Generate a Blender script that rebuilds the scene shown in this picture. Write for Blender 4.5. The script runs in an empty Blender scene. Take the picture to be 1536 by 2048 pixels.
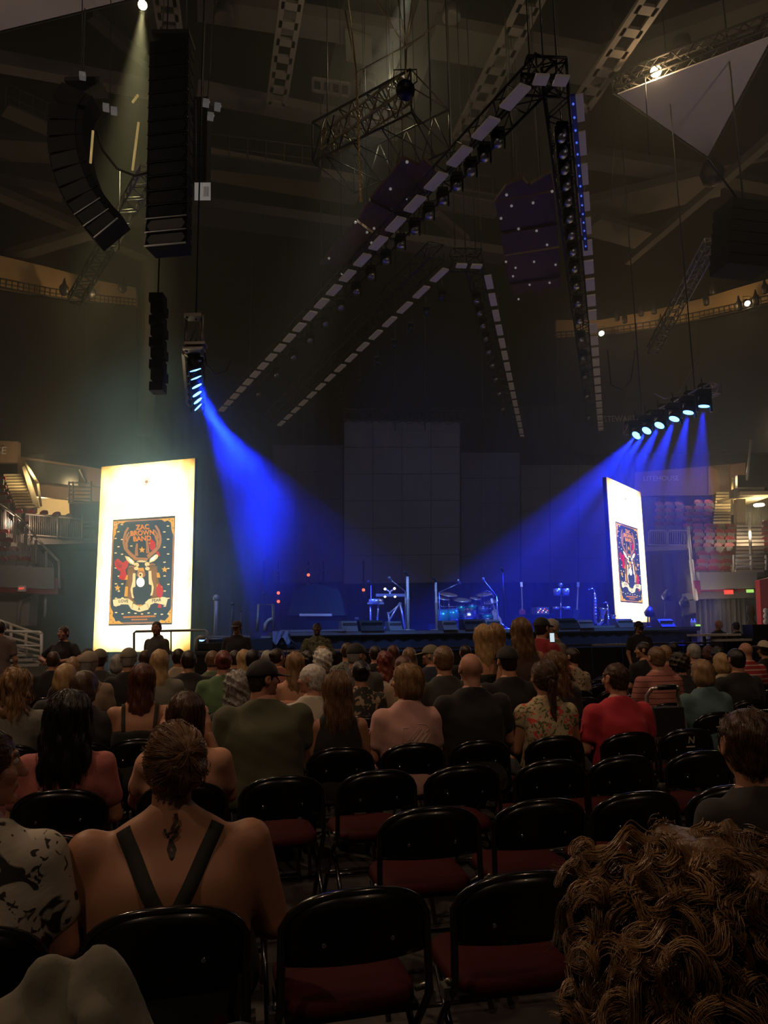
import bpy, bmesh, math, random
import numpy as np
from mathutils import Vector, Matrix, Euler
random.seed(7); rng = np.random.default_rng(7)
R = math.radians
SC = bpy.context.scene
COL = SC.collection

# ------------------------------------------------------------------ camera, world, exposure
CAM = Vector((0, 0, 1.5)); FPX = 1500.0; PITCH = 9.3; ROLL = -0.9
cam_d = bpy.data.cameras.new('camera'); cam_o = bpy.data.objects.new('camera', cam_d); COL.objects.link(cam_o)
cam_d.sensor_width = 36; cam_d.lens = 36 * FPX / 2048; cam_d.clip_start = 0.05; cam_d.clip_end = 300
CROT = Matrix.Rotation(R(90 + PITCH), 3, 'X') @ Matrix.Rotation(R(ROLL), 3, 'Z')
cam_o.matrix_world = Matrix.Translation(CAM) @ CROT.to_4x4()
SC.camera = cam_o
SC.view_settings.view_transform = 'Standard'; SC.view_settings.look = 'None'
SC.view_settings.exposure = 0.0; SC.view_settings.gamma = 1.0; SC.view_settings.use_curve_mapping = False
cy = SC.cycles
cy.max_bounces = 5; cy.diffuse_bounces = 2; cy.glossy_bounces = 2; cy.transmission_bounces = 2; cy.transparent_max_bounces = 6
cy.volume_bounces = 0; cy.use_denoising = True; cy.sample_clamp_indirect = 2.0; cy.sample_clamp_direct = 0
cy.caustics_reflective = False; cy.caustics_refractive = False
cy.use_adaptive_sampling = True; cy.adaptive_threshold = 0.02
W = bpy.data.worlds.new('arena_air'); SC.world = W; W.use_nodes = True
W.node_tree.nodes['Background'].inputs[0].default_value = (0.86, 0.95, 1.0, 1)
W.node_tree.nodes['Background'].inputs[1].default_value = 0.009

def raydir(px, py):
    return CROT @ Vector(((px - 768) / FPX, -(py - 1024) / FPX, -1.0))
def P(px, py, y):                      # where the sight line through a photo pixel meets the upright plane at forward distance y
    d = raydir(px, py); t = y / d.y
    return CAM + d * t
def PZ(px, py, z):                     # where it meets height z
    d = raydir(px, py); t = (z - CAM.z) / d.z
    return CAM + d * t
def mix(a, b, t): return tuple(a[i] + (b[i] - a[i]) * t for i in range(3))

def spot(name, loc, target, power, color, angle, blend=0.4, size=0.06):
    l = bpy.data.lights.new(name, 'SPOT'); l.energy = power; l.color = color
    l.spot_size = R(angle); l.spot_blend = blend; l.shadow_soft_size = size
    o = bpy.data.objects.new(name, l); COL.objects.link(o); o.location = loc
    o.rotation_euler = (Vector(target) - Vector(loc)).to_track_quat('-Z', 'Y').to_euler()
    return o
def area(name, loc, target, power, color, size):
    l = bpy.data.lights.new(name, 'AREA'); l.shape = 'DISK'; l.energy = power; l.color = color; l.size = size
    o = bpy.data.objects.new(name, l); COL.objects.link(o); o.location = loc
    o.rotation_euler = (Vector(target) - Vector(loc)).to_track_quat('-Z', 'Y').to_euler()
    return o
# unseen fills added over the audience as dimmed house lights; the last adds rims
for q, tt, e in (((-7, -5, 16), (-2, 9, 0), 80), ((8, -6, 16), (3, 9, 0), 60), ((-3, 5, 18), (-1, 11, 0), 80), ((-13, 14, 17), (-1, 4, 0), 150)):
    area('audience_fill', q, tt, e, (1.0, 0.64, 0.40), 1.0).data.spread = R(75)

# ------------------------------------------------------------------ materials
_M = {}
def mat(name, col, rough=0.7, metal=0.0, var=0.12, scale=12.0, bump=0.0, bscale=60.0, spec=0.4, coat=0.0, stretch=None, emit=None, sss=0.0, sheen=0.0):
    if name in _M: return _M[name]
    m = bpy.data.materials.new(name); m.use_nodes = True; nt = m.node_tree; N = nt.nodes; L = nt.links
    b = N['Principled BSDF']
    b.inputs['Roughness'].default_value = rough; b.inputs['Metallic'].default_value = metal
    b.inputs['Specular IOR Level'].default_value = spec; b.inputs['Coat Weight'].default_value = coat
    if sheen: b.inputs['Sheen Weight'].default_value = sheen
    tc = N.new('ShaderNodeTexCoord'); vec = tc.outputs['Object']
    if stretch:
        mp = N.new('ShaderNodeMapping'); mp.inputs['Scale'].default_value = stretch; L.new(vec, mp.inputs[0]); vec = mp.outputs[0]
    if var > 0:
        n = N.new('ShaderNodeTexNoise'); n.inputs['Scale'].default_value = scale; n.inputs['Detail'].default_value = 3; L.new(vec, n.inputs['Vector'])
        mx = N.new('ShaderNodeMixRGB'); mx.inputs[1].default_value = tuple(c * (1 - var) for c in col) + (1,)
        mx.inputs[2].default_value = tuple(min(1, c * (1 + var)) for c in col) + (1,)
        L.new(n.outputs[0], mx.inputs[0]); L.new(mx.outputs[0], b.inputs['Base Color'])
    else:
        b.inputs['Base Color'].default_value = tuple(col) + (1,)
    if bump > 0:
        n2 = N.new('ShaderNodeTexNoise'); n2.inputs['Scale'].default_value = bscale; n2.inputs['Detail'].default_value = 4; L.new(vec, n2.inputs['Vector'])
        bp = N.new('ShaderNodeBump'); bp.inputs['Strength'].default_value = bump; bp.inputs['Distance'].default_value = 0.01
        L.new(n2.outputs[0], bp.inputs['Height']); L.new(bp.outputs[0], b.inputs['Normal'])
    if emit:
        b.inputs['Emission Color'].default_value = tuple(emit[:3]) + (1,); b.inputs['Emission Strength'].default_value = emit[3]
    _M[name] = m
    return m
def glow(name, col, s):
    if name in _M: return _M[name]
    m = bpy.data.materials.new(name); m.use_nodes = True; nt = m.node_tree; nt.nodes.clear()
    e = nt.nodes.new('ShaderNodeEmission'); e.inputs[0].default_value = tuple(col) + (1,); e.inputs[1].default_value = s
    o = nt.nodes.new('ShaderNodeOutputMaterial'); nt.links.new(e.outputs[0], o.inputs[0]); _M[name] = m
    return m
BLK = mat('black_powder_coat', (0.012, 0.012, 0.013), 0.45)
BLK2 = mat('black_fabric', (0.008, 0.008, 0.009), 0.9, bump=0.3)
ALU = mat('truss_aluminium', (0.30, 0.29, 0.28), 0.4, 0.8)
DALU = mat('dark_truss_metal', (0.05, 0.048, 0.046), 0.5, 0.5)
STEEL = mat('roof_steel', (0.16, 0.135, 0.12), 0.7)
DSTEEL = mat('dark_roof_steel', (0.06, 0.052, 0.046), 0.75)
CHROME = mat('chrome', (0.55, 0.55, 0.56), 0.18, 1.0)
WHITEP = mat('white_paint', (0.5, 0.47, 0.42), 0.5)
RAIL = mat('handrail_paint', (0.34, 0.32, 0.30), 0.45, 0.3)
MAROON = mat('maroon_paint', (0.20, 0.018, 0.03), 0.6)
CONC = mat('stand_concrete', (0.28, 0.26, 0.23), 0.85, bump=0.2)

# ------------------------------------------------------------------ mesh builder
def basis(a, b, up=(0, 0, 1)):
    d = (Vector(b) - Vector(a)); 
    z = d.normalized() if d.length > 1e-9 else Vector((0, 0, 1))
    u = Vector(up)
    if abs(z.dot(u)) > 0.98: u = Vector((0, 1, 0))
    x = u.cross(z).normalized(); y = z.cross(x)
    return x, y, z, d.length
class MB:
    def __init__(s): s.v = []; s.f = []; s.mi = []; s.m = 0; s.sm = []; s.smooth = False
    def add(s, vs, fs):
        o = len(s.v); s.v.extend([tuple(q) for q in vs])
        for f in fs: s.f.append(tuple(i + o for i in f)); s.mi.append(s.m); s.sm.append(s.smooth)
        return s
    def box(s, c, size, rz=0.0, M=None):
        x, y, z = [q / 2 for q in size]; cr, sr = math.cos(rz), math.sin(rz); vs = []
        for dx, dy, dz in ((-x, -y, -z), (x, -y, -z), (x, y, -z), (-x, y, -z), (-x, -y, z), (x, -y, z), (x, y, z), (-x, y, z)):
            if M is not None: q = M @ Vector((dx, dy, dz)); vs.append((c[0] + q.x, c[1] + q.y, c[2] + q.z))
            else: vs.append((c[0] + dx * cr - dy * sr, c[1] + dx * sr + dy * cr, c[2] + dz))
        return s.add(vs, [(0, 3, 2, 1), (4, 5, 6, 7), (0, 1, 5, 4), (1, 2, 6, 5), (2, 3, 7, 6), (3, 0, 4, 7)])
    def bar(s, a, b, w, h, up=(0, 0, 1)):
        x, y, z, L = basis(a, b, up); a = Vector(a); b = Vector(b); vs = []
        for p in (a, b):
            for i, j in ((-1, -1), (1, -1), (1, 1), (-1, 1)): vs.append(p + x * (i * w / 2) + y * (j * h / 2))
        return s.add(vs, [(3, 2, 1, 0), (4, 5, 6, 7), (0, 1, 5, 4), (1, 2, 6, 5), (2, 3, 7, 6), (3, 0, 4, 7)])
    def tube(s, pts, r, n=8, closed=False, r2=None):
        pts = [Vector(p) for p in pts]; k = len(pts); vs = []; px = None
        sm = s.smooth; s.smooth = True
        for i, p in enumerate(pts):
            a = pts[i - 1] if (i > 0 or closed) else p; b = pts[(i + 1) % k] if (i < k - 1 or closed) else p
            z = (b - a).normalized() if (b - a).length > 1e-9 else Vector((0, 0, 1))
            if px is None:
                u = Vector((0, 0, 1)) if abs(z.z) < 0.9 else Vector((0, 1, 0)); x = u.cross(z).normalized()
            else: x = (px - z * px.dot(z)).normalized()
            px = x; y = z.cross(x)
            rr = r if r2 is None else r + (r2 - r) * i / (k - 1)
            for j in range(n):
                t = 2 * math.pi * j / n; vs.append(p + x * (rr * math.cos(t)) + y * (rr * math.sin(t)))
        fs = []
        for i in range(k if closed else k - 1):
            i2 = (i + 1) % k
            for j in range(n): j2 = (j + 1) % n; fs.append((i * n + j, i * n + j2, i2 * n + j2, i2 * n + j))
        if not closed: fs.append(tuple(range(n - 1, -1, -1))); fs.append(tuple((k - 1) * n + j for j in range(n)))
        s.add(vs, fs); s.smooth = sm
        return s
    def lathe(s, prof, M=None, n=20, c=(0, 0, 0)):   # prof = (r, z) pairs round the local z axis
        vs = []; sm = s.smooth; s.smooth = True
        for r, z in prof:
            for j in range(n):
                t = 2 * math.pi * j / n; q = Vector((r * math.cos(t), r * math.sin(t), z))
                if M is not None: q = M @ q
                vs.append((q.x + c[0], q.y + c[1], q.z + c[2]))
        fs = []
        for i in range(len(prof) - 1):
            for j in range(n): j2 = (j + 1) % n; fs.append((i * n + j, i * n + j2, (i + 1) * n + j2, (i + 1) * n + j))
        fs.append(tuple(range(n - 1, -1, -1))); fs.append(tuple((len(prof) - 1) * n + j for j in range(n)))
        s.add(vs, fs); s.smooth = sm
        return s
    def ball(s, c, r, n=12, m=8, M=None):
        r = (r, r, r) if not hasattr(r, '__len__') else r; vs = []; fs = []; sm = s.smooth; s.smooth = True
        for i in range(m + 1):
            p = math.pi * i / m
            for j in range(n):
                t = 2 * math.pi * j / n; q = Vector((r[0] * math.sin(p) * math.cos(t), r[1] * math.sin(p) * math.sin(t), r[2] * math.cos(p)))
                if M is not None: q = M @ q
                vs.append((c[0] + q.x, c[1] + q.y, c[2] + q.z))
        for i in range(m):
            for j in range(n): j2 = (j + 1) % n; fs.append((i * n + j, (i + 1) * n + j, (i + 1) * n + j2, i * n + j2))
        s.add(vs, fs); s.smooth = sm
        return s
    def prism(s, poly, d):         # poly: 3-D points, d: thickness vector
        n = len(poly); d = Vector(d); vs = [Vector(p) for p in poly] + [Vector(p) + d for p in poly]
        fs = [tuple(range(n - 1, -1, -1)), tuple(range(n, 2 * n))] + [(i, (i + 1) % n, n + (i + 1) % n, n + i) for i in range(n)]
        return s.add(vs, fs)
    def build(s, name, mats, parent=None, weld=False, origin=None):
        me = bpy.data.meshes.new(name)
        v = s.v
        if origin is not None: v = [(a - origin[0], b - origin[1], c - origin[2]) for a, b, c in v]
        me.from_pydata(v, [], s.f)
        if not isinstance(mats, (list, tuple)): mats = [mats]
        for m in mats: me.materials.append(m)
        me.polygons.foreach_set('material_index', s.mi); me.polygons.foreach_set('use_smooth', s.sm)
        bm = bmesh.new(); bm.from_mesh(me)
        if weld: bmesh.ops.remove_doubles(bm, verts=bm.verts, dist=1e-5)
        bmesh.ops.recalc_face_normals(bm, faces=bm.faces); bm.to_mesh(me); bm.free()
        o = bpy.data.objects.new(name, me); COL.objects.link(o)
        if origin is not None: o.location = origin
        if parent is not None: o.parent = parent
        return o
def thing(name, label, cat, loc=(0, 0, 0), rz=0.0, group=None):
    o = bpy.data.objects.new(name, None); COL.objects.link(o); o.empty_display_size = 0.1
    o.location = loc; o.rotation_euler = (0, 0, rz); o['label'] = label; o['category'] = cat
    if group: o['group'] = group
    return o
def tag(o, label, cat, group=None, kind=None):
    o['label'] = label; o['category'] = cat
    if group: o['group'] = group
    if kind: o['kind'] = kind
    return o
def struct(o, label=None):
    o['kind'] = 'structure'
    if label: o['label'] = label
    return o
def kids(o): return KIDS.get(o.name, [])
def dup(root, loc=None, rz=None, label=None, group=None):
    r = root.copy(); COL.objects.link(r)
    if loc is not None: r.location = loc
    if rz is not None: r.rotation_euler = (0, 0, rz)
    if label: r['label'] = label
    if group: r['group'] = group
    for ch in list(root.children):
        c = ch.copy(); COL.objects.link(c); c.parent = r
        for g in list(ch.children):
            d = g.copy(); COL.objects.link(d); d.parent = c
    return r
def text_mesh(txt, size=1.0, bold=False, depth=0.0, spacing=1.0):
    cu = bpy.data.curves.new('lettering', 'FONT'); cu.body = txt; cu.size = size; cu.align_x = 'CENTER'; cu.align_y = 'CENTER'
    cu.extrude = depth; cu.space_character = spacing; cu.resolution_u = 3
    if bold: cu.offset = size * 0.025
    o = bpy.data.objects.new('lettering', cu); COL.objects.link(o)
    bpy.context.view_layer.update()
    me = bpy.data.meshes.new_from_object(o.evaluated_get(bpy.context.evaluated_depsgraph_get()))
    vs = [tuple(v.co) for v in me.vertices]; fs = [tuple(p.vertices) for p in me.polygons]
    bpy.data.objects.remove(o); bpy.data.curves.remove(cu); bpy.data.meshes.remove(me)
    return vs, fs
ORD = ['first', 'second', 'third', 'fourth', 'fifth', 'sixth', 'seventh', 'eighth', 'ninth', 'tenth', 'eleventh', 'twelfth', 'thirteenth', 'fourteenth', 'fifteenth', 'sixteenth',
       'seventeenth', 'eighteenth', 'nineteenth', 'twentieth', 'twenty-first', 'twenty-second', 'twenty-third', 'twenty-fourth', 'twenty-fifth', 'twenty-sixth', 'twenty-seventh', 'twenty-eighth', 'twenty-ninth', 'thirtieth']
# ------------------------------------------------------------------ haze that fills the air round the stage
hz = MB().box((0.5, 29.5, 12.1), (31, 27, 24)).build('stage_haze', [])
hm = bpy.data.materials.new('theatrical_haze'); hm.use_nodes = True; nt = hm.node_tree; nt.nodes.clear()
vs_ = nt.nodes.new('ShaderNodeVolumeScatter'); vs_.inputs['Density'].default_value = 0.009; vs_.inputs['Anisotropy'].default_value = 0.25
vs_.inputs['Color'].default_value = (0.95, 0.97, 1, 1)
oo = nt.nodes.new('ShaderNodeOutputMaterial'); nt.links.new(vs_.outputs[0], oo.inputs['Volume'])
hz.data.materials.append(hm); hm.cycles.homogeneous_volume = True if hasattr(hm, 'cycles') and hasattr(hm.cycles, 'homogeneous_volume') else True
tag(hz, 'thin bluish stage haze hanging in the air round the stage', 'haze', kind='stuff')
BLUE = (0.010, 0.03, 1.0)
# left bar lamps and right bar lamps: positions reused by their fixtures
LL = [PZ(x, y, 8.0) for x, y in ((394, 749), (396, 764), (398, 780), (399, 795), (401, 808), (402, 820))]
RL = [PZ(x, y, 8.0) for x, y in ((1407, 820), (1375, 832), (1346, 844), (1316, 856), (1290, 866), (1269, 875))]
LT = [P(x, 1258, y) for x, y in ((570, 20.5), (620, 21), (670, 21), (725, 21.3), (780, 22), (860, 23.5))]
RT = [P(x, 1258, y) for x, y in ((1375, 22.3), (1290, 22.3), (1190, 22.3), (1100, 22.3), (1010, 22.5), (920, 23))]
for p, t, w_ in zip(LL, LT, (.8, .8, .9, 1, 1.2, 1.5)): spot('stage_wash_light', p, t, 21000 * w_, BLUE, 17, 0.6)
for p, t, w_ in zip(RL, RT, (.42, .6, .8, 1, 1.15, 1.3)): spot('stage_wash_light', p, t, 54000 * w_, BLUE, 22, 0.6)

for q, tt in (((-6, 5, 15), P(640, 1250, 20.5)), ((1, 5, 16), P(850, 1250, 22)), ((6, 5, 16), P(1060, 1250, 22.5)), ((10, 6, 15), P(1225, 1250, 22.5))):
    spot('added_front_wash', q, tt, 12000 if q[0] < 10 else 7000, (.13, .32, 1.0), 17 if q[0] < 10 else 11, .5)  # unseen washes added to light the gear along the stage front
# a denser bank of smoke drifting round the left screen
sb = MB().ball((-6.1, 20.5, 4.4), (4.0, 3.6, 6.4), 24, 16).build('smoke_bank', [])
sm_ = bpy.data.materials.new('drifting_smoke'); sm_.use_nodes = True; nt = sm_.node_tree; nt.nodes.clear(); N = nt.nodes; L = nt.links
v_ = N.new('ShaderNodeVolumeScatter'); v_.inputs['Anisotropy'].default_value = 0.1; v_.inputs['Color'].default_value = (0.20, 0.50, 1.0, 1)
tc = N.new('ShaderNodeTexCoord'); mp = N.new('ShaderNodeMapping'); mp.vector_type = 'TEXTURE'; mp.inputs['Location'].default_value = (-6.1, 20.5, 4.4); mp.inputs['Scale'].default_value = (4.0, 3.6, 6.4); L.new(tc.outputs['Object'], mp.inputs[0])
ln = N.new('ShaderNodeVectorMath'); ln.operation = 'LENGTH'; L.new(mp.outputs[0], ln.inputs[0])
mr = N.new('ShaderNodeMapRange'); mr.interpolation_type = 'SMOOTHSTEP'; mr.inputs[1].default_value = 1.0; mr.inputs[2].default_value = .15; mr.inputs[3].default_value = 0; mr.inputs[4].default_value = 1; L.new(ln.outputs['Value'], mr.inputs[0])
nz = N.new('ShaderNodeTexNoise'); nz.inputs['Scale'].default_value = .42; nz.inputs['Detail'].default_value = 2; nz.inputs['Distortion'].default_value = .6; L.new(tc.outputs['Object'], nz.inputs['Vector'])
m2 = N.new('ShaderNodeMapRange'); m2.inputs[1].default_value = .38; m2.inputs[2].default_value = .68; m2.inputs[3].default_value = .25; m2.inputs[4].default_value = 1.5; L.new(nz.outputs[0], m2.inputs[0])
mu = N.new('ShaderNodeMath'); mu.operation = 'MULTIPLY'; L.new(mr.outputs[0], mu.inputs[0]); L.new(m2.outputs[0], mu.inputs[1])
mu2 = N.new('ShaderNodeMath'); mu2.operation = 'MULTIPLY'; mu2.inputs[1].default_value = .40; L.new(mu.outputs[0], mu2.inputs[0]); L.new(mu2.outputs[0], v_.inputs['Density'])
o2 = N.new('ShaderNodeOutputMaterial'); L.new(v_.outputs[0], o2.inputs['Volume']); sb.data.materials.append(sm_)
tag(sb, 'teal smoke drifting round the left glowing screen', 'smoke', kind='stuff')
cy.volume_step_rate = 3.0; cy.volume_max_steps = 64
# ------------------------------------------------------------------ the two tall lit screens with a deer poster on each
def screen_mat():
    m = bpy.data.materials.new('lit_screen_picture'); m.use_nodes = True; nt = m.node_tree; N = nt.nodes; L = nt.links; N.clear()
    uv = N.new('ShaderNodeUVMap'); uv.uv_map = 'UVMap'; sp = N.new('ShaderNodeSeparateXYZ'); L.new(uv.outputs[0], sp.inputs[0])
    def mt(op, a, b=None):
        n = N.new('ShaderNodeMath'); n.operation = op
        for i, q in enumerate((a, b)):
            if q is None: continue
            if isinstance(q, (int, float)): n.inputs[i].default_value = q
            else: L.new(q, n.inputs[i])
        return n.outputs[0]
    ax = mt('ABSOLUTE', mt('SUBTRACT', sp.outputs[0], .5)); ay = mt('ABSOLUTE', mt('SUBTRACT', sp.outputs[1], .5))
    px_ = mt('POWER', mt('MULTIPLY', ax, 2.0), 3.0); py_ = mt('POWER', mt('MULTIPLY', ay, 2.0), 8.0)
    no = N.new('ShaderNodeTexNoise'); no.inputs['Scale'].default_value = 6; no.inputs['Detail'].default_value = 5; L.new(uv.outputs[0], no.inputs['Vector'])
    e = mt('ADD', mt('MULTIPLY', px_, .42), mt('MULTIPLY', py_, .42)); e = mt('ADD', e, mt('MULTIPLY', mt('SUBTRACT', no.outputs[0], .5), .5))
    cr = N.new('ShaderNodeValToRGB'); el = cr.color_ramp.elements
    el[0].position = 0.22; el[0].color = (1.0, .93, .72, 1); el[1].position = .95; el[1].color = (.55, .27, .03, 1)
    q = el.new(.45); q.color = (.95, .75, .33, 1); q = el.new(.7); q.color = (.8, .5, .1, 1)
    L.new(e, cr.inputs[0]); st = N.new('ShaderNodeMapRange'); st.inputs[1].default_value = .2; st.inputs[2].default_value = .8; st.inputs[3].default_value = 3.4; st.inputs[4].default_value = .9; L.new(e, st.inputs[0])
    em = N.new('ShaderNodeEmission'); L.new(cr.outputs[0], em.inputs[0]); L.new(st.outputs[0], em.inputs[1])
    o = N.new('ShaderNodeOutputMaterial'); L.new(em.outputs[0], o.inputs[0]); return m
SCRM = screen_mat()
PC = [glow('poster_slate', (.050, .068, .10), 1), glow('poster_gold', (.95, .50, .06), 1.1), glow('poster_antler', (.60, .27, .12), 1.0), glow('poster_red', (.75, .02, .03), 1.0),
      glow('poster_cream', (1.0, .85, .5), 1.3), glow('poster_brown', (.30, .15, .035), .9), glow('poster_frame', (.10, .055, .04), .8), glow('poster_orange', (.9, .28, .03), 1.1), glow('poster_dark', (.02, .025, .04), .6), glow('poster_white', (1, .97, .88), 2.6)]
def build_screen(label, A, B, zb, zt, thick):
    A = Vector((A.x, A.y, 0)); B = Vector((B.x, B.y, 0)); U = (B - A); w = U.length; U.normalize(); H = zt - zb
    n = U.cross(Vector((0, 0, 1))).normalized()     # towards the audience
    if n.dot(Vector((0, -1, 0))) < 0: n = -n
    t = thing('video_screen', label, 'screen', (A + B) / 2 + Vector((0, 0, zb)))
    o0 = (A + B) / 2 + Vector((0, 0, zb))
    def S(u, v, k=0.0): return A + U * (u * w) + Vector((0, 0, zb + v * H)) + n * k - o0
    mb = MB(); mb.add([S(0, 0), S(1, 0), S(1, 1), S(0, 1)], [(0, 1, 2, 3)]); f = mb.build('screen_face', SCRM, t)
    uvl = f.data.uv_layers.new(name='UVMap'); 
    for p in f.data.polygons:
        for li in p.loop_indices:
            co = f.data.vertices[f.data.loops[li].vertex_index].co; uvl.data[li].uv = ((co - S(0, 0)).dot(U) / w, (co.z - S(0, 0).z) / H)
    mb = MB(); mb.prism([S(0, 0, -.02), S(1, 0, -.02), S(1, 1, -.02), S(0, 1, -.02)], -n * thick); mb.build('screen_cabinet', BLK, t)
    mb = MB()
    for u in (.1, .9): mb.tube([S(u, 0, -.2), S(u, 0, -.2) - Vector((0, 0, zb - .02))], .05)
    mb.build('support_leg', BLK, t)
    pu0, pu1, pv0, pv1 = .155, .815, .135, .70
    def CP(X, Y, k):                      # poster drawing coordinates
        l = 155 - 95 * (Y - 180) / 1740; r = 1215 - 65 * (Y - 80) / 1810; u = (X - l) / (r - l); tp = 180 - 100 * u; bt = 1920 - 30 * u; v = 1 - (Y - tp) / (bt - tp)
        return S(pu0 + u * (pu1 - pu0), pv0 + v * (pv1 - pv0), .004 + k * .004)
    mb = MB()
    def poly(pts, k, c): mb.m = c; mb.add([CP(x, y, k) for x, y in pts], [tuple(range(len(pts)))])
    def stroke(pts, wd, k, c, w2=None):
        mb.m = c; w2 = wd if w2 is None else w2; vs = []
        for i, (x, y) in enumerate(pts):
            a = pts[max(0, i - 1)]; b = pts[min(len(pts) - 1, i + 1)]; dx, dy = b[0] - a[0], b[1] - a[1]; L = math.hypot(dx, dy) or 1
            ww = wd + (w2 - wd) * i / (len(pts) - 1); vs += [(x - dy / L * ww / 2, y + dx / L * ww / 2), (x + dy / L * ww / 2, y - dx / L * ww / 2)]
        mb.add([CP(x, y, k) for x, y in vs], [(2 * i, 2 * i + 1, 2 * i + 3, 2 * i + 2) for i in range(len(pts) - 1)])
    def ell(cx, cy_, rx, ry, k, c, n=14, a0=0): poly([(cx + rx * math.cos(a0 + 2 * math.pi * i / n), cy_ + ry * math.sin(a0 + 2 * math.pi * i / n)) for i in range(n)], k, c)
    def star(cx, cy_, r): poly([(cx + (r if i % 2 == 0 else r * .45) * math.sin(math.pi * i / 5), cy_ - (r if i % 2 == 0 else r * .45) * math.cos(math.pi * i / 5)) for i in range(10)], 3, 1)
    poly([(155, 180), (1215, 80), (1150, 1890), (60, 1920)], 0, 6)
    poly([(165, 205), (1205, 118), (1142, 1862), (72, 1892)], 1, 2)
    poly([(180, 225), (1185, 140), (1125, 1840), (92, 1870)], 2, 0)
    for pts in ([(165, 205), (470, 180), (380, 205), (330, 240), (280, 230), (235, 260), (240, 310), (205, 350), (215, 400), (175, 470), (160, 560)],
                [(1205, 118), (930, 145), (990, 155), (1040, 190), (1090, 165), (1140, 200), (1150, 260), (1150, 300), (1165, 370), (1190, 420)],
                [(72, 1892), (90, 1560), (115, 1640), (150, 1700), (135, 1760), (170, 1800), (190, 1850), (250, 1835), (290, 1865), (330, 1886)],
                [(1142, 1862), (860, 1870), (930, 1850), (960, 1815), (1030, 1830), (1070, 1790), (1100, 1760), (1085, 1700), (1125, 1650), (1150, 1580)]): poly(pts, 3, 1)
    for x, y in ((200, 240), (240, 220), (185, 300), (1170, 170), (1120, 150), (1180, 290), (110, 1820), (150, 1860), (100, 1720), (1100, 1840), (1050, 1850), (1120, 1700)): ell(x, y, 12, 9, 4, 5, 8)
    rr = random.Random(5)
    for i in range(13):
        for j in range(9):
            x = 200 + j * 112 + (i % 2) * 50; y = 250 + i * 122 + rr.uniform(-12, 12)
            if x > 1120: continue
            if 330 < x < 985 and not (y < 235 or y > 1690 or (450 < x < 520 and 560 < y < 660)): continue
            stroke([(x - 20, y + 2), (x + 20, y - 1)], 17, 3, 4)
    for sgn in (1, -1):
        X = lambda x: x if sgn == 1 else 1310 - x + (0)
        def T(pts): return [(X(x), y - (0 if sgn == 1 else 45)) for x, y in pts]
        stroke(T([(560, 830), (440, 730), (370, 650), (345, 560), (350, 470), (375, 380), (425, 300)]), 62, 3, 2, 34)
        stroke(T([(400, 640), (390, 560), (430, 470), (475, 415)]), 46, 4, 2, 24)
        stroke(T([(375, 520), (400, 440), (440, 380)]), 36, 4, 2, 22)
        stroke(T([(560, 770), (560, 660), (572, 565)]), 58, 3, 2, 30)
        stroke(T([(400, 700), (360, 600), (365, 500), (380, 420)]), 9, 5, 5); stroke(T([(560, 760), (565, 640)]), 8, 5, 5); stroke(T([(415, 660), (410, 570), (440, 490)]), 8, 5, 5)
        poly(T([(360, 775), (430, 790), (520, 860), (535, 930), (450, 900), (395, 850)]), 4, 4)
        poly(T([(420, 800), (490, 850), (510, 905), (450, 870)]), 5, 9)
        ell(X(565), 920 - (0 if sgn == 1 else 12), 42, 38, 6, 4); ell(X(560), 980, 40, 30, 6, 4); ell(X(550), 940, 16, 13, 7, 5)
        poly(T([(400, 985), (520, 960), (540, 1040), (500, 1260), (500, 1480), (560, 1580), (480, 1540), (350, 1450), (360, 1280), (395, 1150)]), 3, 5)
        for y0, y1 in ((1090, 1170), (1280, 1440)): poly(T([(365, y0), (410, y0), (405, y1), (345, y1)]), 4, 1)
        for q in range(4): stroke(T([(430 + q * 22, 1010), (425 + q * 22, 1250), (425 + q * 22, 1480)]), 6, 4, 2)
        poly(T([(500, 1060), (545, 1060), (540, 1280), (490, 1300), (495, 1400), (520, 1470), (480, 1460), (455, 1330), (490, 1200)]), 5, 4)
        stroke(T([(430, 960), (480, 945), (540, 965)]), 20, 6, 2)
    poly([(540, 800), (770, 800), (740, 850), (640, 830), (570, 850)], 4, 2); poly([(560, 860), (640, 840), (740, 855), (700, 875), (600, 875)], 5, 4)
    poly([(600, 970), (680, 965), (715, 1090), (560, 1100)], 5, 1); poly([(600, 890), (680, 890), (690, 965), (600, 970)], 5, 0); ell(640, 1075, 75, 60, 6, 2); ell(635, 1090, 38, 46, 7, 4); ell(632, 1085, 17, 18, 8, 8)
    ell(630, 1205, 70, 80, 6, 9); poly([(505, 1300), (735, 1290), (730, 1420), (610, 1580), (520, 1440)], 6, 0); poly([(560, 1575), (655, 1570), (605, 1640)], 5, 1)
    for pts in ([(150, 1500), (240, 1480), (330, 1470), (430, 1480), (500, 1530), (480, 1590), (400, 1570), (300, 1570), (200, 1610), (160, 1590)],
                [(700, 1540), (770, 1480), (880, 1460), (1010, 1440), (1090, 1460), (1060, 1580), (980, 1560), (870, 1540), (760, 1590)],
                [(410, 1560), (520, 1560), (610, 1610), (700, 1560), (800, 1540), (790, 1600), (760, 1650), (610, 1690), (470, 1650)]): poly(pts, 6, 4)
    stroke([(500, 1560), (480, 1640)], 7, 7, 5); stroke([(740, 1550), (770, 1640)], 7, 7, 5)
    # cardinals
    poly([(180, 880), (230, 820), (290, 860), (330, 890), (380, 850), (430, 880), (400, 970), (370, 1000), (390, 1100), (350, 1180), (250, 1150), (290, 1040), (240, 1010), (190, 950)], 5, 3)
    for q in range(4): stroke([(200 + q * 8, 870 + q * 30), (310, 930 + q * 12)], 6, 6, 8)
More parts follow.
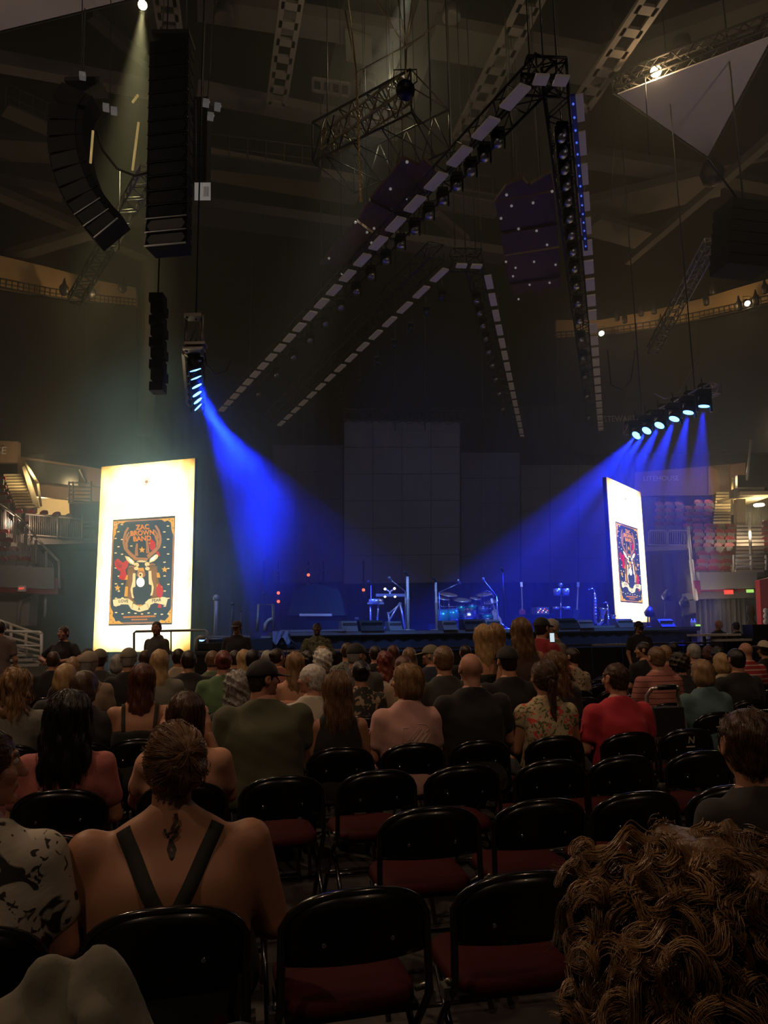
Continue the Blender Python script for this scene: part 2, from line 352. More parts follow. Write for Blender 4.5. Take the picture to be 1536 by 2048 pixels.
    ell(835, 590, 52, 85, 6, 3); poly([(780, 540), (825, 480), (860, 550)], 6, 3); poly([(890, 700), (940, 690), (970, 775), (930, 760)], 6, 3); poly([(765, 555), (800, 545), (800, 575)], 7, 1)
    ell(955, 1350, 58, 110, 7, 3); poly([(905, 1300), (940, 1205), (990, 1290)], 7, 3); poly([(930, 1560), (975, 1560), (985, 1620), (920, 1620)], 7, 3); poly([(985, 1265), (1010, 1275), (985, 1290)], 8, 1)
    star(655, 670, 58); star(1035, 990, 58); star(228, 1305, 58)
    def words(txt, cx, cy_, s, c, k, rot=-.08, bold=True, sx=1.0):
        v, f = text_mesh(txt, 1.0, bold); mb.m = c
        mb.add([CP(cx + (x * sx * math.cos(rot) + y * math.sin(rot)) * s, cy_ + (x * sx * math.sin(rot) - y * math.cos(rot)) * s, k) for x, y, z in v], f)
    words('ZAC', 675, 295, 112, 7, 6, sx=1.0); words('BROWN', 668, 392, 112, 7, 6, sx=.95); words('BAND', 665, 488, 112, 7, 6, sx=1.0)
    words('ZAC', 671, 290, 112, 1, 5, sx=1.02); words('BROWN', 664, 387, 112, 1, 5, sx=.97); words('BAND', 661, 483, 112, 1, 5, sx=1.02)
    words('LOVE', 335, 1520, 70, 8, 7, .0); words('FEAR', 900, 1500, 70, 8, 7, -.1); words('&', 605, 1640, 60, 8, 7, 0)
    stroke([(320, 1780), (885, 1755)], 34, 3, 5); stroke([(460, 1818), (740, 1808)], 26, 3, 5)
    for i in range(22): stroke([(330 + i * 25, 1779 - i), (346 + i * 25, 1778 - i)], 26, 4, 7)
    for i in range(11): stroke([(470 + i * 25, 1817 - i * .5), (486 + i * 25, 1816 - i * .5)], 20, 4, 7)
    mb.build('poster_picture', PC, t)
    mb = MB(); mb.m = 0; c = (.5, .895)
    for i in range(24): 
        a0 = 2 * math.pi * i / 24; a1 = a0 + 2 * math.pi / 24
        mb.add([S(c[0] + .036 * k * math.cos(a), c[1] + .019 * k * math.sin(a), .005) for k, a in ((1, a0), (1, a1), (.82, a1), (.82, a0))], [(0, 1, 2, 3)])
    mb.add([S(c[0] + .02 * math.cos(q), c[1] + .011 * math.sin(q), .005) for q in (0.3, 1.6, 2.6, 3.6, 4.7, 5.6)], [tuple(range(6))])
    mb.build('emblem', [glow('emblem_tan', (.9, .52, .2), .85)], t)
    return t
A = P(203, 935, 21.4); B = P(390, 915, 20.5); zb = P(290, 1303, 21).z
build_screen('tall glowing white and gold screen with deer poster, left of the stage', A, B, zb, (A.z + B.z) / 2, .12)
A2 = P(1213, 953, 23.5); B2 = P(1281, 985, 26.3); zb2 = P(1262, 1244, 24.9).z
build_screen('narrow-looking glowing deer poster screen angled at the right of the stage', A2, B2, zb2, (A2.z + B2.z) / 2, .12)
# ------------------------------------------------------------------ the hall: floor, walls, roof
FLOORM = mat('arena_floor', (0.045, 0.04, 0.038), 0.55, var=0.3, scale=1.5, bump=0.1)
fl = MB().box((2, 22, -0.1), (96, 70, 0.2)).build('floor', FLOORM); struct(fl)
WALLM = mat('black_curtain_wall', (0.006, 0.0068, 0.0075), 0.9, var=0.3, scale=3, stretch=(6, 6, .2))
CEILM = mat('dark_roof_deck', (0.012, 0.010, 0.009), 0.9, var=0.4, scale=.6)
struct(MB().box((2, 55.2, 13.5), (96, .4, 27)).build('wall_back', WALLM))
struct(MB().box((-38.2, 22, 13.5), (.4, 66, 27)).build('wall_left', WALLM))
struct(MB().box((42.2, 22, 13.5), (.4, 66, 27)).build('wall_right', WALLM))
struct(MB().box((2, 22, 27.2), (96, 70, .4)).build('ceiling', CEILM))

def pbox(mb, x0, y0, x1, y1, y, depth=0.3):          # upright slab whose front face spans two photo corners at distance y
    a = P(x0, y1, y); b = P(x1, y1, y); c = P(x1, y0, y); d = P(x0, y0, y)
    return mb.prism([a, b, c, d], (0, depth, 0))
def pquad(mb, pts, ys, depth=0.3):
    if not hasattr(ys, '__len__'): ys = [ys] * len(pts)
    return mb.prism([P(x, y, q) for (x, y), q in zip(pts, ys)], (0, depth, 0))
def pline(mb, x0, y0, x1, y1, y, r=0.03, ye=None, n=6):
    return mb.tube([P(x0, y0, y), P(x1, y1, ye or y)], r, n)

# curved black drapes of the closed upper bowl, left and right
def bowl_wall(name, pts, depth, m):
    mb = MB(); 
    for (x0, yt0, yb0, d0), (x1, yt1, yb1, d1) in zip(pts, pts[1:]):
        mb.prism([P(x0, yb0, d0), P(x1, yb1, d1), P(x1, yt1, d1), P(x0, yt0, d0)], (0, depth, 0))
    return struct(mb.build(name, m))
OCHRE = mat('ochre_fascia_plaster', (0.40, 0.28, 0.14), 0.8, var=0.1, scale=.8)
bowl_wall('wall_upper_bowl_left', [(-60, 560, 905, 33), (60, 580, 905, 36), (170, 600, 905, 39), (272, 612, 905, 41)], .4, WALLM)
bowl_wall('trim_1', [(-60, 498, 566, 33.0), (0, 511, 575, 34.3), (100, 535, 592, 37), (200, 562, 604, 39.5), (272, 575, 611, 41)], .3, OCHRE)
bowl_wall('wall_upper_bowl_right', [(1112, 672, 905, 46), (1250, 660, 905, 43), (1400, 635, 905, 39), (1600, 590, 905, 34)], .4, WALLM)
bowl_wall('trim_2', [(1112, 640, 676, 46), (1200, 640, 668, 44), (1300, 622, 655, 41.5), (1400, 598, 637, 39), (1480, 574, 620, 37), (1600, 540, 590, 34)], .3, OCHRE)
# catwalk rail running under each ochre band
def catwalk(label, pts, n):
    mb = MB(); lo = [P(x, y, d - .3) for x, y, d in pts]; hi = [p + Vector((0, 0, .45)) for p in lo]
    mb.tube(lo, .05, 6); mb.tube(hi, .03, 6); mb.tube([(a + b) / 2 for a, b in zip(lo, hi)], .02, 5)
    for (a, b), (c, d) in zip(zip(lo, hi), zip(lo[1:], hi[1:])):
        for i in range(n): mb.tube([a.lerp(c, i / n), b.lerp(d, i / n)], .025, 5)
    return tag(mb.build('catwalk_rail', DALU), label, 'railing')
catwalk('dark catwalk railing curving below the ochre band at left', [(-60, 562, 33), (0, 574, 34.3), (100, 593, 37), (200, 606, 39.5), (272, 613, 41)], 9)
catwalk('dark catwalk railing curving below the ochre band at right', [(1112, 678, 46), (1200, 672, 44), (1300, 658, 41.5), (1400, 639, 39), (1480, 622, 37), (1600, 592, 34)], 8)
for p, pw in ((P(30, 545, 31), 200), (P(190, 592, 37), 140), (P(1180, 660, 42), 150), (P(1290, 645, 39), 150), (P(1440, 612, 36), 170), (P(1540, 585, 32.5), 160)):
    l = bpy.data.lights.new('fascia_lamp', 'POINT'); l.energy = pw * .36; l.color = (1, .62, .28); l.shadow_soft_size = .15
    o = bpy.data.objects.new('fascia_lamp', l); COL.objects.link(o); o.location = p
def par(px, py, y, label, r=.13, m=None, em=(1, .8, .5, 12), tilt=(0, -.7, -.7), n=1):
    t = thing('ceiling_floodlight', label, 'floodlight', P(px, py, y))
    q = Vector(tilt).normalized(); M = q.to_track_quat('Z', 'Y').to_matrix()
    mb = MB(); mb.lathe([(r * .6, -r * 2.2), (r * .9, -r * 1.8), (r, -.02)], M, 12); mb.build('housing', BLK, t)
    mb = MB(); mb.lathe([(r * .9, -.02), (r * .9, 0), (.01, .02)], M, 12); mb.build('lens', glow('lens_%s' % label[:12], em[:3], em[3]) if em else BLK, t)
    mb = MB(); mb.tube([(0, 0, 0), (-r * 1.2, 0, r), (-r * 1.2, 0, r * 2.4), (r * 1.2, 0, r * 2.4), (r * 1.2, 0, r), (0, 0, 0)], .015, 5); mb.build('yoke', BLK, t)
    return t
par(1495, 607, 36.2, 'lit floodlight glowing against the right ochre band, near the right edge', .16)
par(1203, 667, 42.5, 'lit floodlight glowing at the left end of the right ochre band', .18)
par(1312, 143, 22, 'bright warm work light burning on the truss beside the white triangle sail', .2, em=(1, .75, .4, 30))
par(285, 10, 20, 'bright warm floodlight at the top of the picture above the tall speaker column', .15, em=(1, .8, .45, 25))
for (x, y, d, s) in ((245, 575-2, 38, 'rounded'), (183, 585, 37.5, 'boxy'), (128, 578, 36.5, 'squat')):
    mb = MB(); p = P(x - (120 if x == 245 else 0), y, d); p = P(x, y, d)
    mb.lathe([(.1, -.35), (.22, -.2), (.24, .1), (.1, .3), (.03, .6)], None, 12, p); tag(mb.build('house_lamp', BLK), '%s dark hanging house lamp silhouetted against the left ochre band' % s, 'lamp')
for i, (x, y, d) in enumerate(((1234, 632, 42), (1249, 637, 41.5), (1282, 622, 40.5), (1308, 618, 40), (1322, 645, 40), (1412, 600, 37.5), (1425, 578, 37), (1478, 610, 36), (1512, 598, 35.5), (1530, 576, 35))):
    mb = MB(); mb.lathe([(.05, -.32), (.15, -.26), (.17, .1), (.08, .25), (.03, .5)], None, 10, P(x, y, d))
    tag(mb.build('house_lamp', BLK), '%s dark house lamp from the left against the right ochre band' % ORD[i], 'lamp', 'house lamps under the right ochre band')
# tall pale column at the left of the stage
mb = MB(); a = P(289, 870, 42.5); b = P(289, 500, 42.5); mb.lathe([(.52, 0), (.52, b.z - a.z + 6)], None, 20, a); struct(mb.build('column_left', mat('column_paint', (.2, .16, .12), .7)))

# ------------------------------------------------------------------ seats of the bowl
SEATM = mat('maroon_seat_plastic', (0.22, 0.022, 0.03), 0.5)
SEATB = mat('grey_seat_shell', (0.15, 0.135, 0.12), 0.6)
def make_bowl_seat():
    t = thing('stadium_seat', 'x', 'seat')
    mb = MB(); pts = [(-.225, .66), (-.225, .75), (-.19, .81), (-.12, .845), (0, .86), (.12, .845), (.19, .81), (.225, .75), (.225, .66)]
    mb.prism([(x, .05 + .03 * math.cos(x * 7), z) for x, z in pts], (0, -.05, 0)); mb.build('backrest', SEATM, t)
    mb = MB(); mb.prism([(x, -.03, z) for x, z in [(-.16, .38), (-.21, .44), (-.215, .655), (-.17, .69), (.17, .69), (.215, .655), (.21, .44), (.16, .38)]], (0, -.05, 0)); mb.build('seat_shell', SEATB, t)
    mb = MB(); mb.prism([(x, -.085, z) for x, z in [(-.12, .40), (-.16, .45), (.16, .45), (.12, .40)]], (0, -.02, 0)); mb.build('seat_pad', SEATM, t)
    mb = MB(); mb.box((0, .02, .2), (.08, .12, .44)); mb.build('seat_bracket', BLK, t)
    return t
seat0 = make_bowl_seat(); used0 = [False]
def put_seat(px, py, y, rz, label, group):
    p = P(px, py, y); loc = (p.x, p.y, p.z - .86)
    if not used0[0]:
        used0[0] = True; seat0.location = loc; seat0.rotation_euler = (0, 0, rz); seat0['label'] = label; seat0['group'] = group; return seat0
    return dup(seat0, loc, rz, label, group)

# ---- left stand
YELLOW = mat('stair_nosing_cream', (0.75, 0.60, 0.34), 0.7, var=.1)
WOODM = mat('brown_wood_panel', (0.20, 0.12, 0.075), 0.7, var=.25, scale=4, stretch=(3, 3, .4))
GREY = mat('grey_ribbon_board', (0.20, 0.185, 0.165), 0.6, var=.05)
DGL = mat('dark_suite_glass', (0.03, 0.03, 0.03), 0.25)
mb = MB(); pquad(mb, [(-40, 925), (35, 925), (35, 883), (-40, 880)], 33.2, .3); pquad(mb, [(35, 990), (205, 1005), (205, 938), (35, 912)], 34, .3); tag(mb.build('wood_panel_wall', WOODM), 'brown wood-panelled wall band above the left stand, rising at its left end', 'wall panel', kind='structure')
vs, fs = text_mesh('SE', 1.0); o_ = P(3, 902, 33.1); mb = MB(); mb.add([(o_.x + x * .5, o_.y - .02, o_.z + y * .5) for x, y, z in vs], fs); tag(mb.build('wall_lettering', WHITEP), 'pale letters at the end of a name on the brown wall, left picture edge', 'sign')
mb = MB(); pquad(mb, [(52, 960), (157, 972), (157, 936), (52, 920)], 33.6, .2); tag(mb.build('suite_window', DGL), 'long dark suite window over the left entrance opening', 'window', kind='structure')
# recess behind the lit opening
CREAM = mat('cream_plaster', (0.62, 0.50, 0.30), 0.8)
mb = MB(); pbox(mb, 70, 960, 142, 1030, 36.5, .2); a = P(70, 962, 33.8); b = P(142, 962, 33.8)
mb.box(((a.x + b.x) / 2, 35.2, a.z + .1), (b.x - a.x, 2.6, .15)); tag(mb.build('entrance_recess', CREAM), 'cream walls and ceiling inside the lit left entrance opening', 'entrance', kind='structure')
pl = P(88, 983, 34.6); mb = MB(); mb.lathe([(.3, -.04), (.32, 0), (.3, .05)], None, 16, pl); tag(mb.build('ceiling_lamp', glow('lamp_cream', (1, .9, .65), 9)), 'round lit ceiling lamp inside the left entrance opening', 'lamp')
def plight(p, e, c=(1, .78, .42), r=.2):
    l = bpy.data.lights.new('lamp_or_fill_light', 'POINT'); l.energy = e; l.color = c; l.shadow_soft_size = r; o = bpy.data.objects.new('lamp_or_fill_light', l); COL.objects.link(o); o.location = p
    if abs(p[1]) > 20 and p[2] < 14: l.energy = e * (2.6 if p[0] < 0 else 1.5)
plight(pl - Vector((0, .2, .4)), 70); plight(P(60, 930, 31.5), 55); plight(P(30, 1040, 27.5), 30, (1, .7, .5)); plight(P(165, 975, 32), 25)  # the lamp's own light first, the rest unseen fills added for this stand
def stair(name, label, rows, y0, y1, m, n):
    t_ = thing(name, label, 'stairs', (0, 0, 0)); mb = MB(); mn = MB()
    (xa, xb, ya), (xc, xd, yb) = rows
    for i in range(n):
        t = i / (n - 1); x0 = xa + (xc - xa) * t; x1 = xb + (xd - xb) * t; yy = ya + (yb - ya) * t; d = y0 + (y1 - y0) * t
        p = P(x0, yy, d); q = P(x1, yy, d); st = abs(y1 - y0) / (n - 1)
        mb.box(((p.x + q.x) / 2, d + st / 2, p.z - .12), (q.x - p.x, st * 1.02, .2))
        mn.box(((p.x + q.x) / 2, d - .01, p.z - .01), (q.x - p.x, .05, .09))
    mb.build('treads', mat('stair_tread_brown', (.16, .12, .08), .8), t_); mn.build('step_nosing', m, t_)
    return t_
stair('aisle_stairs', 'cream-edged aisle stairs climbing the left stand beside red seats', ((8, 42, 950), (33, 68, 1014)), 33.4, 30.0, YELLOW, 12)
mb = MB(); pline(mb, 48, 922, 76, 968, 32.5, .07, 31.5); pline(mb, 76, 968, 82, 1012, 31.5, .05, 30.5); pquad(mb, [(44, 935), (50, 930), (78, 1015), (68, 1015)], [32.6, 32.6, 30.4, 30.4], .12)
tag(mb.build('stair_side_wall', CREAM), 'sloping cream side wall and rail beside the left aisle stairs', 'wall')
mb = MB()
for i in range(6): yy = 964 + i * 8; pline(mb, 138, yy + 1, 182, yy + 3 - i * .4, 30.5, .035)
for x in (138, 146, 182): pline(mb, x, 963, x, 1006, 30.5, .04)
pline(mb, 182, 972, 205, 975, 30.5, .035); pline(mb, 160, 940, 172, 963, 31.5, .06, 30.6)
tag(mb.build('platform_railing', WHITEP), 'white horizontal-bar railing round the platform right of the left entrance', 'railing')
mb = MB(); pquad(mb, [(140, 1042), (200, 1046), (200, 1003), (138, 1003)], 30.8, 1.0); tag(mb.build('platform_block', MAROON), 'maroon block carrying the railed platform on the left', 'platform', kind='structure')
mb = MB(); pquad(mb, [(40, 1090), (195, 1086), (195, 1076), (40, 1068)], 28.5, 2.5); tag(mb.build('walkway_slab', GREY), 'grey edge of the walkway in front of the back-row left seats', 'ledge', kind='structure')
mb = MB(); 
for i in range(28): x = 60 + i * 3.8; pline(mb, x, 1030 + i * .2, x, 1068 + i * .35, 28.4, .014, n=4)
pline(mb, 52, 1028, 116, 1034, 28.4, .035); pline(mb, 118, 1034, 165, 1038, 28.4, .035); pline(mb, 52, 1069, 165, 1078, 28.4, .03)
for x in (60, 116, 165): pline(mb, x, 1030, x, 1078, 28.4, .04)
for i in range(5): pline(mb, 165, 1045 + 8 * i, 196, 1043 + 8 * i, 28.5, .025)
tag(mb.build('balcony_railing', RAIL), 'grey baluster railing along the walkway below the left back seats', 'railing')
for i, (x, y) in enumerate(((13, 1019), (37, 1018), (62, 1019), (87, 1020), (112, 1023), (138, 1026))):
    put_seat(x, y, 29.3, R(-28), '%s maroon seat from the left in the row behind the left baluster rail' % ORD[i], 'left stand back-row seats')
for i, (x, y) in enumerate(((3, 952), (4, 970), (8, 983), (14, 998))):
    put_seat(x, y, 31.5 - i * .4, R(-20), 'maroon seat left of the cream aisle stairs, %s from the top' % ORD[i], 'left stand seats beside the stairs')
for i, (x, y, d) in enumerate(((15, 1074, 27), (1, 1092, 26.4), (25, 1092, 26.4), (2, 1112, 25.8), (27, 1110, 25.8), (50, 1112, 25.8), (8, 1058, 27.6))):
    put_seat(x, y, d, R(-20), '%s maroon seat among those nearest above the left grey ribbon board' % ORD[i], 'left stand seats above the ribbon board')
# raked stand under them
mb = MB(); a = [P(-60, 1135, 25.3), P(66, 1135, 25.3)]
for i in range(5): 
    d = 25.6 + i * .65; p = P(-60, 1132 - i * 16, d); q = P(62 - i * 10, 1132 - i * 16, d); mb.box(((p.x + q.x) / 2, d + .4, p.z / 2 + 1.0), (q.x - p.x, .62, max(.2, p.z - 2.0)))
tag(mb.build('seating_rake', CONC), 'stepped concrete rake carrying the left stand seats', 'stand', kind='structure')
mb = MB(); pquad(mb, [(-60, 1172), (108, 1178), (108, 1136), (-60, 1127)], 25, .25); tag(mb.build('ribbon_board', GREY), 'blank grey ribbon board on the left stand front', 'screen')
mb = MB(); pquad(mb, [(-60, 1182), (116, 1189), (116, 1155), (108, 1155), (108, 1178), (-60, 1172)], 25.05, .5); tag(mb.build('stand_fascia', MAROON), 'maroon fascia edge under the left grey ribbon board', 'fascia', kind='structure')
def exit_sign(cx, cy, y, w, h, label, back, colr, st):
    t = thing('exit_sign', label, 'sign', P(cx, cy, y)); 
    a = P(cx - w / 2, cy + h / 2, y) - P(cx, cy, y); b = P(cx + w / 2, cy - h / 2, y) - P(cx, cy, y)
    mb = MB(); mb.box(((a.x + b.x) / 2, .06, (a.z + b.z) / 2), (b.x - a.x, .08, b.z - a.z)); mb.build('sign_case', back, t)
    v, f = text_mesh('EXIT', 1.0, True); s = (b.x - a.x) * .33; mb = MB(); mb.add([(q[0] * s, 0.005, q[1] * s) for q in v], f); mb.build('sign_letters', glow('exit_red_%d' % int(st), colr, st), t)
exit_sign(43, 1177, 24.9, 17, 12, 'small white exit sign with red letters under the left ribbon board', WHITEP, (1, .08, .05), 1.2)
mb = MB()
for (x0, y0, x1, y1, d) in ((-10, 1003, 30, 1030, 28), (30, 1030, 54, 1050, 27.4), (54, 1050, 75, 1078, 26.8), (75, 1078, 95, 1100, 26), (95, 1100, 118, 1122, 25.2), (118, 1122, 119, 1176, 25)):
    pline(mb, x0, y0, x1, y1, d, .045, d - .6 if x1 < 118 else 25)
for x, y0, y1, d in ((10, 1020, 1060, 27.9), (30, 1032, 1085, 27.3), (52, 1052, 1105, 26.8), (72, 1080, 1127, 26.2), (92, 1103, 1134, 25.4)): pline(mb, x, y0, x, y1, d, .055)
for i in range(34): x = 0 + i * 3.2; pline(mb, x, 1018 + i * 3.3, x, min(1135, 1058 + i * 2.9), 28 - i * .085, .017, n=4)
tag(mb.build('stand_side_railing', RAIL), 'stepped pale railing descending along the end of the left stand', 'railing')
mb = MB(); mb.tube([P(65, 1190, 25.6), P(45, 1200, 25.6), P(38, 1215, 25.6), P(36, 1262, 25.6)], .07, 8); tag(mb.build('drain_pipe', RAIL), 'bent grey pipe hanging below the left stand, nearer its edge of the picture', 'pipe')
mb = MB(); mb.tube([P(92, 1190, 25.4), P(90, 1234, 25.4)], .06, 8); tag(mb.build('drain_pipe', RAIL), 'short straight grey pipe below the corner of the left stand', 'pipe')
# bottom left steps with white rails
t = thing('floor_stairs', 'white metal steps with slanted multi-bar railing at the left edge behind standing people', 'stairs', (0, 0, 0))
mb = MB(); d = 15.5
for i in range(6): pline(mb, -10, 1238 + i * 15, 83, 1268 + i * 11 + 2, d, .028)
for x, y0, y1 in ((-2, 1240, 1335), (22, 1247, 1330), (52, 1257, 1320), (83, 1266, 1322)): pline(mb, x, y0, x, y1, d, .035)
mb.build('hand_railing', WHITEP, t)
mb = MB(); d2 = 14.8; pline(mb, 0, 1262, 79, 1264, d2, .03); pline(mb, 79, 1264, 83, 1268, d2, .03); pline(mb, 83, 1268, 83, 1330, d2, .03); pline(mb, 18, 1290, 83, 1292, d2, .02); pline(mb, 0, 1240, 0, 1330, d2, .03); mb.build('gate_rail', WHITEP, t)
for i in range(4):
    mb = MB(); a = P(18 + i * 13, 1300 + i * 10, 15.2 - i * .1); mb.box((a.x, a.y, a.z), (.55, .3, .05)); mb.build('step', CONC, t)

# ---- right stand
mb = MB(); pquad(mb, [(1270, 992), (1491, 990), (1491, 925), (1417, 932), (1270, 945)], 34.5, .3); tag(mb.build('wood_panel_wall', WOODM), 'brown wood-panelled wall band above the right stand', 'wall panel', kind='structure')
mb = MB(); pquad(mb, [(1417, 990), (1440, 990), (1436, 940), (1417, 932)], 34.3, .1); pquad(mb, [(1462, 987), (1491, 985), (1491, 925), (1460, 930)], 34.3, .1); tag(mb.build('wood_panel', mat('light_wood_panel', (.32, .17, .10), .7, var=.2, scale=3, stretch=(3, 3, .3))), 'lighter tan wood panels on the right brown wall', 'wall panel', kind='structure')
vs, fs = text_mesh('LITEHOUSE', 1.0); o_ = P(1322, 957, 34.3); mb = MB(); mb.add([(o_.x + x * .33, o_.y, o_.z + y * .33) for x, y, z in vs], fs); tag(mb.build('wall_lettering', mat('dim_letters', (.5, .47, .42), .6)), 'pale name lettering on the brown wall seen through the right blue beams', 'sign')
vs, fs = text_mesh('STEWART', 1.0); o_ = P(1240, 838, 42); mb = MB(); mb.add([(o_.x + x * .42, o_.y, o_.z + y * .5) for x, y, z in vs], fs); tag(mb.build('wall_lettering', mat('faint_letters', (.22, .2, .18), .6)), 'faint grey lettering on the dark upper wall left of the right lamp bar', 'sign')
stair('aisle_stairs', 'cream-edged upper aisle stairs left of the right entrance', ((1432, 1462, 986), (1426, 1461, 1045)), 34, 30.4, YELLOW, 11)
stair('aisle_stairs', 'wide pale aisle stairs below the right entrance, divided by a handrail', ((1473, 1528, 1052), (1471, 1527, 1142)), 30.4, 25.4, mat('stair_beige', (.5, .43, .34), .8), 13)
mb = MB(); pline(mb, 1466, 958, 1464, 1028, 33, .06, 31); pline(mb, 1464, 958, 1468, 958, 33, .06); tag(mb.build('stair_handrail', CREAM), 'cream vertical-looking handrail between the upper stairs and right entrance', 'railing')
mb = MB(); pline(mb, 1498, 1026, 1503, 1142, 29.5, .05, 25.8); 
for i in range(6): pline(mb, 1498 + i, 1030 + i * 20, 1498 + i, 1052 + i * 18, 29.5 - i * .7, .035)
tag(mb.build('stair_handrail', WHITEP), 'white central handrail down the wide right stairs', 'railing')
mb = MB(); pbox(mb, 1474, 990, 1536, 1056, 35.5, .2); a = P(1474, 994, 31); b = P(1545, 994, 31); mb.box(((a.x + b.x) / 2, 33, a.z + .1), (b.x - a.x, 4.6, .15)); pquad(mb, [(1474, 1052), (1491, 1052), (1491, 998), (1474, 998)], 31.2, .3)
tag(mb.build('entrance_recess', CREAM), 'cream walls and ceiling inside the right entrance opening', 'entrance', kind='structure')
mb = MB()
for i in range(14): a = P(1492 + i * 3.6, 1050, 33); b = P(1492 + i * 3.6, 1012, 33); mb.tube([a, b], .05 + .02 * (i % 2), 6)
tag(mb.build('entrance_curtain', mat('grey_green_drape', (.07, .065, .05), .9)), 'grey pleated curtain closing the right entrance opening', 'curtain')
for i, (x, y) in enumerate(((1510, 994), (1518, 1010))):
    p = P(x, y, 31.6 + .2 * i); mb = MB(); mb.lathe([(.2, -.05), (.22, 0), (.2, .05)], None, 16, p); tag(mb.build('ceiling_lamp', glow('lamp_cream', (1, .9, .65), 9)), '%s lit ceiling lamp in the right entrance opening' % ('upper', 'lower')[i], 'lamp'); plight(p - Vector((0, .1, .5)), 30)
plight(P(1445, 960, 32), 45); plight(P(1500, 1065, 28), 60, (1, .8, .55)); plight(P(1430, 1095, 26), 14, (1, .75, .55)); plight(P(1530, 850, 36), 20); plight(P(1440, 1212, 24.3), 16, (1, .85, .6)); plight(P(1430, 1120, 23.5), 14, (1, .75, .6)); plight(P(30, 1105, 22.6), 15, (1, .82, .72)); plight(P(20, 1215, 13.6), 9, (1, .85, .7))  # unseen point lights added to brighten the stands, drape and floor steps
mb = MB(); pquad(mb, [(1467, 994), (1532, 990), (1528, 974), (1467, 978)], 30.9, .4); tag(mb.build('balcony_slab', mat('weathered_slab', (.28, .24, .18), .8, var=.3, stretch=(4, 4, 1))), 'grey-brown balcony slab over the right entrance', 'balcony', kind='structure')
mb = MB(); pbox(mb, 1475, 950, 1536, 975, 31.3, .2); tag(mb.build('dark_screen_panel', BLK), 'dark screen panel standing on the right balcony slab', 'screen')
mb = MB(); pquad(mb, [(1506, 880), (1512, 862), (1536, 808), (1600, 790), (1600, 880)], 37, .3); tag(mb.build('suite_wall', mat('lit_suite_wall', (.45, .26, .11), .8)), 'warm lit suite wall at the right edge, level with the lamp bar', 'wall', kind='structure')
plight(P(1540, 850, 34.5), 60)
mb = MB(); mb.tube([P(1494, 960, 31), P(1502, 880, 31)], .06, 6); tag(mb.build('rail_post', RAIL), 'leaning grey post above the right balcony slab', 'post')
rows = [(1001, 32.6, (1397, 1417)), (1013, 32.1, (1378, 1396, 1416)), (1025, 31.6, (1377, 1395, 1415)), (1037, 31.1, (1376, 1393, 1413)),
        (1048, 30.4, (1374, 1394, 1417, 1438, 1461)), (1059, 29.8, (1395, 1418, 1439, 1461)), (1073, 29.2, (1395, 1417, 1439, 1460)), (1087, 28.6, (1396, 1416, 1438, 1459)),
        (1103, 27.4, (1405, 1430, 1454)), (1119, 26.8, (1403, 1429, 1453)), (1133, 26.2, (1402, 1427, 1452))]
for i, (y, d, xs) in enumerate(rows):
    for j, x in enumerate(xs):
        put_seat(x, y - 2, d, R(12), 'maroon seat in the %s row down of the right stand, %s from the left' % (ORD[i], ORD[j]), 'right stand seats left of the stairs')
for i in range(9):
    put_seat(1534, 1040 + i * 11, 30.2 - i * .45, R(12), 'maroon seat right of the wide stairs, %s from the top' % ORD[i], 'right stand seats beyond the stairs')
for i, (y, d) in enumerate(((1003, 33), (1016, 32.4), (1030, 31.8), (1043, 31.2))):
    for j in range(3): put_seat(1318 + j * 20, y, d, R(12), 'dim maroon seat behind the blue beams, row %s down, %s from the bright screen' % (ORD[i], ORD[j]), 'dim seats between the right screen and right stand')
mb = MB()
for i in range(8):
    d = 26.5 + i * .75; p = P(1390 - i * 4, 1146 - i * 14, d); q = P(1468, 1146 - i * 14, d); mb.box(((p.x + q.x) / 2, d + .4, p.z / 2 + 1), (q.x - p.x, .74, max(.2, p.z - 2.2)))
tag(mb.build('seating_rake', CONC), 'stepped concrete rake carrying the right stand seats', 'stand', kind='structure')
mb = MB(); pquad(mb, [(1402, 1180), (1515, 1176), (1514, 1144), (1398, 1144)], 25, .25); tag(mb.build('ribbon_board', GREY), 'blank grey ribbon board on the right stand front', 'screen')
mb = MB(); pquad(mb, [(1390, 1190), (1402, 1190), (1402, 1182), (1515, 1178), (1515, 1184), (1391, 1186), (1391, 1160), (1400, 1160), (1400, 1186)], 25.02, .3); mb = MB(); pbox(mb, 1390, 1161, 1401, 1188, 25.02, .3); pbox(mb, 1401, 1178, 1516, 1183, 25.1, .3); tag(mb.build('stand_fascia', MAROON), 'maroon fascia edge round the right grey ribbon board', 'fascia', kind='structure')
mb = MB(); pquad(mb, [(1392, 1198), (1524, 1195), (1522, 1182), (1392, 1184)], 25.2, 1.2); tag(mb.build('stand_beam', mat('beam_grey', (.10, .09, .08), .7)), 'dark grey beam under the right ribbon board', 'beam', kind='structure')
exit_sign(1459, 1184, 24.9, 16, 9, 'small glowing red exit sign under the right ribbon board', glow('exit_case', (1, .09, .06), .9), (1, .5, .4), 1.6)
mb = MB(); p = P(1500, 1182, 24.9); mb.box(p, (.2, .1, .1)); tag(mb.build('emergency_lamp', glow('green_lamp', (.5, 1, .2), .8)), 'tiny green glowing emergency lamp right of the red exit sign', 'lamp')
DRAPE = mat('grey_green_stage_drape', (.085, .08, .066), .9, var=.2, stretch=(3, 3, .2))
mb = MB(); mb.smooth = True; n = 60; top = []; 
for i in range(n + 1):
    x = 1392 + 97 * i / n; a = P(x, 1266, 25.7); b = P(x, 1196, 25.7); off = .09 * math.sin(i * 1.05) + .04 * math.sin(i * .37)
    top += [(a.x, a.y + off, .02), (b.x, b.y + off, b.z), (b.x, b.y + off + .02, b.z), (a.x, a.y + off + .02, .02)]
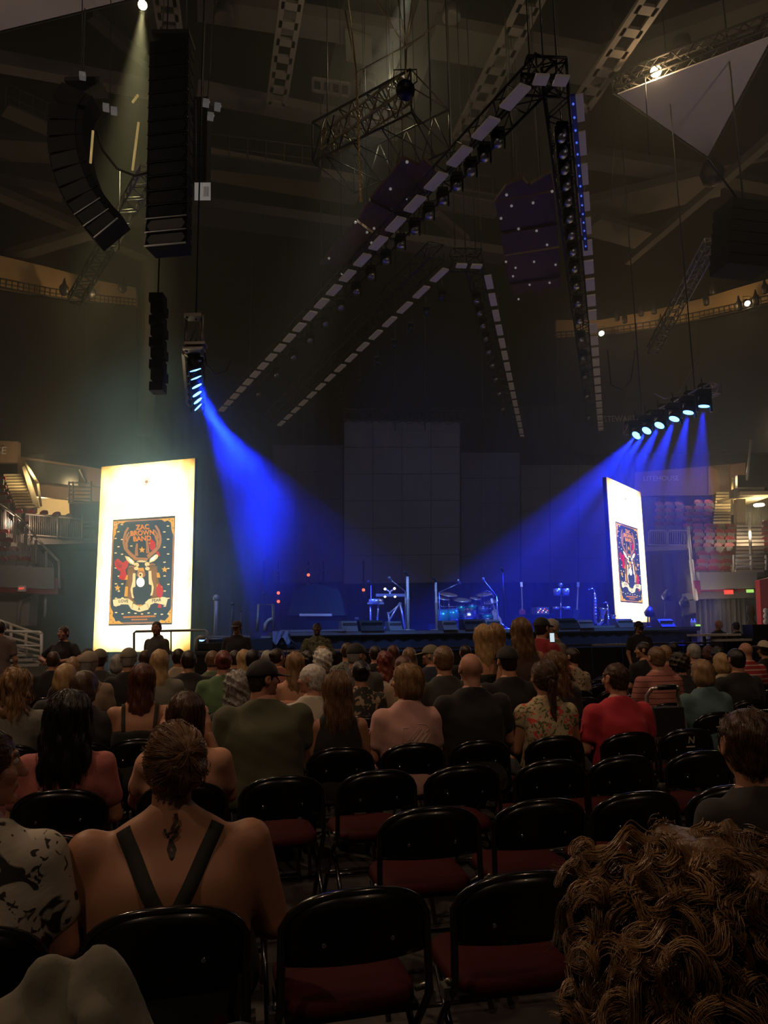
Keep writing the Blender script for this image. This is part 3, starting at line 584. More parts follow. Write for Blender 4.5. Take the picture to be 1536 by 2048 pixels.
mb.add(top, [(i * 4 + k, i * 4 + 4 + k, i * 4 + 4 + (k + 1) % 4, i * 4 + (k + 1) % 4) for i in range(n) for k in range(4)])
tag(mb.build('backstage_curtain', DRAPE), 'grey-green pleated curtain hanging under the right stand', 'curtain')
mb = MB(); pbox(mb, 1489, 1199, 1522, 1275, 26, .15); tag(mb.build('roller_door', mat('green_door', (.05, .075, .06), .6)), 'dark green door panel right of the backstage curtain', 'door')
mb = MB(); pquad(mb, [(1525, 1290), (1560, 1290), (1560, 1150), (1519, 1160)], 24.6, .3); tag(mb.build('red_pillar_banner', mat('red_banner', (.35, .02, .035), .6)), 'red upright panel at the right picture edge under the stand', 'panel')
mb = MB()
for i in range(5): p = P(1532, 1222 + i * 11, 24.5); mb.ball(p, (.09, .03, .1))
tag(mb.build('white_scallop_sign', WHITEP), 'column of white rounded shapes on the red panel at the right edge', 'sign')
mb = MB(); pline(mb, 1376, 1054, 1382, 1120, 27, .05, 25.6); pline(mb, 1382, 1120, 1392, 1200, 25.6, .07, 24.9); pline(mb, 1377, 1056, 1377, 1096, 27, .04)
tag(mb.build('stand_side_railing', WHITEP), 'white railing descending the left end of the right stand', 'railing')
mb = MB(); 
for x0, x1 in ((1297, 1333), (1336, 1377)):
    mb.tube([P(x0, 1090, 28), P(x0, 1064, 28), P(x0 + 3, 1061, 28), P(x1 - 3, 1061, 28), P(x1, 1064, 28), P(x1, 1090, 28), P(x0, 1090, 28)], .03, 6)
    for i in range(1, 9): x = x0 + (x1 - x0) * i / 9; pline(mb, x, 1061, x, 1090, 28, .014, n=4)
tag(mb.build('balcony_railing', RAIL), 'pale baluster railing between the right screen and right stand', 'railing')
mb = MB(); pquad(mb, [(1290, 1103), (1380, 1099), (1380, 1090), (1290, 1094)], 28, 1.5); tag(mb.build('walkway_slab', GREY), 'grey walkway edge under the right baluster railing', 'ledge', kind='structure')
mb = MB(); 
for i in range(3): pline(mb, 1467, 1112 + i * 11, 1536, 1107 + i * 11, 25.3, .035)
for x in (1468, 1503, 1532): pline(mb, x, 1110, x, 1140, 25.3, .045)
tag(mb.build('landing_railing', WHITEP), 'white three-bar railing at the foot of the wide right stairs', 'railing')
# ------------------------------------------------------------------ roof steel
def rbeam(mb, x0, y0, x1, y1, w, h=.5, z=24.0, z1=None):
    mb.bar(PZ(x0, y0, z), PZ(x1, y1, z1 or z), w, h)
def beam(name, label, segs, m=STEEL, cat='beam'):
    mb = MB()
    for s_ in segs: rbeam(mb, *s_)
    return tag(mb.build(name, m), label, cat, kind='structure')
beam('roof_beam', 'long grey roof beam crossing the top left under the white sail', [(-60, 112, 310, 180, .55, .6, 24)])
beam('roof_beam', 'short slanting roof brace in the top left', [(180, 28, 300, 130, .35, .4, 24.6)], DSTEEL)
beam('roof_beam', 'broad roof beam behind the two speaker columns at left', [(-60, 292, 120, 302, 1.6, .3, 24), ], DSTEEL)
beam('roof_beam', 'pair of converging roof braces at far left', [(-40, 358, 125, 388, .8, .5, 23), (-30, 375, 290, 512, .7, .4, 22), (20, 512, 290, 430, .7, .4, 21)], DSTEEL)
beam('roof_beam', 'wide roof beam along the top edge right of the speaker column', [(395, 8, 800, 72, 1.1, .5, 24.5)])
beam('roof_beam', 'grey roof beam crossing behind the perforated truss', [(395, 182, 800, 262, .85, .4, 23)])
beam('roof_beam', 'wide grey roof beam over the central square truss', [(380, 322, 720, 382, 1.7, .4, 21)])
beam('roof_beam', 'lower grey roof beam right of the tall speaker column', [(385, 420, 720, 466, 1.5, .4, 18.5)], DSTEEL)
beam('roof_beam', 'broad roof beam across the top right centre', [(860, 72, 1190, 132, 1.7, .5, 24.5)])
beam('roof_beam', 'slanting roof girder running to the top right corner', [(1165, 140, 1600, -10, 1.5, .6, 24.6), ])
beam('roof_beam', 'long roof brace below the white triangle sail', [(1160, 312, 1420, 352, 1.1, .4, 22.5)])
beam('roof_beam', 'wide roof beam at right behind the tilting truss', [(1165, 425, 1440, 360, 2.2, .4, 22), (1180, 448, 1290, 478, 1.5, .3, 21)])
beam('roof_beam', 'thin light brace slanting to the right edge', [(1255, 523, 1560, 262, .35, .35, 20)], STEEL)
beam('roof_beam', 'dark roof beam at the right edge', [(1440, 355, 1600, 385, .8, .4, 22), (1440, 330, 1600, 300, .3, .3, 22)], DSTEEL)
beam('roof_beam', 'slanting roof plate between the beams at top centre', [(870, 0, 800, 210, 1.2, .2, 25)])
beam('roof_beam', 'long roof beam behind the rear lighting truss', [(770, 478, 1010, 512, 1.0, .4, 19)])
beam('roof_beam', 'roof beam seen between the plank panels', [(860, 392, 1000, 415, 1.3, .4, 21), (870, 430, 930, 480, .5, .3, 20.5)])
struct(MB().prism([PZ(700, -60, 26), PZ(890, -60, 26), PZ(740, 240, 26), PZ(640, 240, 26)], (0, 0, .1)).build('ceiling_panel', mat('pale_roof_panel', (.12, .115, .09), .8)))
def rail(name, label, x0, y0, x1, y1, z, n):
    a = PZ(x0, y0, z); b = PZ(x1, y1, z); mb = MB(); u = Vector((0, 0, .55))
    for k in range(3): mb.tube([a + u * k, b + u * k], .03, 5)
    for i in range(n + 1): q = a.lerp(b, i / n); mb.tube([q, q + u * 2], .03, 5)
    mb.bar(a - Vector((0, 0, .1)), b - Vector((0, 0, .1)), .9, .08)
    return tag(mb.build(name, DSTEEL), label, 'catwalk')
rail('catwalk', 'roof catwalk with railings right of the tall speaker column', 420, 318, 640, 345, 20, 6)
rail('catwalk', 'roof catwalk with railings at far left behind the curved speaker array', 10, 215, 115, 262, 23, 4)
rail('catwalk', 'roof catwalk with railings between the two plank panels', 880, 385, 985, 398, 21, 4)
def perf_truss(label, x0, y0, x1, y1, z, w):
    a = PZ(x0, y0, z); b = PZ(x1, y1, z); mb = MB(); L = (b - a).length; n = max(4, int(L / (w * .95))); x, y, zz, _ = basis(a, b, (0, 0, 1)); d = (b - a) / n
    for s_ in (-1, 1): mb.bar(a + x * s_ * w * .38, b + x * s_ * w * .38, w * .24, .12)
    for i in range(n + 1): q = a + d * i; mb.bar(q - x * w * .4, q + x * w * .4, w * .38, .12)
    return tag(mb.build('perforated_girder', mat('girder_grey', (.20, .165, .145), .7)), label, 'girder', kind='structure')
perf_truss('grey perforated roof girder left of centre at the top', 588, -30, 553, 208, 22, .8)
perf_truss('grey perforated roof girder behind the tall speaker column', 327, -30, 345, 88, 21, .8)
perf_truss('grey perforated roof girder right of centre, running down to the plank panel', 1078, -30, 925, 272, 22, .9)
perf_truss('grey perforated roof girder furthest right, slanting to the truss corner', 1325, -30, 1160, 215, 20, .85)
for x, y, l in ((448, 36, 'left of the first perforated girder'), (737, 174, 'below the pale roof panel'), (903, 37, 'at the top right of centre'), (1365, 98, 'beside the top right work light')):
    p = PZ(x, y, 23.5); mb = MB(); mb.lathe([(.05, .5), (.3, .45), (.34, .1), (.34, 0), (.3, -.02)], None, 20, p); tag(mb.build('roof_speaker', STEEL), 'round pale roof speaker ' + l, 'speaker')
t = thing('ceiling_grille', 'white framed four-pane roof grille left of the hanging chain', 'grille', PZ(663, 175, 22.5)); o_ = t.location.copy()
def rel(q): return Vector(q) - o_
c4 = [rel(PZ(x, y, 22.5)) for x, y in ((626, 157), (699, 168), (698, 194), (626, 181))]
mb = MB()
for i in range(4): mb.bar(c4[i], c4[(i + 1) % 4], .1, .1)
for k in (1, 2, 3): mb.bar(c4[0].lerp(c4[1], k / 4), c4[3].lerp(c4[2], k / 4), .12, .08)
mb.build('grille_frame', STEEL, t); MB().prism([c + Vector((0, 0, .06)) for c in c4], (0, 0, .05)).build('grille_back', BLK, t)
mb = MB(); mb.prism([PZ(x, y, 24) for x, y in ((690, 62), (742, 78), (744, 132), (692, 122))], (0, 0, .15)); tag(mb.build('ceiling_sheet', mat('pale_sheet', (.24, .22, .17), .8)), 'pale square sheet on the roof left of the lamp cables', 'panel')
# ------------------------------------------------------------------ truss helper
def truss(mb, a, b, w=.4, h=.4, n=None, r=.028, rb=.016, up=(0, 0, 1)):
    x, y, z, L = basis(a, b, up); a = Vector(a); b = Vector(b); n = n or max(2, int(L / max(w, .3)))
    cs = [(-1, -1), (1, -1), (1, 1), (-1, 1)]; off = [x * (i * w / 2) + y * (j * h / 2) for i, j in cs]
    for o in off: mb.tube([a + o, b + o], r, 6)
    for i in range(n):
        p = a.lerp(b, i / n); q = a.lerp(b, (i + 1) / n)
        for k in range(4):
            k2 = (k + 1) % 4
            if i % 2: mb.tube([p + off[k], q + off[k2]], rb, 4)
            else: mb.tube([p + off[k2], q + off[k]], rb, 4)
    for k in range(4): mb.tube([b + off[k], b + off[(k + 1) % 4]], rb, 4); mb.tube([a + off[k], a + off[(k + 1) % 4]], rb, 4)
# ------------------------------------------------------------------ white triangular sails in truss frames
SAIL = mat('white_sail_fabric', (0.62, 0.56, 0.56), .85, var=.05, scale=.5)
def sail(label, pts, z):
    t = thing('ceiling_sail', label, 'sail', PZ(*pts[0], z)); o = t.location.copy(); q = [PZ(x, y, z) - o for x, y in pts]
    MB().prism([p + Vector((0, 0, .1)) for p in q], (0, 0, .04)).build('sail_cloth', SAIL, t)
    for i in range(3):
        mb = MB(); truss(mb, q[i] + Vector((0, 0, .5)), q[(i + 1) % 3] + Vector((0, 0, .5)), .35, .5, None, .035, .02); mb.build('frame_truss', DSTEEL, t)
    return t
sail('white triangular sail in a truss frame at the top right', [(1236, 194), (1545, 78), (1416, 318)], 19)
sail('large white sail corner in a truss frame at the top left', [(-60, 82), (285, -2), (-60, -160)], 19)
# ------------------------------------------------------------------ line arrays
def line_array(label, pts, w, hcab, depth, lit_from, yaw, droop=None):
    """pts: world centre points of cabinets from the top down, with their own tilt"""
    t = thing('line_array_speaker', label, 'speaker array', pts[0][0]); o = t.location.copy(); n = len(pts)
    GR = mat('speaker_grille', (.005, .005, .005), .55, var=.2, scale=200); GL = mat('speaker_grille_lit', (.24, .22, .20), .6, var=.3, scale=260)  # paler copy carries the light falling on the lowest cabinets
    for i, (c, tilt) in enumerate(pts):
        M = Matrix.Rotation(yaw, 3, 'Z') @ Matrix.Rotation(tilt, 3, 'X'); c = Vector(c) - o
        mb = MB(); v = []
        for sx, sy, sz in ((-1, -1, -1), (1, -1, -1), (1, -1, 1), (-1, -1, 1), (-.86, 1, -.75), (.86, 1, -.75), (.86, 1, .75), (-.86, 1, .75)): v.append(c + M @ Vector((sx * w / 2, sy * depth / 2, sz * hcab * .47)))
        mb.add(v, [(0, 1, 2, 3), (7, 6, 5, 4), (0, 4, 5, 1), (1, 5, 6, 2), (2, 6, 7, 3), (3, 7, 4, 0)])
        cab = mb.build('speaker_cabinet', BLK2, t)
        mb = MB(); k = .30
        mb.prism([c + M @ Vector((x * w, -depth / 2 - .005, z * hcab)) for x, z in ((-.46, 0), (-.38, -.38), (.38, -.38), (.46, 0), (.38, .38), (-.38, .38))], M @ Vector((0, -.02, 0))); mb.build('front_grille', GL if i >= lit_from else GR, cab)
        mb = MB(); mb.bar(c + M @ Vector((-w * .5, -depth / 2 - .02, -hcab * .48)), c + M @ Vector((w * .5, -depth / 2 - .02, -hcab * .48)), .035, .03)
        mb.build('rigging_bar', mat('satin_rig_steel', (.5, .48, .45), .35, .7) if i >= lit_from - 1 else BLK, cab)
    a, b = Vector(pts[0][0]) - o, Vector((0, 0, 0))
    mb = MB(); mb.box(a + Vector((0, 0, hcab * .9)), (w * .9, depth * 1.3, .12)); mb.build('top_frame', DALU, t)
    for sx in (-.3, .3): mb = MB(); mb.tube([a + Vector((sx * w, 0, hcab)), a + Vector((sx * w * .4, 0, 27.0 - o.z))], .02, 5); mb.build('hoist_chain', DALU, t)
    return t
top = P(347, 92, 17.5); bot = P(340, 506, 17.5); H = top.z - bot.z; n = 15; pts = []
for i in range(n): 
    f = (i + .5) / n; p = top.lerp(bot, f); pts.append((p, R(0 if i < n - 3 else -4 * (i - n + 4))))
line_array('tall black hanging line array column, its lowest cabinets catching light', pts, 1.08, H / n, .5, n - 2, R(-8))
# curved array further left: follows an arc
arc = [(172, 205), (152, 232), (142, 262), (137, 292), (137, 322), (141, 350), (148, 378), (159, 404), (174, 430), (191, 452), (211, 474)]
pts = []
for i, (x, y) in enumerate(arc):
    p = P(x + 6, y, 18.6); 
    j0, j1 = max(0, i - 1), min(len(arc) - 1, i + 1); dx, dy = arc[j1][0] - arc[j0][0], arc[j1][1] - arc[j0][1]
    pts.append((p, 0))
def curved_array(label, arc, y, w, depth, yaw):
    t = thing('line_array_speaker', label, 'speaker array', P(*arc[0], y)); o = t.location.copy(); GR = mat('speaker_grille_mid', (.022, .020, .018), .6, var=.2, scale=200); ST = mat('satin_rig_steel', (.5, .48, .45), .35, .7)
    cs = [P(x, yy, y) for x, yy in arc]
    for i in range(len(cs) - 1):
        a, b = cs[i], cs[i + 1]; d = (b - a); ax = d.normalized(); out = Vector((0, -1, 0)); side = out.cross(ax).normalized()   # side: across the array in the picture
        if side.x < 0: side = -side
        up = side; c = (a + b) / 2 - o; h = d.length
        mb = MB(); v = []
        W2 = w / 2
        for sx, sy, sz in ((-1, -1, -1), (1, -1, -1), (1, -1, 1), (-1, -1, 1), (-1, 1, -1), (1, 1, -1), (1, 1, 1), (-1, 1, 1)): v.append(c + side * (sx * W2) + Vector((0, sy * depth / 2, 0)) + ax * (sz * h * .47))
        mb.add(v, [(0, 1, 2, 3), (7, 6, 5, 4), (0, 4, 5, 1), (1, 5, 6, 2), (2, 6, 7, 3), (3, 7, 4, 0)]); cab = mb.build('speaker_cabinet', BLK2, t)
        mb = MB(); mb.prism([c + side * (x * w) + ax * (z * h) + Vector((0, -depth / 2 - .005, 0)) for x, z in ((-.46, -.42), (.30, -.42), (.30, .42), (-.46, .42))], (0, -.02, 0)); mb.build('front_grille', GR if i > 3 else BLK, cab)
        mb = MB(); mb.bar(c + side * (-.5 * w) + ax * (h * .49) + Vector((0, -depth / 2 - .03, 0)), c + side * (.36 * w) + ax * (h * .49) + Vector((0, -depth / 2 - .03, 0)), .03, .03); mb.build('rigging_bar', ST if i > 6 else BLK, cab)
    mb = MB(); q = cs[0] - o; mb.box(q + Vector((.1, 0, .3)), (w, depth, .12)); mb.tube([q + Vector((0, 0, .3)), q + Vector((-.3, 0, 27 - o.z))], .02, 5); mb.build('top_frame', DALU, t)
    return t
arc = [(165, 195), (146, 225), (141, 256), (140, 287), (143, 318), (150, 348), (161, 378), (174, 404), (190, 426), (207, 448), (226, 468)]
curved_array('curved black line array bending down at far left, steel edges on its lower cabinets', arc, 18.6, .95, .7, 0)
# narrow array behind the tall column with its white notice
tp = P(405, 205, 19.5); bt = P(402, 372, 19.5)
t = thing('line_array_speaker', 'slim dark array behind the right edge of the tall speaker column', 'speaker array', tp); o = t.location.copy()
for i in range(7):
    c = tp.lerp(bt, (i + .5) / 7) - o; mb = MB(); mb.box(c, (.42, .5, (tp.z - bt.z) / 7 * .95)); mb.build('speaker_cabinet', BLK2, t)
mb = MB(); mb.tube([Vector((0, 0, 0)), Vector((0, 0, 27 - o.z))], .02, 5); mb.build('hoist_chain', DALU, t)
mb = MB(); pbox(mb, 389, 365, 421, 400, 19.2, .02); n_ = tag(mb.build('notice_board', mat('notice_white', (.85, .8, .75), .7, emit=(1, .95, .9, .10))), 'small white notice hanging on the slim array beside the tall column', 'sign')  # faint glow put into the notice's white
mb = MB()
for k in range(5): mb.box((P(408 + k * 2.2, 383, 19.17)), (.012, .004, .30))
mb.build('notice_print', BLK).parent = n_
# ------------------------------------------------------------------ moving lights
def moving_head(label, p, aim, s=1.0, lens=None, group=None, name='moving_head_light'):
    t = thing(name, label, 'stage light', p, group=group); z = (Vector(aim) - Vector(p)).normalized(); M = z.to_track_quat('Z', 'Y').to_matrix()
    mb = MB(); mb.lathe([(.05 * s, -.34 * s), (.12 * s, -.30 * s), (.15 * s, -.1 * s), (.145 * s, 0)], M, 14); mb.build('lamp_head', BLK, t)
    mb = MB(); mb.lathe([(.135 * s, -.03 * s), (.14 * s, .005), (.02 * s, .02 * s)], M, 14, z * .01); mb.build('lens', lens or mat('dark_lens', (.12, .12, .16), .12, .5), t)
    mb = MB(); u = Vector((0, 0, 1))
    for k in (-1, 1): mb.bar(Vector((k * .18 * s, 0, -.16 * s)), Vector((k * .18 * s, 0, .24 * s)), .05 * s, .08 * s)
    mb.box((0, 0, .27 * s), (.42 * s, .14 * s, .07 * s)); mb.build('yoke', BLK, t)
    mb = MB(); mb.box((0, 0, .36 * s), (.34 * s, .3 * s, .12 * s)); mb.build('base_box', BLK, t)
    MB().tube([(0, 0, .4 * s), (0, 0, .4 * s + .4)], .02, 5).build('clamp', DALU, t)
    return t
BLENS = glow('blue_lens', (.08, .30, 1.0), 9)
WL = ['uppermost', 'second from the top', 'third from the top', 'fourth from the top', 'fifth from the top', 'lowest']
for i, (p, tt) in enumerate(zip(LL, LT)): moving_head('blue-lit moving light, %s of six on the left ladder truss' % WL[i], p - (tt - p).normalized() * .12, tt, 1.0, BLENS, 'blue lights on the left ladder truss')
WR = ['rightmost', 'second from the right', 'third from the right', 'fourth from the right', 'fifth from the right', 'leftmost']
for i, (p, tt) in enumerate(zip(RL, RT)): moving_head('blue-lit moving light, %s of six on the right lamp bar' % WR[i], p - (tt - p).normalized() * .12, tt, 1.15, BLENS, 'blue lights on the right lamp bar')
# left ladder truss frame: follows the lamps
t = thing('ladder_truss', 'hanging ladder truss carrying the blue lights above the left screen', 'truss', LL[0]); o = t.location.copy()
PALE = mat('pale_truss', (.42, .38, .33), .45, .5)
mb = MB(); A0 = PZ(366, 705, 8.5); A1 = PZ(374, 806, 8.5); A2 = PZ(400, 823, 8.4); B0 = PZ(407, 710, 8.5); B1 = PZ(405, 760, 8.45)
for a, b in ((A0, A1), (A1, A2), (B0, B1), (A0, PZ(378, 712, 8.5))): mb.bar(a - o, b - o, .07, .07)
for i in range(7): mb.bar(A0.lerp(A1, i / 6.5) - o, PZ(407, 712 + i * 15, 8.6) - o, .035, .035)
mb.build('ladder_frame', PALE, t)
mb = MB()
for x, y0, y1 in ((372, 640, 705), (404, 630, 712)): mb.tube([P(x, y0, 17.5) - o, P(x, y1, 17.5) - o], .045, 6)
mb.box(P(388, 634, 17.5) - o, (.42, .3, .09)); mb.box(P(392, 690, 17.5) - o, (.5, .3, .07)); mb.box(P(388, 700, 17.5) - o, (.5, .3, .05)); mb.tube([P(378, 690, 17.5) - o, P(392, 650, 17.5) - o, P(407, 690, 17.5) - o], .02, 5)
mb.build('hoist_bracket', ALU, t)
mb = MB(); mb.tube([P(392, 640, 17.5) - o, P(390, 640, 17.5) - o + Vector((0, 0, 17))], .02, 5); mb.build('hoist_chain', DALU, t)
mb = MB(); mb.tube([P(408, 700, 17.6), P(413, 730, 17.8), P(430, 748, 18.2), P(452, 742, 18.5), P(462, 720, 18.6)], .02, 5); tag(mb.build('cable', DALU), 'cable looping to the right of the left ladder truss', 'cable')
mb = MB(); 
for i in range(9): c = P(316 + (i % 2) * 3, 600 + i * 22, 18.5 + .1 * i); mb.box(c, (.36, .4, .24))
mb.tube([P(316, 590, 18.5), P(315, 590, 18.5) + Vector((0, 0, 17))], .02, 5)
tag(mb.build('hanging_dimmer_stack', BLK2), 'dark stack of small cabinets hanging left of the ladder truss', 'speaker array')
# right lamp bar
t = thing('lamp_bar_truss', 'slanting truss bar carrying six blue lights on the right', 'truss', RL[5]); o = t.location.copy()
a = PZ(1255, 862, 8.75); b = PZ(1432, 776, 8.75); mb = MB(); truss(mb, a - o, b - o, .35, .3, 14, .03, .018); mb.build('truss_frame', PALE, t)
for f in (.2, .8): q = a.lerp(b, f) - o; mb = MB(); mb.tube([q, q + Vector((0, 0, 17))], .02, 5); mb.build('hoist_chain', DALU, t)
for i in range(7):
    q = a.lerp(b, (i + .3) / 7) + Vector((0, .1, .25)); mb = MB(); mb.box(q, (.28, .22, .14)); mb.box(q + Vector((.1, -.12, .05)), (.12, .03, .03)); tag(mb.build('power_box', BLK), '%s power box from the left on top of the right lamp bar' % ORD[i], 'box', 'power boxes on the right lamp bar')
mb = MB(); mb.tube([P(1308, 786, 23), P(1330, 797, 23), P(1360, 785, 23), P(1395, 720, 23)], .025, 5); tag(mb.build('cable', mat('grey_cable', (.3, .28, .25), .6)), 'grey cable sagging above the right lamp bar', 'cable')
mb = MB(); mb.tube([P(1215, 700, 24), P(1222, 770, 24), P(1245, 780, 24), P(1262, 760, 24), P(1270, 700, 24)], .02, 5); tag(mb.build('cable', DALU), 'dark cable loop left of the right lamp bar', 'cable')
# ------------------------------------------------------------------ the two nested V-shaped trusses
DASH = mat('light_strip_diffuser', (0.60, 0.50, 0.46), .5, var=.15, scale=.7, emit=(.75, .6, .5, .035))  # slight emission stands in for light the strips reflect
def dash_leg(parent, o, x0, y0, x1, y1, z, n, wpx, k0=0):
    a = PZ(x0, y0, z); b = PZ(x1, y1, z); L = (b - a).length
    x, y, zz, _ = basis(a, b)
    for i in range(n):
        f = (i + .5) / n; c = a.lerp(b, f); mb = MB(); mb.bar(c - zz * L / n * .34 - o, c + zz * L / n * .34 - o, wpx, .06, (0, 0, 1)); mb.build('light_strip', DASH, parent)
def vtruss(label, legs, z, w, names):
    t = thing('v_truss', label, 'truss', PZ(legs[0][0], legs[0][1], z)); o = t.location.copy()
    for (x0, y0, x1, y1, n) in legs:
        a = PZ(x0, y0, z) - o; b = PZ(x1, y1, z) - o; side = (b - a).cross(Vector((0, 0, 1))).normalized(); 
        c = (PZ(700, 700, z) if True else 0) - o
        if side.dot(c - a) < 0: side = -side
        mb = MB(); truss(mb, a + side * .45 + Vector((0, 0, .45)), b + side * .45 + Vector((0, 0, .45)), .55, .55, None, .035, .02); mb.build('truss_frame', DALU, t)
        dash_leg(t, o, x0, y0, x1, y1, z, n, w)
        for f in (.15, .5, .85): q = a.lerp(b, f) + side * .45 + Vector((0, 0, .7)); mb = MB(); mb.tube([q, Vector((q.x, q.y, 27 - o.z))], .018, 4); mb.build('hoist_chain', DALU, t)
    return t
ZV = 13.5
vtruss('large front V-shaped truss edged with pale light strips', [(440, 824, 1062, 160, 23), (1062, 158, 1142, 162, 2), (1152, 178, 1203, 876, 24)], ZV, .30, None)
vtruss('smaller rear V-shaped truss edged with pale light strips', [(556, 853, 898, 532, 15), (908, 531, 968, 533, 2), (974, 545, 1046, 880, 16)], ZV, .24, None)
vt_n = 0
def fixtures(x0, y0, x1, y1, z, n, dx, s, where, lens=None, skip=()):
    for i in range(n):
        if i in skip: continue
        f = (i + .5) / n; f = f ** .9; x = x0 + (x1 - x0) * f; y = y0 + (y1 - y0) * f; p = PZ(x, y, z)
        moving_head('dark moving light under %s, %s from the bottom' % (where, ORD[i]), p, (p.x + 1.2, p.y - 2.2, 0 + z - 3), s, lens, 'moving lights under ' + where)
CL = mat('catching_lens', (.55, .55, .6), .4, .9)  # brighter lens colour standing in for glints
fixtures(496, 812, 1010, 272, ZV - .3, 17, 0, .85, 'the front truss, left leg', CL)
fixtures(1180, 862, 1122, 260, ZV - .3, 17, 0, .85, 'the front truss, right leg', CL)
fixtures(1010, 838, 950, 590, ZV - .3, 9, 0, .8, 'the rear truss, right leg', CL)
fixtures(660, 822, 900, 580, ZV - .3, 7, 0, .7, 'the rear truss, left leg')
BDOT = glow('blue_led_dot', (.1, .2, 1), .7)
t = thing('blue_led_strip', 'strip of blue lights along the right leg of the front V truss', 'light strip', PZ(1145, 190, ZV - .1)); o = t.location.copy()
mb = MB(); mb.bar(Vector((0, 0, 0)), PZ(1172, 500, ZV - .1) - o, .12, .05); mb.build('strip_backing', mat('deep_blue_tape', (.015, .02, .16), .5, emit=(.02, .04, 1, .008)), t)
mb = MB(); 
for i in range(15): c = Vector((0, 0, -.05)).lerp(PZ(1172, 500, ZV - .15) - o, (i + .5) / 15); mb.ball(c, .03, 6, 4)
mb.build('led_dots', BDOT, t)['kind'] = 'stuff'
# ------------------------------------------------------------------ plank panels hung inside the front truss
PLANK = mat('purple_grey_plank', (.17, .105, .075), .75, var=.3, scale=2.5, stretch=(9, .8, 1), bump=.2)
STUD = mat('steel_stud', (.9, .9, .9), .25, .5, emit=(1, .95, 1, .12))  # glints on the studs given as emission
def plank_set(where, polys, z, dots):
    for i, pl_ in enumerate(polys):
        t = thing('plank_panel', 'purple-grey plank ceiling panel, %s from the top of the %s stack' % (ORD[i], where), 'panel', PZ(pl_[0][0], pl_[0][1], z), group='plank panels of the %s stack' % where); o = t.location.copy()
        zz = z + .12 * (i % 2); q = [PZ(x, y, zz) - o for x, y in pl_]
        MB().prism(q, (0, 0, .1)).build('panel_board', PLANK, t)
        mb = MB(); c = sum(q, Vector()) / len(q); 
        for k in (0, 1): mb.tube([c + Vector((k * .8 - .4, 0, .1)), c + Vector((k * .8 - .4, 0, 27 - o.z))], .012, 4)
        mb.build('hanging_wire', DALU, t)
        for x, y in dots[i]:
            mb = MB(); mb.ball(PZ(x, y, zz) - o - Vector((0, 0, .03)), .045, 6, 4); mb.build('stud', STUD, t)
plank_set('left', [[(805, 318), (838, 332), (848, 318), (876, 348), (852, 378), (790, 340)], [(790, 340), (852, 378), (838, 400), (810, 436), (740, 398)], [(738, 402), (810, 438), (772, 480), (716, 440)], [(714, 444), (768, 484), (742, 520), (706, 530), (640, 530), (672, 488)]], 14.2,
          [[(814, 322)], [(781, 376), (814, 395), (782, 419)], [(748, 455), (711, 443)], [(734, 463), (743, 484), (658, 515), (684, 546)]])
plank_set('right', [[(1012, 372), (1045, 358), (1058, 372), (1070, 364), (1102, 346), (1108, 380), (990, 402)], [(990, 405), (1108, 384), (1114, 446), (1002, 466)], [(1002, 470), (1114, 450), (1117, 492), (1008, 510)], [(1009, 513), (1118, 496), (1121, 552), (1018, 568)], [(1018, 571), (1122, 556), (1122, 576), (1085, 578), (1082, 590), (1058, 580), (1030, 592)]], 14.2,
          [[(1013, 388), (1104, 381)], [(1023, 410), (1066, 404), (1002, 435), (1037, 456), (1101, 450)], [(1094, 488), (1073, 460)], [(1012, 522), (1031, 534), (1068, 522), (1111, 528), (1026, 551)], [(1059, 568), (1037, 597), (1099, 564)]])
# ------------------------------------------------------------------ central square truss, chain, cables
WARMT = mat('warm_lit_truss', (.30, .25, .15), .4, .6)  # warm light on the struts put into the colour
t = thing('square_truss', 'boxy hanging truss with warm-lit struts left of the plank panels', 'truss', PZ(655, 295, 16)); o = t.location.copy()
for (a, b, w_, h_) in (((668, 318), (862, 222), 2.0, 1.3), ((655, 290), (812, 178), .5, .5)):
    mb = MB(); truss(mb, PZ(*a, 16) - o, PZ(*b, 16) - o, w_, h_, 7 if w_ > 1 else 12, .035, .022); mb.build('truss_side', WARMT if w_ < 1 else DALU, t)
for a in ((655, 292), (812, 180), (862, 222)): q = PZ(*a, 16) - o; mb = MB(); mb.tube([q, Vector((q.x, q.y, 27 - o.z))], .02, 4); mb.build('hoist_chain', DALU, t)
plight(PZ(790, 160, 19), 170, (1, .82, .45), .15)
par(811, 181, 15.2, 'dark motor with warm rim at the top corner of the square truss', .22, em=None)
t = thing('hanging_chain', 'warm-lit chain dropping past the square truss at top centre', 'chain', P(713, 145, 14)); o = t.location.copy()
mb = MB(); a = P(713, 145, 14) - o; b = P(722, 405, 14) - o; n = 60
for i in range(n): c = a.lerp(b, i / n); mb.ball(c, (.035, .035, .035) if i % 2 else (.02, .02, .05), 6, 4)
CH = mat('warm_lit_chain', (.65, .50, .25), .35, .8); mb.build('chain_links', CH, t)  # warm light on chain and cables put into their colour
mb = MB()
for x, y in ((690, 20), (850, 70), (640, -200)): mb.tube([a, P(x, y, 14) - o + (Vector((0, 0, 4)) if y < 0 else Vector())], .014, 4)
mb.build('bridle_cable', CH, t)
for i, (pts_) in enumerate((((735, -30), (812, 98)), ((790, -30), (814, 98)), ((828, -30), (813, 95)), ((813, 98), (811, 175)), ((870, 50), (813, 98)))):
    mb = MB(); mb.tube([P(*pts_[0], 15.2), P(*pts_[1], 15.2)], .012, 4); tag(mb.build('rigging_cable', CH), 'thin warm-lit rigging cable, %s of those meeting above the square truss' % ORD[i], 'cable', 'cables above the square truss')
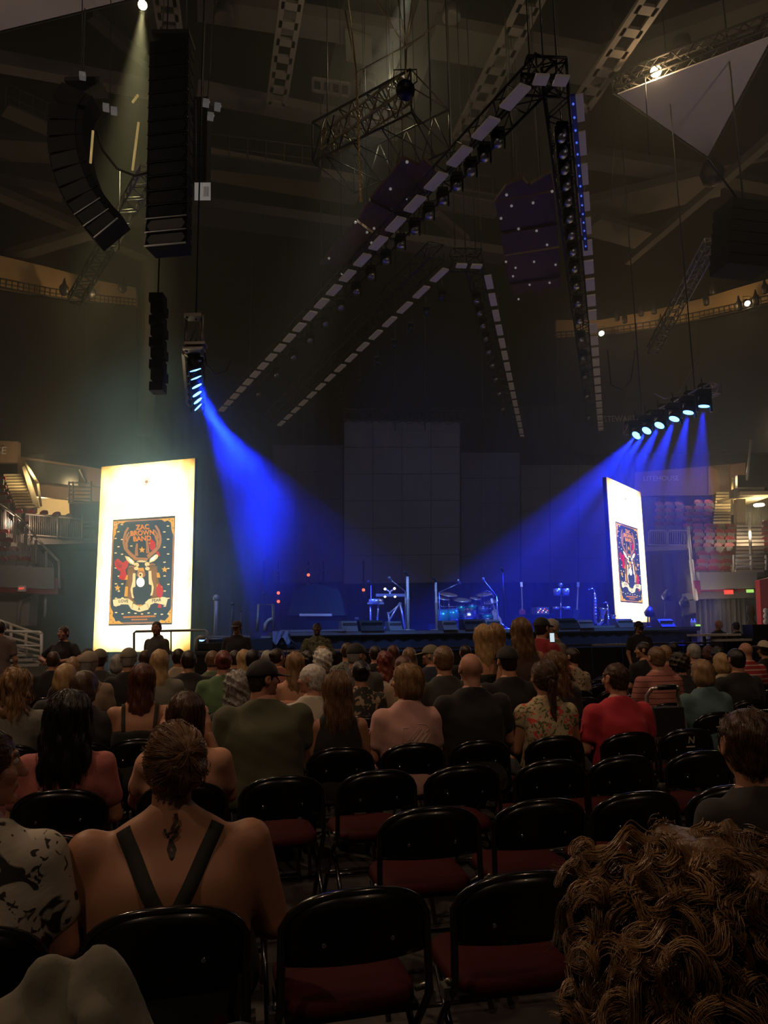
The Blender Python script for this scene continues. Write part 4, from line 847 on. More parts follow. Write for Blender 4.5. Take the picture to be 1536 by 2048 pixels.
for i, (x0, y0, x1, y1, d) in enumerate(((165, -40, 163, 150, 18), (222, -40, 220, 200, 18), (430, 0, 415, 200, 19), (668, 230, 655, 290, 16), (1175, 300, 1155, 560, 24), (1230, 260, 1222, 400, 24), (1290, 150, 1298, 310, 21), (790, 440, 790, 860, 33), (850, 440, 850, 860, 33), (960, 460, 965, 870, 33), (240, 340, 238, 500, 20), (392, 200, 392, 360, 19))):
    mb = MB(); mb.tube([P(x0, y0, d), P(x1, y1, d)], .015 if d < 25 else .02, 4); tag(mb.build('rigging_cable', DALU), 'thin dark hanging cable, %s of the loose ones counted from the left group' % ORD[i], 'cable', 'loose dark hanging cables')
# bright vertical glints left of the tall column, put into the steel as glow
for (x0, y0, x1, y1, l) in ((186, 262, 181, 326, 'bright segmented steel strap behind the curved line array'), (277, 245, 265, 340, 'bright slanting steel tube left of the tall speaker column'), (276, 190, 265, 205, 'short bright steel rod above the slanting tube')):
    mb = MB(); mb.tube([P(x0, y0, 18.2), P(x1, y1, 18.2)], .035, 6); tag(mb.build('steel_strap', mat('glint_glow_steel', (.9, .68, .32), .3, .6, emit=(1, .7, .25, .25))), l, 'rigging')
mb = MB(); mb.tube([P(193, 262, 18.8), P(205, 300, 18.8), P(235, 338, 18.8), P(270, 352, 18.8), P(298, 345, 18.8)], .035, 5); tag(mb.build('cable_bundle', DALU), 'thick dark cable bundle sagging from the curved array to the tall column', 'cable')
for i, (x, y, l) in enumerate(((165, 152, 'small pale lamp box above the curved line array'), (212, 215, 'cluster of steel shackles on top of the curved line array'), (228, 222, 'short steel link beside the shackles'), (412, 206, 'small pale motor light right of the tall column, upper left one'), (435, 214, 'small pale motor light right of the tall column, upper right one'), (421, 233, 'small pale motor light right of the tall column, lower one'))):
    mb = MB(); p = P(x, y, 18.0); mb.box(p, (.16, .2, .12), .3); mb.ball(p + Vector((.08, -.1, -.05)), .05, 8, 5); tag(mb.build('rigging_motor', mat('motor_grey', (.35, .33, .31), .4, .5, emit=(1, .95, .9, .05))), l, 'rigging')  # a little glow put into the motor colour
# ladders / trusses running into the distance
t = thing('truss_run', 'dark ladder truss slanting down behind the curved line array', 'truss', P(296, 345, 19)); o = t.location.copy()
mb = MB(); truss(mb, P(296, 345, 19) - o, P(215, 490, 22) - o, .45, .3, 12, .03, .018); mb.build('truss_frame', ALU, t)
mb = MB(); truss(mb, P(215, 490, 22) - o, P(150, 600, 25) - o, .45, .3, 12, .03, .018); mb.build('truss_frame', DALU, t)
t = thing('truss_run', 'thin dark truss slanting down at the right above the lamp bar', 'truss', P(1424, 485, 22)); o = t.location.copy()
mb = MB(); truss(mb, P(1424, 485, 22) - o, P(1305, 700, 29) - o, .4, .3, 26, .03, .018); mb.build('truss_frame', ALU, t)
# right dark array cluster with its tan square baffle
pts = []
tp = P(1488, 415, 21); bt = P(1480, 545, 21)
t = thing('line_array_speaker', 'dark bulky speaker cluster at the right edge below the sail', 'speaker array', tp); o = t.location.copy()
for i in range(6): c = tp.lerp(bt, (i + .5) / 6) - o; mb = MB(); mb.box(c, (1.45, .9, (tp.z - bt.z) / 6 * .94), R(12)); mb.build('speaker_cabinet', BLK2, t)
mb = MB(); mb.tube([Vector((0, 0, 0)), P(1416, 318, 19) - o, ], .03, 5); mb.tube([Vector((0, 0, 0)), Vector((0, 0, 27 - o.z))], .03, 5); mb.build('hoist_chain', DALU, t)
mb = MB(); mb.prism([PZ(x, y, 12.3) for x, y in ((1432, 541), (1466, 519), (1518, 526), (1488, 550))], (0, 0, .1)); tag(mb.build('ceiling_baffle', mat('tan_baffle', (.42, .33, .2), .7, emit=(1, .8, .5, .06))), 'tan square baffle panel under the right-edge speaker cluster', 'panel')  # lit look of the panel helped by emission in its tan
mb = MB(); mb.lathe([(.1, -.5), (.35, -.4), (.45, 0), (.3, .4), (.1, .5)], None, 12, PZ(1424, 345, 18.5)); tag(mb.build('rigging_junction', BLK), 'dark round junction where the sail frame meets the brace', 'rigging')
# work lights that the crew left burning in the roof (some heads are built above), then added uplights
spot('roof_worklight', P(285, 18, 20), P(262, 330, 20.5), 8000, (1, .88, .40), 26, 1.0)
spot('roof_worklight', P(830, -60, 19), P(560, 900, 24), 3500, (1, .97, .7), 24, .9)
plight(P(1312, 150, 21.6), 160, (1, .7, .35), .1)
for q, e in (((-10, 12, 14), 72), ((12, 14, 14), 90), ((2, 6, 16), 52)): area('roof_fill_uplight', q, (q[0] * .8, q[1] + 9, 26), e, (1, .78, .62), .6)  # unseen uplights added to brighten the roof steel
# ------------------------------------------------------------------ the stage
DZ = 1.6
FL_ = P(545, 1262, 18.5); FR_ = P(1400, 1262, 21.6); sd = Vector((FR_.x - FL_.x, FR_.y - FL_.y, 0)).normalized(); sb_ = Vector((-sd.y, sd.x, 0))
SRZ = math.atan2(sd.y, sd.x)
STG = mat('stage_deck_black', (.035, .035, .045), .45, var=.3, scale=3); SKIRT = mat('stage_skirt_cloth', (.004, .004, .007), .95, bump=.2, stretch=(8, 8, .5))
t = thing('stage', 'black raised stage with its dark skirt behind the pit', 'stage', (FL_.x, FL_.y, 0)); o = t.location.copy()
W_ = (FR_ - FL_).length
q = [Vector((0, 0, DZ - .12)), sd * W_ + Vector((0, 0, DZ - .12)), sd * W_ + sb_ * 12 + Vector((0, 0, DZ - .12)), sb_ * 12 + Vector((0, 0, DZ - .12))]
MB().prism(q, (0, 0, .12)).build('stage_deck', STG, t)
mb = MB(); mb.smooth = True; n = 160; vv = []
for i in range(n + 1):
    p = sd * (W_ * i / n) + sb_ * (.12 + .03 * math.sin(i * 1.3)); vv += [(p.x, p.y, 0.0), (p.x, p.y, DZ - .13), (p.x + sb_.x * .03, p.y + sb_.y * .03, DZ - .13), (p.x + sb_.x * .03, p.y + sb_.y * .03, 0)]
mb.add(vv, [(i * 4 + k, i * 4 + 4 + k, i * 4 + 4 + (k + 1) % 4, i * 4 + (k + 1) % 4) for i in range(n) for k in range(4)]); mb.build('stage_skirt', SKIRT, t)
mb = MB(); mb.bar(-sb_ * .02 + Vector((0, 0, DZ - .05)), sd * W_ - sb_ * .02 + Vector((0, 0, DZ - .05)), .03, .08); mb.build('edge_trim', mat('stage_edge_metal', (.25, .25, .28), .35, .7), t)
def OS(px, y, z=DZ):        # a spot on the deck seen at photo column px, distance y
    p = P(px, 1262, y); return Vector((p.x, y, z))
# side wing and low platforms at the left
mb = MB(); a = P(400, 1268, 18.6); b = P(545, 1268, 18.4); mb.prism([(a.x, a.y, 0), (b.x, b.y, 0), (b.x, b.y, 1.45), (a.x, a.y, 1.45)], (0, 6, 0)); tag(mb.build('side_platform', BLK2), 'black side platform joining the left end of the stage', 'platform')
mb = MB(); mb.bar(P(522, 1274, 17.9), P(541, 1274, 17.9), .05, .05); mb.bar(P(400, 1273, 18), P(500, 1273, 18), .04, .04); tag(mb.build('platform_edge', ALU), 'pale metal edge strip in front of the black side platform', 'trim')
def hangclothes():
    mb = MB(); mb.smooth = True; vv = []; n = 10
    for i in range(n + 1):
        x = 545 + 36 * i / n
        for j in range(5):
            y = 1262 + j * (5 + 2 * math.sin(i * .9)) ; p = P(x, y, 18.35 + .05 * math.sin(i * 2 + j)); vv.append(p)
    mb.add(vv, [(i * 5 + j, i * 5 + j + 1, i * 5 + 6 + j, i * 5 + 5 + j) for i in range(n) for j in range(4)])
    tag(mb.build('draped_cloth', mat('blue_cloth', (.12, .13, .2), .8)), 'crumpled cloth draped over the left corner of the stage edge', 'cloth')
hangclothes()
mb = MB(); mb.tube([P(575, 1262, 18.4), P(582, 1280, 18.3), P(598, 1296, 18.2)], .02, 5); tag(mb.build('cable', BLK), 'dark cable hanging off the left stage corner', 'cable')
# crowd barrier segments
i0 = 0
for i in range(17):
    px = 392 + i * 61; ya = 14.3 + i * .13
    a = P(px, 1297, ya); b = P(px + 58, 1297, ya + .13); zt = 1.22
    t = thing('crowd_barrier', 'black barrier panel before the stage, %s from the left' % ORD[i], 'barrier', ((a.x + b.x) / 2, (a.y + b.y) / 2, 0), math.atan2(b.y - a.y, b.x - a.x), 'crowd barrier panels before the stage')
    w = math.hypot(b.x - a.x, b.y - a.y)
    MB().box((0, 0, .6), (w, .05, 1.14)).build('barrier_panel', BLK2, t)
    MB().box((0, 0, zt), (w, .10, .04)).build('top_rail', mat('pale_rail', (.42, .38, .34), .4, .6) if i in (2, 3, 4, 13, 14) else DALU, t)  # some top rails paler than the others
    MB().box((0, .5, .02), (w * .9, .9, .03)).build('foot_plate', DALU, t)
    MB().bar((0, .04, 1.1), (0, .85, .05), .05, .05).build('brace', DALU, t)
# grey pit barrier in front of the left screen
mb = MB(); yb = 18.3
mb.tube([P(268, 1310, yb), P(268, 1266, yb), P(272, 1263, yb), P(410, 1260, yb), P(415, 1264, yb), P(415, 1310, yb)], .03, 6); mb.tube([P(342, 1262, yb), P(342, 1310, yb)], .02, 6)
tag(mb.build('pit_rail', mat('grey_steel_rail', (.35, .33, .3), .4, .6)), 'thin steel guard rail in front of the left glowing screen', 'railing')
mb = MB(); mb.tube([P(393, 1300, 17), P(394, 1278, 17), P(400, 1275, 17), P(410, 1275, 17)], .05, 8); tag(mb.build('cable_ramp_rail', RAIL), 'bent metal post right of the left glowing screen', 'rail')
mb = MB(); p = P(428, 1287, 17.5); mb.box((p.x, p.y, 1.0), (.72, .6, .75)); mb.box((p.x, p.y - .31, 1.25), (.7, .03, .03)); tag(mb.build('flight_case', BLK), 'black flight case between the left screen and the capped guard', 'case')
mb = MB(); mb.box((p.x, p.y, .31), (.8, .7, .62)); tag(mb.build('case_dolly', BLK2), 'dark block under the flight case right of the left screen', 'case')
p = P(403, 1277, 17.2); mb = MB(); mb.ball(p, (.09, .09, .07), 10, 6); tag(mb.build('work_lamp', glow('cool_lamp', (.35, .6, 1), 1.5)), 'small bluish glowing lamp on the flight case', 'lamp')
# backdrop: drape, video walls
mb = MB(); mb.smooth = True; vv = []; n = 200
for i in range(n + 1): x = -15 + 33 * i / n; y = 45.2 + .15 * math.sin(i * 1.7) ; vv += [(x, y, 0), (x, y, 15.5), (x, y + .05, 15.5), (x, y + .05, 0)]
mb.add(vv, [(i * 4 + k, i * 4 + 4 + k, i * 4 + 4 + (k + 1) % 4, i * 4 + (k + 1) % 4) for i in range(n) for k in range(4)])
tag(mb.build('backdrop_curtain', BLK2), 'huge black pleated backdrop curtain behind the stage', 'curtain')
VW = mat('dim_glow_video_tiles', (.10, .095, .10), .5, var=.06, scale=2, emit=(.5, .5, .62, .009))  # faint emission stands in for light spilling onto the switched-off tiles
VW2 = mat('dim_glow_side_video_tiles', (.06, .055, .06), .5, var=.06, scale=2, emit=(.5, .5, .62, .0035))
def vwall(label, x0, y0, x1, y1, y, m, ye=None, nx=4, ny=6):
    t = thing('video_wall', label, 'video wall', (0, 0, 0)); ye = ye or y
    a = P(x0, y1, y); b = P(x1, y1, ye); c = P(x1, y0, ye); d = P(x0, y0, y); a.z = b.z = DZ + .02 if y1 > 1200 else (a.z + b.z) / 2
    t.location = (a + b) / 2; o = t.location.copy()
    MB().prism([p - o for p in (a, b, c, d)], (0, .25, 0)).build('tile_surface', m, t)
    mb = MB()
    for i in range(nx + 1): mb.bar(a.lerp(b, i / nx) - o - Vector((0, .005, 0)), d.lerp(c, i / nx) - o - Vector((0, .005, 0)), .02, .01)
    for i in range(ny + 1): mb.bar(a.lerp(d, i / ny) - o - Vector((0, .005, 0)), b.lerp(c, i / ny) - o - Vector((0, .005, 0)), .01, .02)
    mb.build('tile_seams', BLK, t)
    return t
vwall('tall dark grey centre video wall behind the stage', 688, 842, 920, 1166, 33, VW)
vwall('dark left video wing beside the centre video wall', 545, 890, 686, 1165, 33.4, VW2, None, 3, 5)
vwall('dark right video wing beside the centre video wall', 922, 905, 1040, 1165, 33.4, VW2, None, 3, 5)
vwall('dark far right video wing running behind the right beams', 1042, 930, 1212, 1165, 33.8, VW2, 35, 3, 5)
mb = MB(); truss(mb, P(686, 832, 32.8), P(925, 836, 32.8), .5, .5, 18, .035, .02); tag(mb.build('header_truss', DALU), 'dark header truss along the top of the centre video wall', 'truss')
# drum riser and low dark risers
def riser(label, x0, x1, y, dep, h, m=None):
    a = OS(x0, y); b = OS(x1, y); mb = MB(); mb.prism([(a.x, a.y, DZ), (b.x, b.y + .25 * (b.x - a.x), DZ), (b.x, b.y + .25 * (b.x - a.x), DZ + h), (a.x, a.y, DZ + h)], (-.2 * dep, dep, 0))
    return tag(mb.build('riser', m or BLK2), label, 'platform')
riser('black drum riser under the drum kit', 862, 1000, 24.5, 3, .22)
riser('low black riser under the covered keyboard rig at stage left edge', 560, 705, 22.5, 3, .35)
riser('black riser across the back of the stage', 700, 850, 27, 2.2, .5)
# covered keyboard rig
t = thing('covered_keyboard_rig', 'dark cloth-covered keyboard rig with a pale keyboard strip in front', 'keyboard', OS(632, 23.5, DZ + .35)); o = t.location.copy()
mb = MB(); mb.prism([P(x, y, 23.3) - o for x, y in ((575, 1231), (690, 1231), (684, 1198), (676, 1178), (632, 1166), (600, 1176), (586, 1188))], (0, 1.6, 0)); mb.build('cover_cloth', mat('charcoal_cloth', (.03, .03, .036), .9, bump=.3), t)
mb = MB(); a = P(600, 1230, 22.9) - o; b = P(664, 1230, 22.9) - o; mb.bar(a, b, .3, .07); mb.build('keyboard', mat('keyboard_ivory', (.6, .55, .5), .5), t)
# lamp towers with a few red lamps
RED = glow('red_lamp', (1, .12, .05), 2.2)
for k, (x, ys, reds) in enumerate(((528, (1142, 1186), ()), (557, (1141, 1151, 1186, 1203), (2, 3)), (617, (1134, 1150, 1169), (1,)), (647, (1140,), ()), (727, (1180,), (0,)))):
    t = thing('lamp_tower', 'slim tower of small lamps, %s of five from the left behind the stage' % ORD[k], 'lamp tower', OS(x, 29)); o = t.location.copy()
    MB().bar(Vector((0, 0, 0)), P(x, 1122, 29) - o, .07, .07).build('post', BLK, t)
    for j, y in enumerate(ys): mb = MB(); mb.lathe([(.055, 0), (.06, .04), (.02, .05)], Matrix.Rotation(R(90), 3, 'X'), 10, P(x, y, 28.85) - o); mb.build('lamp', RED if j in reds else mat('dim_lamp', (.15, .15, .16), .2, .6), t)
# ------------------------------------------------------------------ microphones and stands
MSTAND = mat('stand_steel', (.55, .55, .58), .3, .8); MIC = mat('mic_black', (.05, .05, .055), .35, .4)
def mic_stand(label, px, y, ytop, boom=None, thick=.018, round_base=True, z0=DZ, m=MSTAND, mic=True):
    b = OS(px, y, z0); top = P(px, ytop, y); t = thing('microphone_stand', label, 'microphone stand', b); h = top.z - b.z
    if round_base: MB().lathe([(.17, 0), (.17, .02), (.03, .035)], None, 18).build('base', MSTAND, t)
    else:
        for k in range(3): a = k * 2.09; MB().tube([(0, 0, .28), (.33 * math.cos(a), .33 * math.sin(a), .01)], .012, 6).build('leg', MSTAND, t)
    MB().lathe([(thick, .02), (thick, h * .55), (thick * 1.25, h * .56), (thick * .8, h * .6), (thick * .8, h - .04)], None, 10).build('pole', m, t)
    if boom: e = P(boom[0], boom[1], y - .1) - b; MB().tube([(0, 0, h - .04), e], .012, 6).build('boom', MSTAND, t)
    else: e = Vector((0, 0, h))
    if mic: 
        d = Vector((-.05, -.12, .05)); g = MB(); g.tube([e - d * .3, e + d], .022, 8); g.ball(e + d * 1.2, .042, 10, 8); g.build('microphone', MIC if not boom else MSTAND, t)
    return t
SPARK = mat('wrapped_pole_white', (.75, .75, .78), .5, var=.5, scale=30)
mic_stand('thick pale wrapped microphone stand at front stage centre-left', 817, 19.8, 1150, None, .046, m=SPARK)
mic_stand('thick pale wrapped microphone stand left of the drum kit', 874, 20.2, 1162, None, .042, m=SPARK)
mic_stand('boom microphone stand reaching left beside the percussion table', 812, 20.6, 1180, (783, 1161))
mic_stand('boom microphone stand reaching right over the left drums', 880, 22, 1182, (920, 1166))
mic_stand('slim microphone stand left of the percussion table', 743, 22.5, 1168, None, .015, False)
mic_stand('boom microphone stand slanting left beside the right cymbal', 996, 23, 1190, (969, 1162), .016, False)
mic_stand('tall dark microphone stand right of the drum kit', 1010, 22, 1142, None, .014, m=MIC)
# ------------------------------------------------------------------ percussion table
t = thing('percussion_table', 'percussion rig on crossed legs with four bright lamps, left of centre stage', 'percussion', OS(780, 22.2)); o = t.location.copy()
def rp(x, y, d=22.2): return P(x, y, d) - o
mb = MB(); mb.bar(rp(752, 1191), rp(810, 1191), .45, .08); mb.build('table_top', MSTAND, t)
for a, b in (((800, 1205), (810, 1250)), ((800, 1205), (765, 1250)), ((758, 1195), (753, 1240)), ((803, 1206), (775, 1230)), ((776, 1224), (781, 1246))): MB().tube([rp(*a), Vector((rp(*b).x, rp(*b).y, 0.0 if b[1] > 1238 else rp(*b).z))], .03, 6).build('leg', MSTAND, t)
mb = MB(); mb.tube([rp(771, 1178), rp(780, 1184), rp(789, 1177)], .03, 6); mb.tube([rp(780, 1184), rp(781, 1192)], .03, 6); mb.build('lamp_bracket', MSTAND, t)
for x, y in ((770, 1178), (789, 1177), (770, 1193), (790, 1193)): MB().ball(rp(x, y, 22.0), .034, 10, 6).build('bright_lamp', glow('warm_white_dot', (1, .95, .75), 7), t)
mb = MB(); mb.lathe([(.2, 0), (.22, .08), (.21, .16)], None, 16, rp(752, 1209)); mb.lathe([(.03, -.85), (.03, 0)], None, 8, rp(741, 1206)); mb.build('snare_drum', MSTAND, t)
mb = MB(); mb.bar(rp(735, 1207), rp(768, 1207), .35, .05); mb.build('lower_shelf', MSTAND, t)
# ------------------------------------------------------------------ drum kit
GREEN = mat('green_sparkle_shell', (.05, .42, .22), .25, .4, var=.5, scale=40); HEAD = mat('drum_head_white', (.72, .72, .7), .5); BRASS = mat('cymbal_bronze', (.8, .72, .5), .38, .8)
zr = DZ + .22; t = thing('drum_kit', 'sparkling green drum kit with bronze cymbals at centre stage', 'drum kit', OS(930, 25, zr)); o = t.location.copy()
def dp(x, y, d=25.0): return P(x, y, d) - o
def drum(name, c, r, h, M=None, m=GREEN):
    g = MB(); g.lathe([(r, -h / 2), (r, h / 2)], M, 22, c); d = g.build(name, m, t)
    g = MB(); q = M @ Vector((0, 0, h / 2)) if M is not None else Vector((0, 0, h / 2)); g.lathe([(r * .98, 0), (r * .98, .012)], M, 22, Vector(c) + q); g.build('drum_head', HEAD, d)
    for k in (-1, 1): g = MB(); q = (M @ Vector((0, 0, k * h / 2))) if M is not None else Vector((0, 0, k * h / 2)); g.lathe([(r * 1.03, -.015), (r * 1.03, .015)], M, 22, Vector(c) + q); g.build('hoop', CHROME, d)
MF = Matrix.Rotation(R(100), 3, 'X')
drum('bass_drum', dp(938, 1236), .33, .42, MF, mat('bass_drum_shell', (.25, .3, .36), .3, .4)); drum('floor_tom', dp(886, 1232, 24.7), .21, .42); drum('floor_tom', dp(906, 1229, 24.7), .19, .36)
drum('rack_tom', dp(922, 1216), .15, .22, Matrix.Rotation(R(20), 3, 'X')); drum('rack_tom', dp(944, 1214), .15, .22, Matrix.Rotation(R(20), 3, 'X')); drum('rack_tom', dp(966, 1218), .17, .24, Matrix.Rotation(R(18), 3, 'X'), mat('blue_grey_shell', (.2, .26, .32), .3, .5)); drum('snare_drum', dp(975, 1233), .19, .16)
for x, y, r, tl in ((897, 1189, .31, 8), (924, 1200, .32, 4), (968, 1189, .27, -6), (951, 1197, .2, 8), (982, 1204, .25, -14), (887, 1197, .22, 10)):
    M = Matrix.Rotation(R(tl), 3, 'Y') @ Matrix.Rotation(R(17), 3, 'X'); g = MB(); g.lathe([(r, 0), (r * .55, .02), (r * .2, .035), (.02, .05)], M, 24, dp(x, y)); cyo = g.build('cymbal', BRASS, t)
    MB().tube([dp(x, y), Vector((dp(x, y).x, dp(x, y).y, .02))], .014, 6).build('cymbal_stand', CHROME, cyo)
g = MB(); g.tube([dp(880, 1208), dp(884, 1214), dp(960, 1212), dp(990, 1212), dp(992, 1245)], .02, 6); g.build('drum_rack', CHROME, t)
g = MB(); g.tube([dp(975, 1200, 24.6) + Vector((.22 * math.cos(a), 0, .3 * math.sin(a))) for a in [i * .5 for i in range(13)]], .012, 5); g.build('ring_rack', CHROME, t)
# ------------------------------------------------------------------ wedges, boxes
def wedge(label, px, y, w, h, lit=False):
    b = OS(px, y); t = thing('monitor_wedge', label, 'monitor speaker', b, SRZ); d = .5
    g = MB(); g.prism([(-w / 2, -d / 2, 0), (-w / 2, d / 2, 0), (-w / 2, d / 2, h), (-w / 2, -d * .1, h)], (w, 0, 0)); g.build('cabinet', BLK if not lit else mat('lit_wedge_grey', (.10, .10, .11), .5), t)  # lit wedges take a paler grey for the light on them
    g = MB(); g.bar((-w * .45, -d * .26, h * .5), (w * .45, -d * .26, h * .5), .03, h * .7, (0, -.5, 1)); g.build('grille', mat('lit_wedge_grille', (.22, .22, .25), .35, .7) if lit else BLK2, t)
    g = MB(); g.tube([(-w * .3, d * .26, h * .6), (-w * .3, d * .3, h * .9), (w * .3, d * .3, h * .9), (w * .3, d * .26, h * .6)], .015, 5); g.build('handle', MSTAND, t)
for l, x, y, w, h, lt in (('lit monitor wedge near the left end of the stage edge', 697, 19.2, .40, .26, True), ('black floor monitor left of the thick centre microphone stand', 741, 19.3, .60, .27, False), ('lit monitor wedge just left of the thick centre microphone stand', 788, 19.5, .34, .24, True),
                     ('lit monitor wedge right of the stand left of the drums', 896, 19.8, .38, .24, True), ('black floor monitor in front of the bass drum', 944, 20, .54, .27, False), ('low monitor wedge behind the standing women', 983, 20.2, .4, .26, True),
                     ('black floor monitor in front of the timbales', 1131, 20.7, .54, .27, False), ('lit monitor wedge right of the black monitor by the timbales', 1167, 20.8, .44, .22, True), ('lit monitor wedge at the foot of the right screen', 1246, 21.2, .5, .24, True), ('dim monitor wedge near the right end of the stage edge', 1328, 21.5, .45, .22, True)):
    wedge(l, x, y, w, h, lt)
mb = MB(); mb.bar(OS(560, 18.75, DZ + .03), OS(690, 19.0, DZ + .03), .25, .05); tag(mb.build('cable_ramp', mat('ramp_grey', (.14, .14, .16), .5)), 'low cable ramp along the left stage edge', 'cable ramp')
mb = MB(); mb.bar(OS(1170, 21, DZ + .03), OS(1262, 21.4, DZ + .03), .3, .06); tag(mb.build('cable_ramp', mat('ramp_grey', (.14, .14, .16), .5)), 'low cable ramp along the stage edge before the saxophones', 'cable ramp')
def gear(label, px, y, w, d, h, z=DZ, m=None, name='equipment_case'):
    t = thing(name, label, 'case', OS(px, y, z), SRZ); MB().box((0, 0, h / 2), (w, d, h)).build('case_body', m or BLK, t)
    for k in (0, 1): MB().box((0, 0, h * k), (w * 1.02, d * 1.02, .025)).build('edge_strip', DALU, t)
    MB().box((0, -d / 2 - .012, h * .5), (.14, .02, .07)).build('latch', MSTAND, t); return t
gear('black equipment case behind the left monitor wedges', 715, 24, .42, .4, .3); gear('tall dark amplifier cabinet left of the percussion table', 711, 26, .55, .4, .95)
g = gear('black rack table carrying the mixer with red lights', 1070, 24, 1.1, .6, .45)
t = thing('mixer_rack', 'small rack with red and white display lights on the black table', 'mixer', OS(1082, 24, DZ + .465), SRZ); MB().box((0, 0, .11), (.42, .4, .22)).build('rack_body', mat('rack_grey', (.2, .2, .24), .4), t)
for i in range(8): MB().box((-.17 + .045 * i, -.21, .06 + .05 * (i % 3)), (.025, .02, .02)).build('display_light', RED if i % 2 else glow('white_dot', (1, .9, .9), 2.5), t)
# timbales and tripod
t = thing('timbales', 'pair of pale timbales on a tripod stand right of the mixer', 'drums', OS(1122, 23.4)); o = t.location.copy()
for x in (1114, 1131): g = MB(); g.lathe([(.115, -.1), (.12, .1)], None, 18, P(x, 1184, 23.4) - o); g.build('timbale_shell', MSTAND, t)
g = MB(); g.bar(P(1107, 1191, 23.4) - o, P(1138, 1191, 23.4) - o, .05, .04); g.build('cross_bar', CHROME, t); MB().tube([(0, 0, .2), P(1122, 1191, 23.4) - o], .02, 6).build('pole', CHROME, t)
for a in (0.3, 2.4, 4.5): MB().tube([(0, 0, .35), (.4 * math.cos(a), .4 * math.sin(a), .01)], .014, 6).build('leg', CHROME, t)
for x in (1112, 1134): g = MB(); g.lathe([(.1, -.04), (.1, .04)], None, 14, P(x, 1216, 23.4) - o); g.tube([P(x, 1216, 23.4) - o, P(1122, 1214, 23.4) - o], .012, 5); g.build('small_drum', MSTAND, t)
g = MB(); g.tube([P(1122, 1190, 23.4) - o, P(1121, 1172, 23.4) - o], .012, 5); g.ball(P(1121, 1170, 23.4) - o, .07, 10, 6); g.build('cowbell', MSTAND, t)
# guitars on stands
def guitar(label, px, y, h, tilt, col):
    b = OS(px, y); t = thing('guitar', label, 'guitar', b); M = Matrix.Rotation(R(tilt), 3, 'Y') @ Matrix.Rotation(R(-8), 3, 'X')
    body = [(-.10, .14), (-.16, .22), (-.17, .33), (-.13, .42), (-.10, .48), (-.13, .55), (-.12, .63), (-.05, .68), (.05, .68), (.12, .63), (.13, .55), (.10, .48), (.13, .42), (.17, .33), (.16, .22), (.10, .14)]
    g = MB(); g.prism([M @ Vector((x * .8, 0, z)) for x, z in body], M @ Vector((0, .06, 0))); g.build('guitar_body', col, t)
    g = MB(); g.bar(M @ Vector((0, -.02, .6)), M @ Vector((0, -.02, h - .15)), .045, .03, (0, 1, 0)); g.build('neck', mat('guitar_neck', (.35, .2, .1), .4), t)
    g = MB(); g.bar(M @ Vector((0, -.02, h - .16)), M @ Vector((0, -.02, h)), .08, .025, (0, 1, 0)); g.build('headstock', MSTAND, t)
    for s_ in (-1, 1): MB().tube([M @ Vector((s_ * .08, .05, .3)), (s_ * .18, .25, .01)], .012, 5).build('stand_leg', MSTAND, t)
guitar('guitar on a stand, slim neck lit pink, right of the tall dark microphone stand', 1046, 24.5, 1.55, 2, mat('guitar_red', (.4, .05, .06), .2, .1, coat=.5))
guitar('guitar on a stand between the timbales and the large saxophone', 1152, 24, 1.5, 8, mat('guitar_black', (.02, .02, .022), .2, coat=.5))
guitar('guitar leaning behind the black floor monitor right of the drum kit', 1000, 24.6, 1.05, -12, mat('guitar_blond', (.55, .38, .2), .3, coat=.5))
# saxophones
def sax(label, px, y, s, flip=1):
    b = OS(px, y); t = thing('saxophone', label, 'saxophone', b); BR = mat('saxophone_lacquer', (.62, .5, .26), .18, .95)
    k = flip * s
    g = MB(); g.tube([(.0 * k, 0, 1.02 * s), (.02 * k, 0, .9 * s), (.0, 0, .6 * s), (-.02 * k, 0, .3 * s), (.0 * k, 0, .16 * s), (.08 * k, 0, .10 * s), (.16 * k, 0, .17 * s), (.17 * k, 0, .3 * s)], .03 * s, 10, r2=.07 * s); g.build('sax_body', BR, t)
    g = MB(); g.lathe([(.07 * s, 0), (.075 * s, .1 * s), (.10 * s, .22 * s), (.15 * s, .30 * s), (.14 * s, .30 * s), (.06 * s, .15 * s)], Matrix.Rotation(R(12 * flip), 3, 'Y'), 18, (.17 * k, 0, .28 * s)); g.build('bell', BR, t)
    g = MB(); g.tube([(0, 0, 1.0 * s), (.01 * k, 0, 1.1 * s), (-.05 * k, -.02, 1.15 * s), (-.14 * k, -.03, 1.12 * s)], .016 * s, 8); g.build('neck', BR, t)
    g = MB(); g.tube([(-.13 * k, -.03, 1.12 * s), (-.2 * k, -.04, 1.1 * s)], .02 * s, 8); g.build('mouthpiece', BLK, t)
    g = MB()
    for i in range(7): g.lathe([(.035 * s, 0), (.035 * s, .012 * s)], Matrix.Rotation(R(90), 3, 'X'), 8, (.0, -.045 * s, (.3 + .09 * i) * s))
    g.tube([(.04 * k, -.03, .25 * s), (.04 * k, -.03, .85 * s)], .006 * s, 5); g.build('keywork', CHROME, t)['kind'] = 'stuff'
    for a in (0.5, 2.6, 4.7): MB().tube([(0, .03, .2 * s), (.3 * math.cos(a), .3 * math.sin(a), .01)], .012, 5).build('stand_leg', BLK, t)
    return t
sx_ = sax('large baritone saxophone on a stand left of the right screen', 1193, 23.2, 1.05, 1); sx_.location.z += .0
mb = MB(); 
sax('smaller saxophone on a stand at the foot of the right screen', 1218, 22.6, .66, 1)
